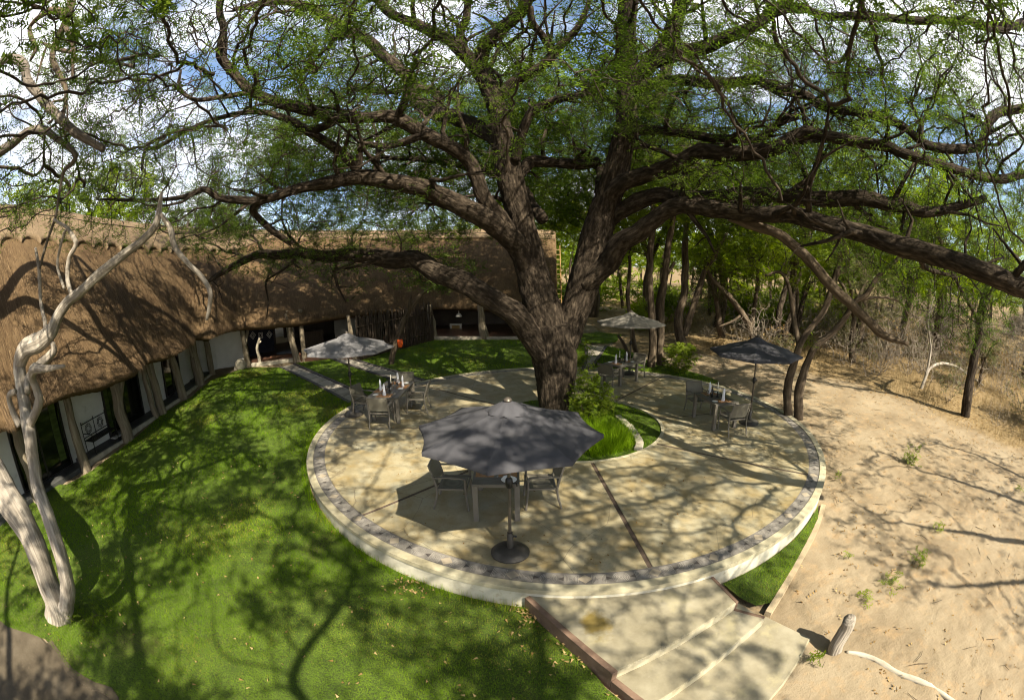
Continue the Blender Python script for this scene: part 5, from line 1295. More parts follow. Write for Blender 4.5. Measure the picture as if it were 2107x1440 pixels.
def twig_mesh(nodes, par, tips, r0, pw=.42, rmax=.08, off=(0, 0, 0), min_sides=3):
    i = np.where(par >= 0)[0]; j = par[i]
    a, b = nodes[j], nodes[i]; rb = np.minimum(r0 * tips[i] ** pw, rmax); ra = np.minimum(r0 * np.minimum(tips[j], tips[i] * 2.5) ** pw, rmax * 1.05)
    t = b - a; L = np.linalg.norm(t, axis=1, keepdims=True); t = t / np.maximum(L, 1e-6); b = b + t * rb[:, None] * .4
    up = np.where(np.abs(t[:, 2:3]) < .9, np.array([[0, 0, 1.0]]), np.array([[1.0, 0, 0]])); u = np.cross(t, up); u /= np.linalg.norm(u, axis=1, keepdims=True); v = np.cross(t, u)
    Vs, Fs, n = [], [], 0
    for sel, sd in ((rb < .018, 3), (rb >= .018, 6)):
        if not sel.any(): continue
        A, B_, Ra, Rb, U, Vv = a[sel], b[sel], ra[sel], rb[sel], u[sel], v[sel]; ang = 2 * np.pi * np.arange(sd) / sd
        ring = U[:, None] * np.cos(ang)[None, :, None] + Vv[:, None] * np.sin(ang)[None, :, None]
        V = np.concatenate([A[:, None] + ring * Ra[:, None, None], B_[:, None] + ring * Rb[:, None, None]], 1); m = len(A)
        k = np.arange(sd); f = np.stack([k, (k + 1) % sd, sd + (k + 1) % sd, sd + k], -1)
        Fs.append((np.arange(m)[:, None, None] * 2 * sd + f[None]).reshape(-1, 4) + n); Vs.append(V.reshape(-1, 3)); n += m * 2 * sd
    return np.vstack(Vs) - np.array(off), np.vstack(Fs)

def leaf_mesh(C, n_spray, n_leaf, size, width, spread, seed, off=(0, 0, 0), flat=.35, rach=.14, droop=.0, clump=None):
    """sprays of small leaflets set along short stalks round the centres C"""
    rng = np.random.default_rng(seed); m = len(C) * n_spray
    O = np.repeat(C, n_spray, 0) + rng.normal(0, spread, (m, 3)) * np.array([1, 1, .6])
    D = rng.normal(0, 1, (m, 3)) * np.array([1, 1, flat]); D[:, 2] -= droop; D /= np.linalg.norm(D, axis=1, keepdims=True)
    up = np.array([0, 0, 1.0]) + rng.normal(0, .45, (m, 3)); S = np.cross(D, up); S /= np.maximum(np.linalg.norm(S, axis=1, keepdims=True), 1e-6)
    t = np.linspace(-.5, .5, n_leaf); sg = np.where(np.arange(n_leaf) % 2 == 0, 1.0, -1.0)
    base = O[:, None] + D[:, None] * (t * rach)[None, :, None]
    dirs = S[:, None] * sg[None, :, None] + D[:, None] * .45 + rng.normal(0, .2, (m, n_leaf, 3)); dirs /= np.linalg.norm(dirs, axis=2, keepdims=True)
    sz = size * rng.uniform(.7, 1.3, (m, n_leaf, 1)); tip = base + dirs * sz; w = np.cross(dirs, np.broadcast_to(np.cross(D, S)[:, None], dirs.shape)); w /= np.maximum(np.linalg.norm(w, axis=2, keepdims=True), 1e-6)
    V = np.stack([base + w * width, base - w * width, tip], 2).reshape(-1, 3) - np.array(off)
    r = np.clip(np.repeat(rng.beta(2, 2, m), n_leaf) + rng.normal(0, .1, m * n_leaf), 0, 1)
    if clump is not None: r = np.clip(r * .6 + .55 * (np.repeat(vnoise(O * clump, seed), n_leaf) - .25), 0, 1)
    return V, np.arange(len(V)).reshape(-1, 3), np.repeat(r, 3)

def link_twigs(name, tw, mat, parent): return tag(mobj(name, build_mesh(name, tw[0], tw[1], True), mat, parent), kind='stuff')
def link_leaves(name, lf, mat, parent): return tag(mobj(name, build_mesh(name, lf[0], lf[1], False, {'rnd': ('FLOAT', lf[2])}), mat, parent), kind='stuff')

# ---------------- the great camel-thorn acacia in the terrace
B0 = gp(1142, 862, BEDZ)
acacia = empty('acacia_tree', (B0[0], B0[1], BEDZ))
tag(acacia, 'huge old spreading acacia with forked rough trunk rising through the round terrace', 'tree')
Y0 = B0[1]
LIMBS = {
 'T0': [(1141, 874, 34, Y0 + .05), (1141, 850, 30, Y0), (1142, 820, 34, Y0), (1142, 780, 43, Y0), (1139, 735, 48, Y0), (1134, 690, 48, Y0), (1131, 668, 44, Y0)],
 'T1': [(1133, 730, 40, Y0), (1128, 670, 44, Y0), (1108, 600, 42, Y0 + .05), (1085, 520, 36, Y0 + .1), (1066, 440, 32, Y0 + .1), (1044, 350, 31, Y0), (1031, 270, 25, Y0 - .15), (1015, 200, 23, Y0 - .3), (985, 135, 22, Y0 - .5)],
 'T2': [(1145, 745, 34, Y0 + .1), (1168, 690, 38, Y0 + .15), (1190, 620, 40, Y0 + .1), (1212, 540, 42, Y0), (1236, 450, 38, Y0 - .1), (1268, 350, 33, Y0 - .3), (1288, 250, 28, Y0 - .5), (1291, 150, 29, Y0 - .9), (1290, 70, 25, Y0 - 1.4), (1296, -20, 22, Y0 - 2.0), (1310, -120, 16, Y0 - 2.8)],
 'L0': [(1120, 730, 30, Y0 - .2), (1085, 680, 30, Y0 - .4), (1045, 640, 28, Y0 - .5), (1000, 608, 26, Y0 - .5), (950, 580, 25, Y0 - .4), (890, 553, 23, Y0), (840, 535, 21, Y0 + .3), (770, 528, 19, Y0 + .5), (700, 527, 15, Y0 + .6), (630, 520, 13, Y0 + .6), (570, 522, 11, Y0 + .5), (510, 532, 9, Y0 + .3), (455, 560, 7, Y0), (430, 578, 4, Y0 - .1)],
 'L1': [(1092, 560, 26, Y0), (1060, 510, 28, Y0 - .3), (1015, 460, 27, Y0 - .7), (960, 425, 26, Y0 - 1), (890, 396, 24, Y0 - 1.3), (820, 378, 21, Y0 - 1.6), (750, 369, 19, Y0 - 1.9), (690, 374, 17, Y0 - 2.2), (620, 388, 13, Y0 - 2.5), (560, 404, 11, Y0 - 2.7), (510, 412, 10, Y0 - 2.9), (460, 408, 9, Y0 - 3.1), (425, 388, 8, Y0 - 3.3), (385, 402, 6, Y0 - 3.4), (340, 410, 5, Y0 - 3.5), (270, 412, 4, Y0 - 3.7), (205, 411, 3, Y0 - 3.9)],
 'L1b': [(560, 404, 8, Y0 - 2.7), (520, 432, 8, Y0 - 2.6), (560, 470, 8, Y0 - 2.2), (600, 500, 7, Y0 - 1.8)],
 'L2': [(1060, 500, 24, Y0 - .2), (1033, 462, 20, Y0 - .5), (997, 412, 18, Y0 - .8), (978, 362, 17, Y0 - 1), (950, 318, 18, Y0 - 1.2), (880, 276, 17, Y0 - 1.6), (812, 240, 17, Y0 - 2), (760, 241, 13, Y0 - 2.3), (700, 244, 13, Y0 - 2.6), (640, 232, 14, Y0 - 2.9), (580, 213, 13, Y0 - 3.2), (518, 188, 12, Y0 - 3.6), (480, 150, 11, Y0 - 3.9), (455, 112, 11, Y0 - 4.2), (462, 60, 9, Y0 - 4.5), (450, 5, 8, Y0 - 4.9), (470, -60, 6, Y0 - 5.3)],
 'L2b': [(812, 245, 9, Y0 - 2), (830, 215, 10, Y0 - 2.2), (845, 162, 8, Y0 - 2.5)],
 'L2c': [(700, 246, 9, Y0 - 2.6), (640, 268, 11, Y0 - 2.4), (600, 250, 9, Y0 - 2.5), (540, 232, 7, Y0 - 2.8), (480, 238, 6, Y0 - 3), (400, 262, 5, Y0 - 3.2), (330, 300, 5, Y0 - 3.4), (298, 310, 4, Y0 - 3.5), (292, 350, 3, Y0 - 3.5)],
 'L2d': [(880, 276, 10, Y0 - 1.7), (800, 300, 8, Y0 - 1.9), (745, 300, 7, Y0 - 2.1), (735, 345, 10, Y0 - 2), (690, 300, 12, Y0 - 2.2), (620, 265, 9, Y0 - 2.5)],
 'L2e': [(518, 190, 7, Y0 - 3.6), (460, 200, 6, Y0 - 3.8), (400, 205, 5, Y0 - 4), (370, 180, 4, Y0 - 4.2), (372, 145, 3, Y0 - 4.3)],
 'L3': [(1030, 300, 20, Y0 + .2), (1000, 268, 20, Y0 + .5), (950, 248, 19, Y0 + .9), (900, 235, 18, Y0 + 1.2), (862, 212, 17, Y0 + 1.5), (840, 165, 15, Y0 + 1.6), (795, 122, 14, Y0 + 1.6), (752, 80, 13, Y0 + 1.5), (700, 52, 11, Y0 + 1.3), (630, 15, 10, Y0 + 1), (560, 5, 8, Y0 + .6), (480, 20, 6, Y0 + .2)],
 'L3b': [(900, 238, 12, Y0 + 1.2), (900, 195, 11, Y0 + 1.3), (860, 180, 9, Y0 + 1.6), (800, 190, 7, Y0 + 2), (720, 180, 6, Y0 + 2.4)],
 'L4': [(990, 150, 18, Y0 - .5), (960, 118, 17, Y0 - .7), (925, 88, 15, Y0 - 1), (884, 69, 14, Y0 - 1.2), (839, 45, 12, Y0 - 1.5), (795, 16, 11, Y0 - 1.8), (740, -30, 9, Y0 - 2.2)],
 'L4b': [(965, 125, 11, Y0 - .6), (945, 78, 10, Y0 - .9), (958, 40, 9, Y0 - 1.2), (966, -20, 8, Y0 - 1.6)],
 'L4c': [(985, 140, 18, Y0 - .5), (1000, 95, 17, Y0 - .9), (1028, 65, 16, Y0 - 1.3), (1062, 32, 15, Y0 - 1.7), (1085, -5, 13, Y0 - 2.1), (1110, -70, 11, Y0 - 2.7)],
 'L5': [(1025, 205, 15, Y0 - .3), (1060, 166, 14, Y0 - .6), (1108, 137, 12, Y0 - .9), (1142, 108, 11, Y0 - 1.2), (1168, 80, 9, Y0 - 1.4), (1194, 45, 7, Y0 - 1.7), (1215, 0, 5, Y0 - 2)],
 'L5b': [(1138, 110, 9, Y0 - 1.2), (1118, 78, 9, Y0 - 1.4), (1095, 50, 8, Y0 - 1.7), (1088, 15, 8, Y0 - 2)],
 'L6': [(1060, 330, 12, Y0 - .3), (1070, 290, 11, Y0 - .5), (1080, 258, 11, Y0 - .7), (1100, 226, 10, Y0 - .9), (1148, 208, 10, Y0 - 1.2), (1200, 193, 9, Y0 - 1.5), (1252, 170, 7, Y0 - 1.9)],
 'L7': [(1050, 380, 14, Y0 + .6), (1085, 335, 15, Y0 + 1.2), (1134, 333, 13, Y0 + 1.4), (1180, 337, 13, Y0 + 1.2), (1230, 332, 12, Y0 + .6)],
 'R1': [(1290, 170, 20, Y0 - .8), (1330, 140, 20, Y0 - 1.2), (1362, 100, 18, Y0 - 1.6), (1385, 55, 16, Y0 - 2), (1405, -10, 14, Y0 - 2.6), (1430, -90, 11, Y0 - 3.3)],
 'R1b': [(1300, 160, 18, Y0 - .8), (1350, 128, 19, Y0 - 1.3), (1402, 112, 18, Y0 - 1.8), (1470, 84, 16, Y0 - 2.4), (1548, 52, 14, Y0 - 3.1), (1596, 18, 12, Y0 - 3.6), (1640, -20, 10, Y0 - 4.1), (1700, -70, 8, Y0 - 4.7)],
 'R1c': [(1560, 46, 9, Y0 - 3.2), (1625, 14, 10, Y0 - 3.7), (1695, 31, 10, Y0 - 4.3), (1750, 33, 10, Y0 - 4.8), (1820, 38, 10, Y0 - 5.4), (1920, 45, 10, Y0 - 6.2), (1990, 45, 10, Y0 - 6.8), (2035, 60, 10, Y0 - 7.2), (2110, 50, 9, Y0 - 7.8)],
 'R2': [(1292, 190, 18, Y0 - .7), (1340, 172, 15, Y0 - 1.2), (1400, 166, 14, Y0 - 1.7), (1500, 170, 13, Y0 - 2.5), (1552, 164, 12, Y0 - 3), (1590, 180, 12, Y0 - 3.3), (1655, 195, 12, Y0 - 3.9), (1690, 219, 12, Y0 - 4.2), (1747, 227, 11, Y0 - 4.7), (1800, 237, 11, Y0 - 5.1), (1848, 258, 11, Y0 - 5.5), (1886, 287, 11, Y0 - 5.8), (1921, 305, 11, Y0 - 6.1), (1985, 306, 11, Y0 - 6.6), (2018, 298, 11, Y0 - 6.8), (2033, 258, 11, Y0 - 6.9), (2062, 232, 10, Y0 - 7.2), (2112, 222, 9, Y0 - 7.6)],
 'R3': [(1240, 430, 22, Y0 - .1), (1270, 385, 20, Y0 - .5), (1312, 360, 20, Y0 - .9), (1362, 346, 20, Y0 - 1.4), (1405, 332, 20, Y0 - 1.9), (1455, 312, 19, Y0 - 2.4), (1540, 318, 19, Y0 - 3.2), (1608, 296, 18, Y0 - 3.9), (1660, 275, 16, Y0 - 4.4), (1712, 285, 14, Y0 - 4.9), (1817, 296, 13, Y0 - 5.8), (1853, 313, 12, Y0 - 6.1), (1921, 334, 12, Y0 - 6.7), (1975, 355, 11, Y0 - 7.1), (2044, 368, 10, Y0 - 7.6), (2110, 360, 9, Y0 - 8.1)],
 'R4': [(1225, 500, 22, Y0 + .2), (1262, 452, 20, Y0 - .1), (1300, 425, 20, Y0 - .5), (1345, 405, 20, Y0 - 1), (1405, 405, 18, Y0 - 1.5), (1475, 407, 18, Y0 - 2.1), (1550, 400, 18, Y0 - 2.8), (1680, 406, 18, Y0 - 3.9), (1784, 411, 18, Y0 - 4.9), (1853, 421, 16, Y0 - 5.5), (1900, 440, 13, Y0 - 5.9), (1960, 430, 10, Y0 - 6.3), (2030, 410, 8, Y0 - 6.9)],
 'R5': [(1205, 585, 26, Y0 - .1), (1242, 548, 25, Y0 - .4), (1275, 512, 24, Y0 - .8), (1310, 480, 23, Y0 - 1.2), (1355, 446, 21, Y0 - 1.7), (1402, 428, 20, Y0 - 2.2), (1470, 437, 20, Y0 - 2.9), (1556, 446, 19, Y0 - 3.8), (1645, 445, 20, Y0 - 4.7), (1712, 462, 21, Y0 - 5.4), (1782, 484, 22, Y0 - 6.1), (1852, 508, 23, Y0 - 6.8), (1938, 526, 23, Y0 - 7.6), (2025, 556, 23, Y0 - 8.4), (2110, 590, 22, Y0 - 9.1), (2180, 625, 18, Y0 - 9.6)],
 'R5b': [(1500, 446, 10, Y0 - 3.2), (1545, 462, 12, Y0 - 3.5), (1595, 476, 12, Y0 - 3.8), (1628, 500, 13, Y0 - 4), (1672, 541, 13, Y0 - 4.3), (1712, 588, 13, Y0 - 4.6), (1751, 623, 12, Y0 - 4.9), (1792, 660, 11, Y0 - 5.2), (1818, 688, 9, Y0 - 5.4), (1868, 708, 5, Y0 - 5.8)],
 'R6': [(1288, 270, 14, Y0 - .4), (1350, 270, 12, Y0 - .9), (1420, 275, 11, Y0 - 1.5), (1500, 285, 10, Y0 - 2.2), (1560, 285, 10, Y0 - 2.8), (1600, 255, 9, Y0 - 3.2), (1640, 235, 8, Y0 - 3.5)],
 'R7': [(1288, 220, 10, Y0 + .3), (1310, 180, 12, Y0 + 1), (1345, 215, 14, Y0 + 1.4), (1372, 140, 13, Y0 + 1.8), (1390, 60, 12, Y0 + 2.1), (1400, -30, 10, Y0 + 2.3)],
}
BACK = {'K1': ([(.9, 12.9, 5.6), (.2, 14.6, 7.0), (-1.2, 16.6, 8.0), (-2.2, 18.8, 8.9), (-3.8, 20.8, 9.4)], [.2, .17, .13, .09, .05]), 'K2': ([(2.6, 13.0, 6.4), (3.0, 15.0, 7.6), (2.6, 17.4, 8.6), (3.2, 19.6, 9.2), (2.8, 22, 9.8)], [.2, .16, .12, .09, .05]),
        'K3': ([(0.0, 15.0, 7.2), (-3.0, 15.8, 8.2), (-5.6, 17.2, 8.8), (-8.0, 18.4, 9.2)], [.14, .12, .09, .05]), 'K4': ([(3.0, 15.2, 7.7), (5.4, 16.6, 8.4), (7.6, 18.6, 8.8)], [.13, .1, .05])}
limb_pts, limb_meshes = {}, {}
dead = {'R5b'}
starts = []
for i, (k, L) in enumerate(list(LIMBS.items()) + list(BACK.items())):
    P, Rr = limb(L) if k in LIMBS else (np.array(L[0]), np.array(L[1])); limb_pts[k] = (P, Rr)
    big = k in ('T0', 'T1', 'T2')
    nm = 'trunk' if big else 'limb'
    Rr = Rr * {'T0': .94, 'T1': .85, 'T2': .77, 'R5': .84, 'L0': .86, 'L1': .82}.get(k, .85)
    tubes_obj(nm, [(P, Rr, {})], MAT['bark_brown'] if k in dead else MAT['bark'], acacia, n=56 if big else 22, step=.055 if big else .085, amp=.2 if big else .3, freq=8 if big else 4.5, stretch=.3, seed=i + 1, wander=0.15 if big else .75)
    if k not in ('T0',) and k not in dead:
        Q = catmull(np.column_stack([P, Rr]), .3); j0 = int(len(Q) * (.5 if big else .3 if k != 'L0' else .5)); starts.append(Q[j0:, :3])
# crooked secondary boughs and dead spurs along the limbs
def boughs(seed=7):
    rng = np.random.default_rng(seed); sp = []; st = []
    def bough(p, d, r, ln, depth):
        n = max(3, int(ln / .5)); P = [p]; d = d / np.linalg.norm(d)
        for k in range(n):
            d = d + rng.normal(0, .36, 3) * np.array([1, 1, .75]); d[2] += .03; d /= np.linalg.norm(d); P.append(P[-1] + d * ln / n)
        P = np.array(P); R_ = r * np.linspace(1, .3, len(P)); sp.append((P, R_, {'n': 9 if r > .03 else 5, 'seed': len(sp)}))
        if depth: 
            for k in range(1, len(P)):
                if rng.random() < .5: bough(P[k], (P[k] - P[k - 1]) + rng.normal(0, ln / n * 1.1, 3), R_[k] * .62, ln * rng.uniform(.3, .55), depth - 1)
        st.append(P[1:])
    for k, (P, Rr) in limb_pts.items():
        if k == 'T0' or k in dead: continue
        Q = catmull(np.column_stack([P, Rr]), .12); L = len(Q); f0 = .45 if k in ('T1', 'T2') else .22 if k != 'L0' else .4
        i = int(L * f0)
        while i < L - 1:
            t = Q[min(i + 1, L - 1), :3] - Q[i - 1, :3]; t /= max(np.linalg.norm(t), 1e-6)
            v = rng.normal(0, 1, 3); v -= t * v.dot(t); v /= np.linalg.norm(v); v = v * rng.uniform(.6, 1.1) + t * rng.uniform(.2, .8); v[2] += .22
            r = min(Q[i, 3] * .9 * rng.uniform(.3, .5), .075)
            p0 = Q[i, :3]; end = p0 + v * 2
            if np.linalg.norm(end - np.array([0, 0, CAMH])) > 6.8: bough(p0, v, max(r, .016), rng.uniform(.9, 2.6), 1)
            i += int(rng.integers(3, 8))
    return sp, st
sp_b, st_b = boughs()
tag(tubes_obj('boughs', sp_b, MAT['bark'], acacia, n=6, amp=.25, freq=3, wander=.5), kind='stuff')
starts = np.vstack(starts + st_b)

rngT = np.random.default_rng(77)
def crown_points(n, c, Rm, zt, zb, seed, gate=.42, gs=.36):
    P = []
    rng = np.random.default_rng(seed)
    while sum(map(len, P)) < n:
        m = n * 3; a = rng.uniform(0, 2 * np.pi, m); r = Rm * np.sqrt(rng.random(m)); z = rng.random(m)
        q = np.stack([c[0] + r * np.cos(a), c[1] + r * np.sin(a), zb(r) + (zt(r) - zb(r)) * z], -1)
        q = q[vnoise(q * np.array([gs, gs, gs * 1.5]), seed) > gate]; P.append(q)
    return np.vstack(P)[:n]
att = np.vstack([crown_points(17000, (0.9, 11.3), 14.8, lambda r: 12.8 - 2.2 * (r / 14) ** 2, lambda r: 7.6 - 1.3 * (r / 14) ** 1.5, 5, gate=.47, gs=.42),
                 crown_points(2600, (-1.5, 18.5), 8.5, lambda r: 11.8 - 1.5 * (r / 8) ** 2, lambda r: 8.2 + 0 * r, 7, gate=.3), crown_points(4500, (0.9, 11.3), 14.0, lambda r: 12.0 - 2.6 * (r / 13) ** 2, lambda r: 6.8 - 1.2 * (r / 13) ** 1.5, 6, gate=.0)])
# lower sprays that hang under the limb ends
def blob(c, r, n, seed):
    g = np.random.default_rng(seed).normal(0, 1, (n, 3)); g /= np.linalg.norm(g, axis=1, keepdims=True)
    return np.asarray(c) + g * (np.random.default_rng(seed + 1).random(n) ** .4)[:, None] * np.asarray(r)
hang_px = [(640, 470, 11, 1.5, .8, 120), (520, 450, 10, 1.3, .7, 110), (430, 480, 10.5, 1.1, .8, 90), (720, 480, 13, 1.4, .7, 80), (560, 530, 12.5, 1.6, .6, 100), (880, 480, 14.5, 1.6, .8, 90), (800, 420, 10.8, 1.0, .4, 60), (330, 440, 9, 1.1, .6, 70), (250, 400, 9, 1.0, .8, 70), (900, 560, 14, 1.6, .7, 70),
           (700, 560, 13.3, 1.5, .5, 50), (1780, 520, 7, 1.4, .7, 90), (1900, 600, 6, 1.2, .9, 80), (2010, 640, 5, 1.0, 1.0, 80), (1930, 470, 7, 1.5, .7, 90), (2060, 560, 5, 1.0, .9, 60), (1700, 470, 8, 1.3, .5, 70), (1850, 440, 7, 1.4, .5, 80), (1600, 420, 9, 1.6, .6, 80), (2050, 470, 5.5, 1.2, .8, 70),
           (330, 200, 7.5, 1.5, 1.0, 90), (250, 130, 7, 1.3, 1.2, 70), (420, 310, 9, 1.5, .8, 100), (560, 320, 9.5, 1.5, .8, 100), (1480, 380, 9.5, 1.5, .5, 70),
           (1700, 110, 7.8, 1.5, .9, 130), (1850, 130, 6.6, 1.4, 1.0, 130), (1960, 210, 6.0, 1.3, 1.0, 120), (1790, 340, 7.6, 1.5, .6, 120), (2000, 330, 5.8, 1.2, .8, 110), (1650, 340, 8.6, 1.5, .6, 110), (1560, 230, 9.2, 1.6, .8, 120), (1500, 110, 9.4, 1.6, .9, 130), (2060, 130, 5.4, 1.2, 1.0, 110), (1720, 220, 8.0, 1.5, .8, 120), (1900, 400, 6.6, 1.3, .5, 90), (1420, 230, 10.5, 1.6, .8, 100)]
att = np.vstack([att] + [blob(at(a, b, Y), (r, r, h), n, i + 100) for i, (a, b, Y, r, h, n) in enumerate(hang_px)])
CAM0 = np.array([0, 0, CAMH])
dcam = np.linalg.norm(att - CAM0, axis=1); att = att[dcam > 4.6]
nodes, par, tips, hasch = grow(starts, att, step=.19, di=1.9, dk=.22, iters=170, seed=3, jitter=.22, sag=.02, maxn=64000)
print('acacia nodes', len(nodes))
link_twigs('twigs', twig_mesh(nodes, par, tips, .0085, .38, .045, root_loc(acacia)), MAT['twig'], acacia)
# short dead spurs that make the crown spiky
rs_ = np.random.default_rng(91); sel = np.where((par >= 0) & (nodes[:, 1] < 14) & (rs_.random(len(nodes)) < .8))[0]
sd_ = rs_.normal(0, 1, (len(sel), 3)); sd_ /= np.linalg.norm(sd_, axis=1, keepdims=True); e_ = nodes[sel] + sd_ * rs_.uniform(.1, .42, (len(sel), 1))
sn = np.vstack([nodes[sel], e_]); sp_ = np.concatenate([np.full(len(sel), -1), np.arange(len(sel))])
link_twigs('spurs', twig_mesh(sn, sp_, np.ones(len(sn)), .0062, .4, .02, root_loc(acacia)), MAT['twig'], acacia)
lc = nodes[(par >= 0) & (tips <= 4)]
def gaps(P, f, seed):                           # openings shaped along the sun direction so pools of sunlight reach the ground
    u = P[:, 0] - SUNV[0] / SUNV[2] * P[:, 2]; v = P[:, 1] - SUNV[1] / SUNV[2] * P[:, 2]
    return .65 * vnoise(np.column_stack([u * f, v * f, 0 * u]), seed) + .35 * vnoise(np.column_stack([u * f * 2.3, v * f * 2.3, 0 * u]), seed + 1)
lc = lc[gaps(lc, .75, 55) > np.where((lc[:, 1] > 13.5) | (lc[:, 2] < 6.9), .10, .425)]
ax = np.vstack([catmull(P, .25) for k, (P, Rr) in limb_pts.items()]); dl = np.full(len(lc), 9.0)
for a_ in range(0, len(ax), 200): dl = np.minimum(dl, np.sqrt(((lc[:, None] - ax[None, a_:a_ + 200]) ** 2).sum(2)).min(1))
lc = lc[dl > .42]
bk = lc[:, 1] > 13.5
lfA, lfB = leaf_mesh(lc[~bk], 6, 6, .072, .0145, .16, 9, root_loc(acacia), flat=.4, rach=.2, droop=.1, clump=.8), leaf_mesh(lc[bk], 6, 5, .105, .024, .2, 10, root_loc(acacia), flat=.4, rach=.24, droop=.1, clump=.8)
link_leaves('crown', (np.vstack([lfA[0], lfB[0]]), np.vstack([lfA[1], lfB[1] + len(lfA[0])]), np.concatenate([lfA[2], lfB[2]])), MAT['leaf_acacia'], acacia)
print('acacia leaves', len(lc) * 16)

# ---------------- the tree behind the viewer whose shade falls on the lawn
sh = empty('shade_tree', (3.5, -9.5, -.6)); tag(sh, 'leafy acacia standing behind the viewer and shading the lawn', 'tree')
SP = [([(3.5, -9.5, -.7), (3.3, -9.2, 1.5), (2.8, -8.6, 3.5), (2.2, -8, 5.5)], [.5, .4, .36, .3]), ([(2.2, -8, 5.4), (.5, -6.5, 6.8), (-1.5, -4.5, 7.6), (-3.5, -2.8, 8.2)], [.28, .22, .17, .1]), ([(2.2, -8, 5.4), (3.5, -6, 7), (4.2, -4, 7.8), (4.5, -2.4, 8.4)], [.26, .2, .15, .08]), ([(2.5, -8.3, 4.6), (-.5, -8, 6.5), (-4, -6.5, 7.6), (-6.5, -4.5, 8)], [.24, .2, .14, .08]), ([(2.2, -8, 5.4), (2.6, -5.6, 7.0), (1.2, -4.2, 7.7), (1.6, -2.4, 8.3), (.2, -1.4, 8.5)], [.22, .18, .14, .1, .06])]
tubes_obj('trunk', [(np.array(a), np.array(b) * (1 if i == 0 else .55), {'seed': i}) for i, (a, b) in enumerate(SP)], MAT['bark'], sh, n=14, step=.2, amp=.3, wander=3.5)
st2 = np.vstack([catmull(np.array(a), .4)[2:] for a, b in SP[1:]])
att2 = crown_points(4200, (-.8, -3.9), 8.4, lambda r: 10.4 - 1.2 * (r / 8) ** 2, lambda r: 7.8 - .5 * (r / 8), 15, gate=.46, gs=.5)
att2 = att2[np.linalg.norm(att2 - CAM0, axis=1) > 4.4]
n2, p2, t2, h2 = grow(st2, att2, step=.3, di=4, dk=.4, iters=90, seed=5)
link_twigs('twigs', twig_mesh(n2, p2, t2, .010, .45, .09, root_loc(sh)), MAT['twig'], sh)
lc2 = n2[(p2 >= 0) & (t2 <= 3)]
lc2 = lc2[gaps(lc2, .7, 56) > .51]
link_leaves('crown', leaf_mesh(lc2, 6, 8, .11, .024, .2, 19, root_loc(sh), rach=.22), MAT['leaf_acacia'], sh)

rs = empty('thorn_tree', (17.5, -6.5, -.6)); tag(rs, 'sparse thorn tree outside the frame whose branch shadows cross the sand', 'tree')
SP = [([(17.5, -6.5, -.7), (17, -6, 2), (16, -5, 4.5)], [.35, .28, .2]), ([(16, -5, 4.4), (14, -3.5, 6), (12.5, -2.4, 7)], [.18, .13, .07]), ([(16, -5, 4.4), (16, -2.8, 6.4), (15, -.8, 7.6)], [.18, .12, .06]), ([(16.4, -5.4, 3.8), (17.5, -3, 5.6), (17.6, 0, 7)], [.16, .1, .05]), ([(16, -5, 4.4), (13.5, -5, 6.4), (11.2, -4.2, 7.4)], [.15, .1, .05])]
tubes_obj('trunk', [(np.array(a), b, {}) for a, b in SP], MAT['bark'], rs, n=12, step=.2, amp=.3, wander=1.0)
att3 = crown_points(750, (14.6, -2.6), 5.0, lambda r: 8.6 - 1.2 * (r / 5) ** 2, lambda r: 6.0 + 0 * r, 25, gate=.4, gs=.5)
n3, p3, t3, h3 = grow(np.vstack([catmull(np.array(a), .4)[2:] for a, b in SP[1:]]), att3, step=.28, di=4, dk=.35, iters=90, seed=8)
link_twigs('twigs', twig_mesh(n3, p3, t3, .012, .45, .09, root_loc(rs)), MAT['twig'], rs)
link_leaves('crown', leaf_mesh(n3[(p3 >= 0) & (t3 <= 2)], 2, 7, .09, .02, .18, 29, root_loc(rs), rach=.22), MAT['leaf_acacia'], rs)

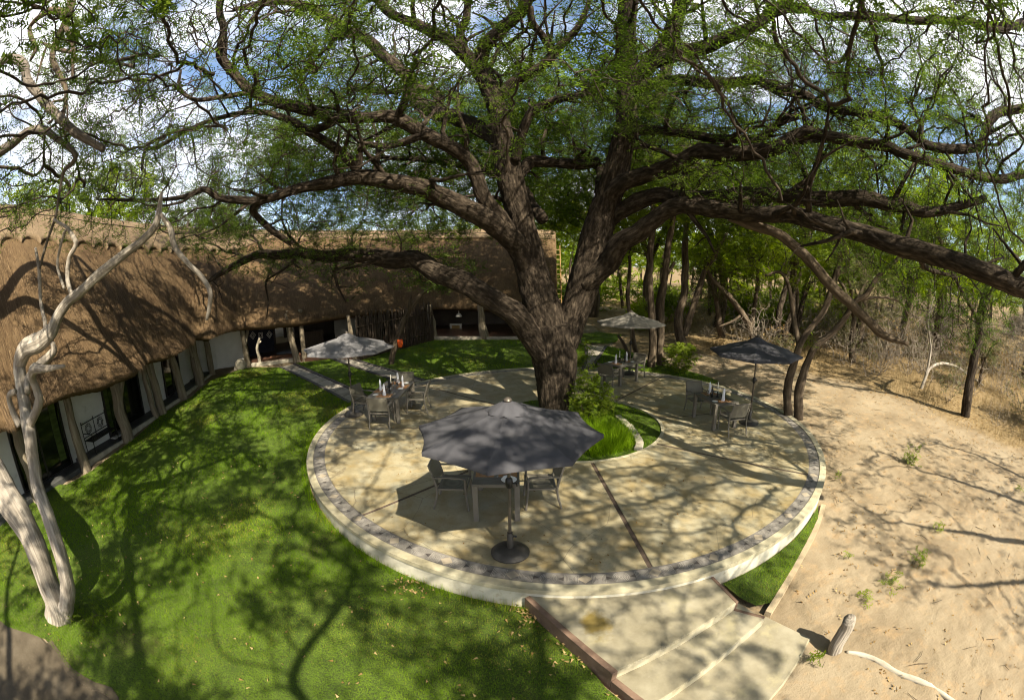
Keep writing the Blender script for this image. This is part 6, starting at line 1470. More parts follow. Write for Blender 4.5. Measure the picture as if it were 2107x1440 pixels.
# ---------------- bare pale tree at the left
bl = gr(122, 1272); bare = empty('bare_tree', tuple(bl)); tag(bare, 'pale leafless twisted tree leaning over the lawn in front of the thatched roof', 'tree')
yb = bl[1]
BARE = [
 [(121, 1290, 30, yb - .02), (114, 1245, 26, yb), (97, 1200, 26, yb + .05), (76, 1140, 26, yb + .1), (50, 1080, 29, yb + .2), (24, 1030, 33, yb + .25), (-8, 980, 34, yb + .3), (-50, 920, 30, yb + .3), (-110, 820, 28, yb + .2), (-150, 700, 24, yb + .1)],
 [(132, 1275, 16, yb + .05), (141, 1212, 16, yb + .08), (126, 1140, 16, yb + .15), (101, 1065, 15, yb + .3), (78, 1005, 15, yb + .45), (70, 955, 15, yb + .6), (62, 900, 16, yb + .7), (52, 845, 14, yb + .85), (44, 790, 15, yb + 1), (42, 750, 15, yb + 1.1), (54, 718, 17, yb + 1.15), (82, 704, 17, yb + 1.3), (104, 684, 15, yb + 1.4), (117, 655, 12, yb + 1.5), (140, 620, 11, yb + 1.6), (165, 600, 10, yb + 1.7), (198, 568, 10, yb + 1.85), (250, 527, 9, yb + 2.1), (296, 492, 8, yb + 2.3), (322, 458, 7, yb + 2.4), (333, 395, 3, yb + 2.5)],
 [(58, 880, 9, yb + .75), (80, 830, 10, yb + .8), (76, 805, 9, yb + .8), (67, 778, 9, yb + .75), (71, 757, 10, yb + .7), (100, 758, 6, yb + .7), (133, 753, 3, yb + .7)],
 [(56, 806, 8, yb + .95), (58, 780, 8, yb + 1.1), (82, 752, 9, yb + 1.3), (103, 732, 9, yb + 1.4), (112, 720, 7, yb + 1.4), (107, 705, 6, yb + 1.4)],
 [(40, 875, 9, yb + .7), (26, 845, 7, yb + .65), (19, 815, 6, yb + .6), (33, 806, 5, yb + .6)],
 [(96, 690, 5, yb + 1.4), (92, 660, 5, yb + 1.5), (84, 622, 4, yb + 1.6), (80, 556, 4, yb + 1.7), (73, 511, 3, yb + 1.75)],
 [(80, 560, 3, yb + 1.7), (96, 500, 3, yb + 1.8), (115, 445, 3, yb + 1.9), (122, 400, 3, yb + 1.95), (133, 352, 4, yb + 2), (150, 335, 5, yb + 2), (154, 316, 5, yb + 2), (116, 285, 6, yb + 1.9), (88, 268, 7, yb + 1.85), (58, 272, 8, yb + 1.8), (30, 293, 9, yb + 1.7), (0, 312, 10, yb + 1.6), (-60, 350, 13, yb + 1.2), (-120, 500, 18, yb + .6), (-150, 700, 22, yb + .1)],
 [(148, 608, 5, yb + 1.65), (139, 574, 5, yb + 1.7), (142, 532, 5, yb + 1.75), (156, 501, 5, yb + 1.8), (139, 470, 4, yb + 1.8)],
 [(132, 594, 3, yb + 1.7), (118, 542, 3, yb + 1.75), (132, 480, 3, yb + 1.8), (139, 470, 3, yb + 1.8), (112, 452, 3, yb + 1.85)],
 [(-120, 520, 16, yb + .6), (-60, 250, 13, yb + 1), (0, 130, 9, yb + 1.3), (44, 129, 9, yb + 1.4), (58, 165, 9, yb + 1.45), (72, 183, 9, yb + 1.5), (98, 216, 9, yb + 1.55), (124, 245, 9, yb + 1.6), (168, 282, 8, yb + 1.7), (212, 309, 7, yb + 1.8)],
 [(330, 440, 4, yb + 2.4), (350, 470, 6, yb + 2.5), (360, 510, 6, yb + 2.5), (390, 545, 5, yb + 2.5), (415, 570, 5, yb + 2.6), (432, 600, 5, yb + 2.6), (430, 635, 4, yb + 2.6), (425, 658, 3, yb + 2.6)],
]
for i, L in enumerate(BARE):
    P, Rr = limb(L); tubes_obj('trunk' if i < 2 else 'branch', [(P, Rr, {})], MAT['bark_grey'] if i not in (6, 9) else MAT['bark_grey_shaded'], bare, n=30 if i < 2 else 14, step=.04, amp=.34, freq=4.0, stretch=.22, seed=60 + i, wander=.4)
# dead dark branches hanging into the top left corner
OV = [[(150, -30, 11, 4.2), (146, 10, 10, 4.2), (132, 52, 9, 4.2), (115, 88, 8, 4.2), (108, 122, 7, 4.2), (122, 153, 6, 4.2), (136, 188, 5, 4.2), (133, 222, 4, 4.2), (128, 262, 2, 4.2)], [(140, 30, 7, 4.2), (104, 22, 7, 4.1), (62, 56, 5, 4.1), (72, 100, 5, 4.1), (62, 126, 3, 4.1)], [(133, 52, 5, 4.2), (149, 90, 5, 4.2), (150, 130, 4, 4.2), (149, 160, 3, 4.2)],
      [(86, 88, 2, 4.2), (108, 99, 4, 4.2), (146, 108, 4, 4.2)], [(96, 95, 3, 4.2), (86, 125, 3, 4.2), (75, 168, 2, 4.2)], [(133, 205, 3, 4.2), (108, 210, 2, 4.2)], [(130, 228, 3, 4.2), (98, 255, 2, 4.2)], [(136, 195, 3, 4.2), (139, 240, 2, 4.2), (134, 285, 1.5, 4.2)]]
sd = [limb(L) for L in OV]
tubes_obj('dead_limb', [(a, b, {'seed': 90 + i}) for i, (a, b) in enumerate(sd)], MAT['bark_brown'], acacia, n=9, step=.06, amp=.2)
P, Rr = limb([(470, -60, 6, Y0 - 5.3), (400, -90, 7, Y0 - 6), (300, -80, 9, Y0 - 7), (210, -60, 10, Y0 - 7.7), (150, -30, 11, 4.2)]); tubes_obj('limb', [(P, Rr, {})], MAT['bark'], acacia, n=12, step=.1, amp=.3)
# ------------------------------------------------------------------ woodland beyond the yard
def traced_tree(name, label, stems, crowns, mat_bark, mat_leaf, seed, base_px, r0=.008, spray=4, nleaf=7, lsize=.11, lw=.018, step=.25, dk=.3, group=None, spread=.14, extra=None, tw=None):
    b = gr(*base_px); root = empty(name, tuple(b)); tag(root, label, 'tree', group)
    st = []
    for i, L in enumerate(stems):
        P, Rr = limb(L); Rr = Rr * .8
        if i == 0 or L[0][1] >= base_px[1] - 12: P[0][2] = min(P[0][2], float(gz(P[0][0], P[0][1])) - .05)
        tubes_obj('trunk' if i == 0 else 'branch', [(P, Rr, {})], mat_bark, root, n=14, step=.12, amp=.3, freq=3, stretch=.25, seed=seed + i, wander=.5)
        Q = catmull(P, .3); st.append(Q[int(len(Q) * .45):])
    st = np.vstack(st)
    att = np.vstack([blob(at(px, py, Y), (r, r, h), n, seed * 10 + k) for k, (px, py, Y, r, h, n) in enumerate(crowns)])
    nd, pr, tp, hc = grow(st, att, step=step, di=5, dk=dk, iters=90, seed=seed, jitter=.4)
    link_twigs('twigs', twig_mesh(nd, pr, tp, r0, .45, .07, root_loc(root)), tw or MAT['twig'], root)
    if spray: link_leaves('crown', leaf_mesh(nd[(pr >= 0) & (tp <= 3)], spray, nleaf, lsize, lw, spread, seed, root_loc(root), rach=.22, clump=.9), mat_leaf, root)
    return root
YT = gr(1634, 860)[1]
traced_tree('twin_stem_tree', 'twin-stemmed crooked tree standing at the edge of the terrace beside the charcoal parasol', [
    [(1622, 860, 12, YT), (1621, 800, 11, YT), (1634, 748, 10, YT), (1645, 710, 9, YT), (1664, 678, 8, YT), (1692, 643, 8, YT), (1709, 598, 8, YT), (1719, 567, 8, YT), (1728, 530, 7, YT), (1716, 480, 6, YT - .2)],
    [(1644, 862, 13, YT - .1), (1646, 800, 12, YT - .1), (1660, 747, 10, YT - .1), (1678, 712, 9, YT - .2), (1712, 685, 8, YT - .3), (1740, 653, 8, YT - .4), (1758, 619, 7, YT - .5), (1782, 605, 7, YT - .6), (1803, 574, 6, YT - .7), (1844, 535, 5, YT - 1), (1880, 500, 4, YT - 1.2)],
    [(1644, 712, 7, YT), (1636, 671, 7, YT + .3), (1629, 626, 6, YT + .5), (1622, 587, 5, YT + .7), (1605, 560, 4, YT + .8), (1574, 567, 3, YT + .9)],
    [(1719, 567, 6, YT), (1745, 545, 6, YT - .2), (1735, 500, 5, YT - .4), (1740, 440, 4, YT - .5)],
    [(1760, 618, 4, YT - .5), (1810, 612, 3, YT - .7), (1850, 620, 3, YT - .9), (1870, 650, 2, YT - 1)]],
    [(1640, 520, YT + .6, 1.4, .9, 110), (1750, 470, YT, 1.6, .9, 130), (1850, 520, YT - 1, 1.2, .8, 90), (1700, 600, YT + .5, 1.0, .6, 40), (1580, 560, YT + 1.2, 1.0, .7, 60), (1660, 700, YT, .5, .5, 14)], MAT['bark_brown'], MAT['leaf_bright'], 201, (1634, 860), lsize=.10, lw=.016)
YR = gr(1987, 855)[1]
traced_tree('leaning_tree', 'dark single-stemmed tree leaning out of the dry scrub at the far right', [[(1985, 858, 14, YR), (1993, 800, 13, YR), (2003, 750, 12, YR), (2013, 700, 12, YR), (2015, 660, 11, YR), (2024, 615, 8, YR), (2040, 560, 6, YR)], [(2014, 690, 7, YR), (2032, 620, 6, YR - .3), (2065, 560, 5, YR - .6), (2100, 520, 4, YR - .8)], [(2014, 660, 6, YR), (1980, 600, 5, YR + .4), (1950, 540, 4, YR + .7), (1930, 480, 4, YR + .9)]],
    [(2030, 500, YR, 2.2, 1.2, 150), (2080, 420, YR - .5, 2.2, 1.3, 150), (1950, 450, YR + .8, 2.0, 1.2, 140)], MAT['bark'], MAT['leaf_bright'], 211, (1987, 855))
YA = gr(1350, 754)[1]
traced_tree('straight_twin_tree', 'tall tree with two straight grey trunks behind the taupe parasol', [
    [(1339, 757, 11, YA), (1343, 720, 10, YA), (1344, 690, 10, YA), (1340, 640, 9, YA), (1338, 580, 9, YA), (1336, 520, 8, YA), (1345, 450, 7, YA), (1340, 380, 5, YA)],
    [(1361, 757, 11, YA + .1), (1359, 720, 10, YA + .1), (1360, 680, 9, YA + .1), (1359, 630, 9, YA + .1), (1368, 570, 8, YA + .1), (1376, 510, 8, YA), (1384, 450, 7, YA), (1392, 380, 6, YA - .2), (1400, 300, 4, YA - .3)],
    [(1359, 700, 6, YA + .2), (1352, 650, 5, YA + .4), (1360, 590, 5, YA + .5), (1388, 540, 4, YA + .6)]],
    [(1330, 400, YA, 2.2, 1.6, 200), (1400, 330, YA, 2.6, 1.8, 220), (1260, 470, YA + 1, 1.6, 1.2, 100), (1440, 420, YA + 1, 1.8, 1.2, 100)], MAT['bark_brown'], MAT['leaf_bright'], 221, (1350, 757), lsize=.14, lw=.022)
YB = gr(1306, 736)[1]
traced_tree('slender_tree', 'slender dark leaning tree just behind the far terrace table', [[(1312, 738, 6, YB), (1303, 700, 6, YB), (1298, 660, 5, YB), (1292, 610, 5, YB), (1296, 540, 4, YB), (1285, 480, 3, YB)], [(1298, 730, 4, YB), (1283, 708, 4, YB), (1272, 690, 3, YB + .2)]],
    [(1280, 470, YB, 1.8, 1.4, 130), (1230, 520, YB + 1, 1.4, 1.2, 80), (1190, 440, YB + 3, 2.4, 1.5, 140)], MAT['bark_brown'], MAT['leaf_bright'], 231, (1308, 738), lsize=.14, lw=.022)
YC = gr(1404, 706)[1]
traced_tree('forked_tree', 'thick forked brown tree between the taupe and charcoal parasols', [[(1406, 712, 13, YC), (1397, 680, 11, YC), (1396, 650, 11, YC), (1404, 620, 10, YC), (1410, 570, 9, YC), (1408, 510, 8, YC), (1414, 450, 6, YC), (1420, 390, 5, YC)], [(1408, 690, 9, YC), (1420, 650, 9, YC), (1432, 615, 8, YC), (1450, 560, 7, YC), (1468, 530, 6, YC - .3), (1490, 490, 4, YC - .5)]],
    [(1440, 400, YC, 3, 1.8, 240), (1500, 460, YC - .5, 2.0, 1.4, 140), (1560, 400, YC, 2.5, 1.6, 160), (1480, 330, YC, 2.5, 1.6, 160)], MAT['bark_brown'], MAT['leaf_bright'], 241, (1404, 710), lsize=.14, lw=.022)
YD = gr(1540, 712)[1] + 1
traced_tree('arching_tree', 'dark tree arching left above the charcoal parasol at the sandy side', [[(1556, 712, 10, YD), (1546, 680, 9, YD), (1528, 645, 8, YD), (1505, 615, 7, YD), (1485, 595, 6, YD), (1462, 570, 5, YD), (1452, 540, 4, YD)], [(1546, 682, 6, YD), (1552, 640, 6, YD), (1558, 590, 5, YD), (1560, 540, 4, YD)], [(1528, 645, 4, YD), (1510, 660, 3, YD), (1480, 672, 2, YD)]],
    [(1470, 520, YD, 2.0, 1.2, 130), (1560, 500, YD, 2.4, 1.4, 170), (1520, 570, YD, 1.2, .8, 50)], MAT['bark_brown'], MAT['leaf_bright'], 251, (1552, 712), lsize=.14, lw=.022)
YE = gr(1600, 716)[1]
traced_tree('clustered_tree', 'cluster of three dark stems left of the twin-stemmed tree in the scrub', [[(1598, 718, 9, YE), (1600, 680, 8, YE), (1604, 640, 8, YE), (1614, 600, 7, YE), (1622, 560, 5, YE)], [(1612, 718, 9, YE + .2), (1618, 680, 8, YE + .2), (1630, 640, 7, YE + .2), (1634, 600, 6, YE + .2), (1648, 560, 4, YE)], [(1636, 716, 8, YE + .5), (1640, 670, 7, YE + .5), (1652, 620, 6, YE + .5), (1668, 580, 4, YE + .5)]],
    [(1630, 500, YE, 2.4, 1.5, 180), (1690, 540, YE, 1.8, 1.1, 110), (1590, 460, YE, 2.2, 1.4, 140)], MAT['bark'], MAT['leaf_bright'], 261, (1604, 718), lsize=.14, lw=.022)

# ---- broad trees further back: four built, each with its own copies
def proto(seed, h, cr, cz, n, mat_leaf, lsize, lw, spray=3):
    root = empty('woodland_tree', (0, 0, 0)); rr = random.Random(seed)
    st, sp = [], []
    P = [np.array([0, 0, -.2]), np.array([rr.uniform(-.3, .3), rr.uniform(-.3, .3), h * .25]), np.array([rr.uniform(-.5, .5), rr.uniform(-.5, .5), h * .5])]
    sp.append((P, [.2, .16, .13], {})); 
    for k in range(4):
        a = k * 1.57 + rr.uniform(-.5, .5); q = P[2] + np.array([math.cos(a) * cr * .55, math.sin(a) * cr * .55, h * .28]); L = [P[1] * .4 + P[2] * .6, (P[2] + q) / 2 + np.array([0, 0, .2]), q]
        sp.append((L, [.10, .08, .04], {})); st.append(catmull(np.array(L), .3)[2:])
    tubes_obj('trunk', sp, MAT['bark_brown'], root, n=9, step=.2, amp=.3, seed=seed, wander=.6)
    A = blob((0, 0, cz), (cr, cr, h * .36), n, seed); A = A[vnoise(A * .6, seed) > .38]
    nd, pr, tp, hc = grow(np.vstack(st), A, step=.3, di=6, dk=.4, iters=70, seed=seed)
    link_twigs('twigs', twig_mesh(nd, pr, tp, .010, .45, .08), MAT['twig'], root)
    link_leaves('crown', leaf_mesh(nd[(pr >= 0) & (tp <= 3)], spray + 1, 7, lsize * 1.15, lw * .6, .28, seed, rach=.35, clump=.7), mat_leaf, root)
    return root
PRO = [proto(301, 6.0, 3.0, 4.3, 330, MAT['leaf_bright'], .16, .055), proto(302, 7.0, 3.4, 5.0, 300, MAT['leaf_bright'], .16, .05), proto(303, 5.0, 2.6, 3.4, 300, MAT['leaf_dull'], .14, .045), proto(304, 6.5, 3.2, 4.6, 340, MAT['leaf_bright'], .17, .06)]
WT = [  # prototype, x, y, scale, turn, label
 (0, 9.5, 30.0, 1.78, .4, 'round green tree right of the bamboo ladder beyond the far lawn'), (1, 6.0, 33.0, 1.94, 1.2, 'tall dark green tree just behind the bamboo ladder'), (3, 14.0, 28.5, 1.86, 2.2, 'broad bright tree in the wood behind the forked brown tree'), (2, 12.5, 24.5, 1.06, .7, 'low dull green tree in the dry grass behind the charcoal parasol'),
 (0, 18.0, 25.0, 1.78, 3.0, 'bright leafy tree in the wood behind the cluster of three stems'), (1, 20.5, 20.5, 1.71, 4.1, 'dark leafy tree behind the twin-stemmed tree'), (2, 17.5, 17.8, 1.12, 5.2, 'thin dull tree at the front of the scrub behind the hanging dead branch'), (3, 25.5, 17.5, 1.65, .9, 'bright tree at the right of the wood above the grey scrub'),
 (2, 23.0, 12.0, 0.62, 1.9, 'dull green tree behind the leaning dark stem at the far right'), (0, 31.0, 12.0, 1.60, 2.7, 'green tree at the far right edge of the wood'), (2, 21.0, 7.0, 0.50, 3.6, 'small dull tree at the right picture edge beside the sand'), (1, 28.0, 23.0, 2.17, 5.0, 'tall dark tree deep in the wood at the right'),
 (3, 1.5, 36.0, 1.56, 0.2, 'bright tree rising above the right end of the roof ridge'), (0, -5.0, 38.0, 1.44, 1.4, 'green treetop showing above the middle of the far roof ridge'), (3, -29.0, 36.0, 1.80, 2.4, 'bright treetop above the bend of the roof ridge'), (1, -25.5, 18.0, 1.86, 3.3, 'dark treetop above the ridge of the near wing'), (0, -27.0, 9.0, 1.92, 4.4, 'green treetop at the far left above the ridge end'), (3, -30.0, 23.0, 2.10, 5.5, 'tall yellow-green tree behind the near wing at the upper left')]
used = set()
for k, x, y, s, rz, lab in WT:
    o = PRO[k] if k not in used else copy_tree(PRO[k]); used.add(k)
    o.location = (x, y, float(gz(x, y))); o.rotation_euler = (0, 0, rz); o.scale = (s, s, s); tag(o, lab, 'tree', 'trees around the lodge')

# ---- the mass of the wood behind them
MAT['leaf_scrub'] = leafmat('grey_scrub', [(0, (.07, .058, .045)), (.5, (.13, .11, .085)), (.85, (.19, .165, .12)), (1, (.2, .2, .09))], .2)
def make_woodland():
    rng = np.random.default_rng(41); C, Vt, Ft, n = [], [], [], 0
    spots = []
    for _ in range(330):
        a = rng.uniform(-.12, 2.55); d = rng.uniform(30, 95); x, y = 2 + d * math.cos(a), 4 + d * math.sin(a)
        if y < 42 and x < 8: continue
        if x < -8 and -2.3 < y / x < -1.3: continue
        if x < -4 and rng.random() < .55: continue
        spots.append((x, y))
    DR = []
    for x, y in spots:
        right = y < x * 1.05 and (rng.random() < .5 or math.hypot(x, y) < 42)
        if right:                               # low dry bush rather than tall green trees
            h = rng.uniform(2.2, 4.2); m = 60; g = rng.normal(0, 1, (m, 3)); g /= np.linalg.norm(g, axis=1, keepdims=True); DR.append(np.array([x, y, float(gz(x, y)) + h * .45]) + g * (rng.random(m) ** .5)[:, None] * np.array([h * .7, h * .7, h * .45])); continue
        h = rng.uniform(6.0, 11.0) * (1.0 if x > 5 else .6); z = float(gz(x, y))
        P = [np.array([x, y, z - .2]), np.array([x + rng.normal(0, .3), y + rng.normal(0, .3), z + h * .35]), np.array([x + rng.normal(0, .6), y + rng.normal(0, .6), z + h * .75])]
        V, F, _ = tube(P, [.16, .13, .06], 5); Vt.append(V); Ft += [tuple(i + n for i in dict.fromkeys(f)) for f in F.tolist()]; n += len(V)
        m = 85; g = rng.normal(0, 1, (m, 3)); g /= np.linalg.norm(g, axis=1, keepdims=True); C.append(np.array([x, y, z + h * .68]) + g * (rng.random(m) ** .45)[:, None] * np.array([h * .5, h * .5, h * .33]))
    for _ in range(80):                        # bushes under the trees
        x, y = rng.uniform(4, 45), rng.uniform(26, 62)
        if (side_of_yard(x, y) < 1 and y < 27) or y < x * 1.05: continue
        h = rng.uniform(1.2, 3.2); m = 26; g = rng.normal(0, 1, (m, 3)); g /= np.linalg.norm(g, axis=1, keepdims=True); C.append(np.array([x, y, float(gz(x, y)) + h * .5]) + g * (rng.random(m) ** .45)[:, None] * np.array([h * .6, h * .6, h * .5]))
    V, F, R = leaf_mesh(np.vstack(C), 2, 6, .5, .09, .45, 43, rach=.6, clump=.25)
    o = link_leaves('woodland', (V, F, R), MAT['leaf_bright'], None)
    d_ = link_leaves('dry_bush', leaf_mesh(np.vstack(DR), 3, 6, .38, .034, .45, 47, rach=.6, clump=.3), MAT['leaf_scrub'], o)
    me = build_mesh('woodland_stems', np.vstack(Vt), Ft, True); s = mobj('stems', me, MAT['bark_brown'], o)
    tag(o, 'distant wood of green trees that closes the view behind the yard', 'wood', kind='stuff'); s['kind'] = 'stuff'
make_woodland()

# ---- dry thorn scrub, dry grass and leaf litter under the trees
def bush_nodes(seed, r, h, n, step=.16):
    A = blob((0, 0, h * .55), (r, r, h * .5), n, seed); A = A[A[:, 2] > .1]
    S = np.array([[random.Random(seed + k).uniform(-.12, .12), random.Random(seed + 30 + k).uniform(-.12, .12), .0] for k in range(5)])
    return grow(S, A, step=step, di=6, dk=.2, iters=60, seed=seed, jitter=.45)
def make_scrub():
    rng = np.random.default_rng(51); protos = []
    for k in range(6):
        nd, pr, tp, hc = bush_nodes(500 + k, rng.uniform(.8, 1.3), rng.uniform(1.4, 2.6), 150)
        protos.append((twig_mesh(nd, pr, tp, .0055, .42, .03), nd[(pr >= 0) & (tp <= 2)]))
    Vs, Fs, n, LC, LD, G = [], [], 0, [], [], []
    c = 0
    while c < 230:
        x, y = rng.uniform(9, 44), rng.uniform(1, 48)
        d = float(side_of_yard(x, y))
        if d < 1.5 or (y > 30 and x < 12) or math.hypot(x - 17.2, y - 9.3) < .8: continue
        if rng.random() > min(1, (22 / max(math.hypot(x, y), 1)) ** 1.5): continue
        (V, F), L = protos[rng.integers(6)]; s = rng.uniform(.6, 1.5) * (.5 if d < 2.0 else 1); a = rng.uniform(0, 6.28); R_z = np.array([[math.cos(a), -math.sin(a), 0], [math.sin(a), math.cos(a), 0], [0, 0, 1]]) * s
        off = np.array([x, y, float(gz(x, y)) - .03]); Vs.append(V @ R_z.T + off); Fs.append(F + n); n += len(V); c += 1
        k = rng.random(); Lw = L @ R_z.T + off
        if k < .22: LC.append(Lw)
        elif k < .42: LD.append(Lw[::2])
    o = mobj('dry_scrub', build_mesh('dry_scrub', np.vstack(Vs), np.vstack(Fs), True), MAT['twig_grey'], None)
    tag(o, 'tangle of grey leafless thorn scrub under the trees on the right', 'scrub', kind='stuff')
    f = link_leaves('scrub_leaves', leaf_mesh(np.vstack(LC), 2, 4, .07, .028, .08, 53, rach=.14), MAT['leaf_dull'], o); f['kind'] = 'stuff'
    f = link_leaves('dead_leaves', leaf_mesh(np.vstack(LD), 1, 4, .07, .03, .08, 54, rach=.14), MAT['leaf_dry'], o); f['kind'] = 'stuff'
    # dry grass
    P = np.column_stack([rng.uniform(8, 40, 130000), rng.uniform(1, 46, 130000)]); d = side_of_yard(P[:, 0], P[:, 1]); g = vnoise(np.column_stack([P * .55, P[:, 0] * 0]), 61)
    P = P[(d > -.3) & (rng.random(len(P)) < np.clip((g - .38) * 3.2, .03, 1) * np.clip((d + .3) / 1.5, .08, 1))]
    q = np.column_stack([P, gz(P[:, 0], P[:, 1])]); V, F, R = blades(q, .12, .55, .016, rng, .8)
    o = mobj('dry_grass', build_mesh('dry_grass', V, F, False, {'rnd': ('FLOAT', R)}), MAT['grass_dry'], None); tag(o, 'golden dry grass standing along the edge of the scrub', 'dry grass', kind='stuff')
    # leaf litter on sand and lawn
    P = np.column_stack([rng.uniform(2.5, 34, 60000), rng.uniform(0, 36, 60000)]); d = side_of_yard(P[:, 0], P[:, 1]); rt = np.hypot(P[:, 0] - TC[0], P[:, 1] - TC[1])
    P = P[(rt > TR + .05) & (rng.random(len(P)) < np.where(d > -.2, .9, np.where(d > -2, .3, .14)))]
    P = P[~((P[:, 1] < 5.2) & (P[:, 0] < 4.3))]
    z = gz(P[:, 0], P[:, 1]) + .012
    V, F, R = leaf_mesh(np.column_stack([P, z]), 1, 2, .055, .018, .01, 63, flat=.15, rach=.05)
    o = link_leaves('leaf_litter', (V, F, R), MAT['leaf_dry'], None); tag(o, 'scattered dry brown leaves on the sand and under the scrub', 'leaf litter', kind='stuff')
make_scrub()

# ------------------------------------------------------------------ planting in the bed and single shrubs
def shrub(name, label, loc, r, h, n, seed, mat_leaf, spray=3, lsize=.06, lw=.024, stretch=(1, 1), cat='shrub', tw=None, group=None):
    root = empty(name, tuple(loc)); tag(root, label, cat, group)
    nd, pr, tp, hc = bush_nodes(seed, r, h, n, .12); nd = nd * np.array([stretch[0], stretch[1], 1])
    link_twigs('stems', twig_mesh(nd, pr, tp, .004, .45, .03), tw or MAT['twig'], root)
    if spray: link_leaves('foliage', leaf_mesh(nd[(pr >= 0) & (tp <= 3)], spray + 1, 6, lsize * 1.15, lw * .7, .07, seed, rach=.12, clump=1.5), mat_leaf, root)
    return root
p = gp(1218, 885, BEDZ); shrub('leafy_shrub', 'fresh green leafy shrub growing against the right of the big trunk', (p[0], p[1] + .3, BEDZ), .7, 1.5, 380, 601, MAT['leaf_bright'], 4, .06, .026)
p = gp(1205, 850, BEDZ); shrub('sapling', 'thin leafy sapling climbing beside the big trunk', (p[0], p[1] + .2, BEDZ), .36, 2.2, 170, 602, MAT['leaf_bright'], 3, .055, .024)
p = gr(1397, 768); shrub('round_bush', 'dense round green bush beside the straight twin trunks', p, .75, 1.35, 420, 603, MAT['leaf_bright'], 4, .075, .03)
p = gr(170, 1290); shrub('lawn_seedling', 'low sprawling leafy plant at the foot of the bare pale tree', p + (.15, .1, .04), .5, .45, 60, 604, MAT['leaf_bright'], 2, .04, .018)
for i, (px, py, r, h, lab) in enumerate([(1872, 955, .38, .55, 'feathery green bushlet alone on the sand at the right'), (1888, 1160, .22, .42, 'upright bright green weed beside the runnel in the sand'), (1838, 1203, .24, .22, 'low spreading green weed in the middle of the sand'), (1930, 1093, .16, .28, 'small green weed in the branch shadows on the sand'), (1676, 1370, .15, .14, 'tiny green weed between the bottom step and the white root'), (1750, 1152, .12, .12, 'low green weed near the curved lawn kerb'), (1776, 1236, .10, .16, 'pale little weed casting a shadow above the wooden stump'), (1722, 986, .10, .12, 'tiny weed at the foot of the terrace on the sandy side'), (2095, 1005, .2, .2, 'flat green weed at the right picture edge')]):
    p = gr(px, py); shrub('weed', lab, p + (0, 0, .0), r, h, 46 if r > .2 else 26, 620 + i, MAT['leaf_bright'], 3, .05, .02, cat='weed', group='weeds on the sand')
# long grass clump in the bed
def make_tuft():
    rng = np.random.default_rng(71); c = gp(1262, 930, BEDZ); root = empty('long_grass_clump', (c[0], c[1], BEDZ)); tag(root, 'clump of long bright green grass in the bed beside the charcoal parasol', 'grass clump')
    a = rng.uniform(0, 6.28, 2600); r = np.sqrt(rng.random(2600)); P = np.column_stack([.62 * r * np.cos(a) - .1, .95 * r * np.sin(a) + .35, np.zeros(2600)])
    P = P[np.hypot(P[:, 0] + c[0] - TC[0], P[:, 1] + c[1] - TC[1]) < TRI - .22]
    V, F, R = blades(P, .3, .75, .012, rng, .95); R = np.clip(R + .08, 0, .95); link_leaves('blades', (V, F, R), MAT['grass'], root)
make_tuft()

# ------------------------------------------------------------------ small things in the yard
sb = gr(1720, 1334); stump = empty('wooden_stump', tuple(sb)); tag(stump, 'short leaning sawn-off wooden post standing in the sand by the bottom step', 'stump')
P, Rr = limb([(1716, 1342, 16, sb[1]), (1722, 1325, 15, sb[1]), (1734, 1305, 15, sb[1] + .02), (1744, 1288, 15, sb[1] + .03), (1748, 1274, 14, sb[1] + .03)])
tubes_obj('log', [(P, Rr, {})], MAT['bark_grey'], stump, n=18, step=.03, amp=.2, freq=3, stretch=.3, seed=5)
rt = [gr(1742, 1340), gr(1775, 1346), gr(1810, 1362), gr(1850, 1384), gr(1895, 1402), gr(1930, 1420), gr(1965, 1446), gr(1990, 1475)]
root_o = empty('bleached_root', tuple(rt[0])); tag(root_o, 'long bleached white root snaking along the sand from the stump', 'root')
tubes_obj('root', [([p + (0, 0, -.005 - .012 * (i % 2)) for i, p in enumerate(rt)], [.028, .045, .05, .045, .052, .044, .04, .028], {})], surf('bleached_wood', [(0.3, (.24, .21, .16)), (.7, (.42, .385, .32))], 1, co='bc', sc=(16, 16, 3), rough=.9, bump=[(1, .4, .02, (14, 14, 2))]), root_o, n=12, step=.05, amp=.3, freq=2, seed=9)
# fallen pale branch in the scrub at the right
yb2 = gr(1895, 800)[1]
fb = empty('fallen_branch', tuple(gr(1893, 805))); tag(fb, 'bleached fallen branch arching out of the scrub left of the leaning dark stem', 'branch')
tubes_obj('branch', [limb([(1893, 808, 4, yb2), (1903, 780, 3.5, yb2), (1915, 757, 3, yb2), (1938, 748, 3, yb2), (1968, 755, 2.5, yb2 - .3), (2000, 776, 2, yb2 - .6), (2030, 798, 1.2, yb2 - .8)]) + ({},), limb([(1905, 775, 3, yb2), (1915, 720, 2.2, yb2 + .2), (1910, 660, 1.8, yb2 + .3), (1925, 600, 1.2, yb2 + .4)]) + ({},)], MAT['bark_grey'], fb, n=8, step=.1, amp=.2)
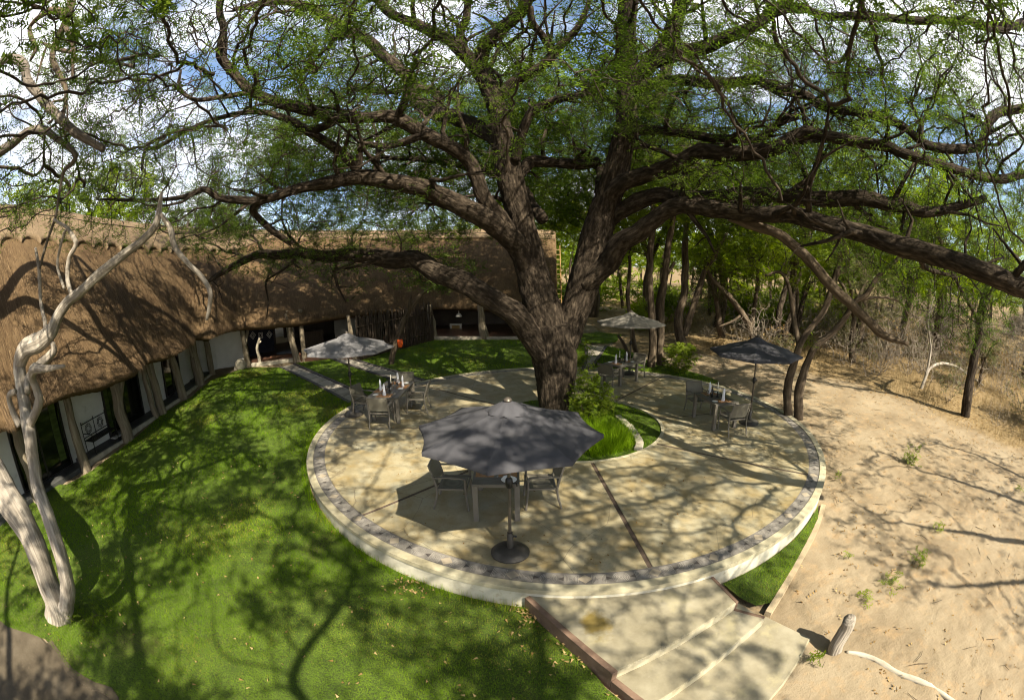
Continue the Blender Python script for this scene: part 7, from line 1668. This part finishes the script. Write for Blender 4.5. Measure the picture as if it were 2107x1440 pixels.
# little tree with the hung orange lantern before the palisade
ys = gr(806, 750)[1]; lt = empty('lantern_tree', tuple(gr(806, 750))); tag(lt, 'thin slanting bare tree in front of the dark pole fence', 'tree')
tubes_obj('trunk', [limb([(804, 752, 6, ys), (809, 725, 6, ys), (815, 705, 6, ys), (822, 685, 6, ys), (834, 652, 5, ys + .1), (848, 628, 5, ys + .2), (866, 606, 4, ys + .3), (888, 588, 3, ys + .4)]) + ({},), limb([(840, 640, 3, ys), (846, 600, 2, ys), (838, 570, 2, ys)]) + ({},)], MAT['bark_brown'], lt, n=9, step=.1, amp=.25)
pl_ = at(823, 704, ys - .12); lan = empty('orange_lantern', (pl_[0], pl_[1], pl_[2] - .22)); tag(lan, 'bright orange bucket lantern hung on the thin slanting tree', 'lantern')
MB().lathe([(.08, 0), (.10, .02), (.12, .16), (.125, .32), (.115, .34), (.105, .32)], 16).obj('body', MAT['orange'], lan, smooth=True)
MB().tube([(-.115, 0, .32), (-.07, 0, .46), (0, 0, .5), (.07, 0, .46), (.115, 0, .32)], [.008] * 5, 5).obj('handle', MAT['iron'], lan)
# fallen leaves and petals on the lawn, tiny specks on the parasol cloth
rngp = np.random.default_rng(81); A = np.array(LAWN['main']); G = rngp.uniform((-9, .8), (2, 9), (420, 2)); G = np.vstack([G, gr(1100, 1262)[:2] + rngp.normal(0, .16, (130, 2)), gr(1180, 1340)[:2] + rngp.normal(0, .2, (60, 2)), gr(860, 1200)[:2] + rngp.normal(0, .22, (60, 2))]); G = G[inside(G, A)]
V, F, R = leaf_mesh(np.column_stack([G, lawn_z(G[:, 0], G[:, 1]) + .045]), 1, 1, .06, .018, .0, 83, flat=.1, rach=.01)
o = link_leaves('fallen_leaves', (V, F, np.clip(R + .35, 0, 1)), MAT['leaf_dry'], None); tag(o, 'pale and rusty fallen leaves dotted over the lawn', 'fallen leaves', kind='stuff')

# a few leaves blown over the terrace
a = rngp.uniform(0, 6.28, 420); r = np.sqrt(rngp.uniform((TRI + .2) ** 2, TBI ** 2, 420)); G = np.column_stack([TC[0] + r * np.cos(a), TC[1] + r * np.sin(a), np.full(420, .006)])
o = link_leaves('terrace_leaves', leaf_mesh(G, 1, 1, .05, .014, .0, 87, flat=.06, rach=.01), MAT['leaf_dry'], None); tag(o, 'small dry leaves blown over the round terrace floor', 'fallen leaves', kind='stuff')

# fallen twigs on the sand
tw_ = []
for k in range(150):
    x, y = rngp.uniform(4.6, 14), rngp.uniform(.2, 13)
    if math.hypot(x - TC[0], y - TC[1]) < TR + .3 or (x < 6.4 and y < 6.4 and y > 3.2): continue
    a = rngp.uniform(0, 6.28); L = rngp.uniform(.08, .4); z = float(gz(x, y)) + .018; c, s_ = math.cos(a) * L, math.sin(a) * L
    tw_.append(([(x, y, z), (x + c * .5 + rngp.normal(0, .02), y + s_ * .5 + rngp.normal(0, .02), z + .012), (x + c, y + s_, z)], [.006, .005, .003], {'n': 4}))
tw_root = empty('fallen_twigs', (9, 6, -.35)); tag(tw_root, 'short dry twigs strewn over the sand', 'twigs', kind='stuff')
tag(tubes_obj('twig_litter', tw_, MAT['bark_brown'], tw_root), kind='stuff')
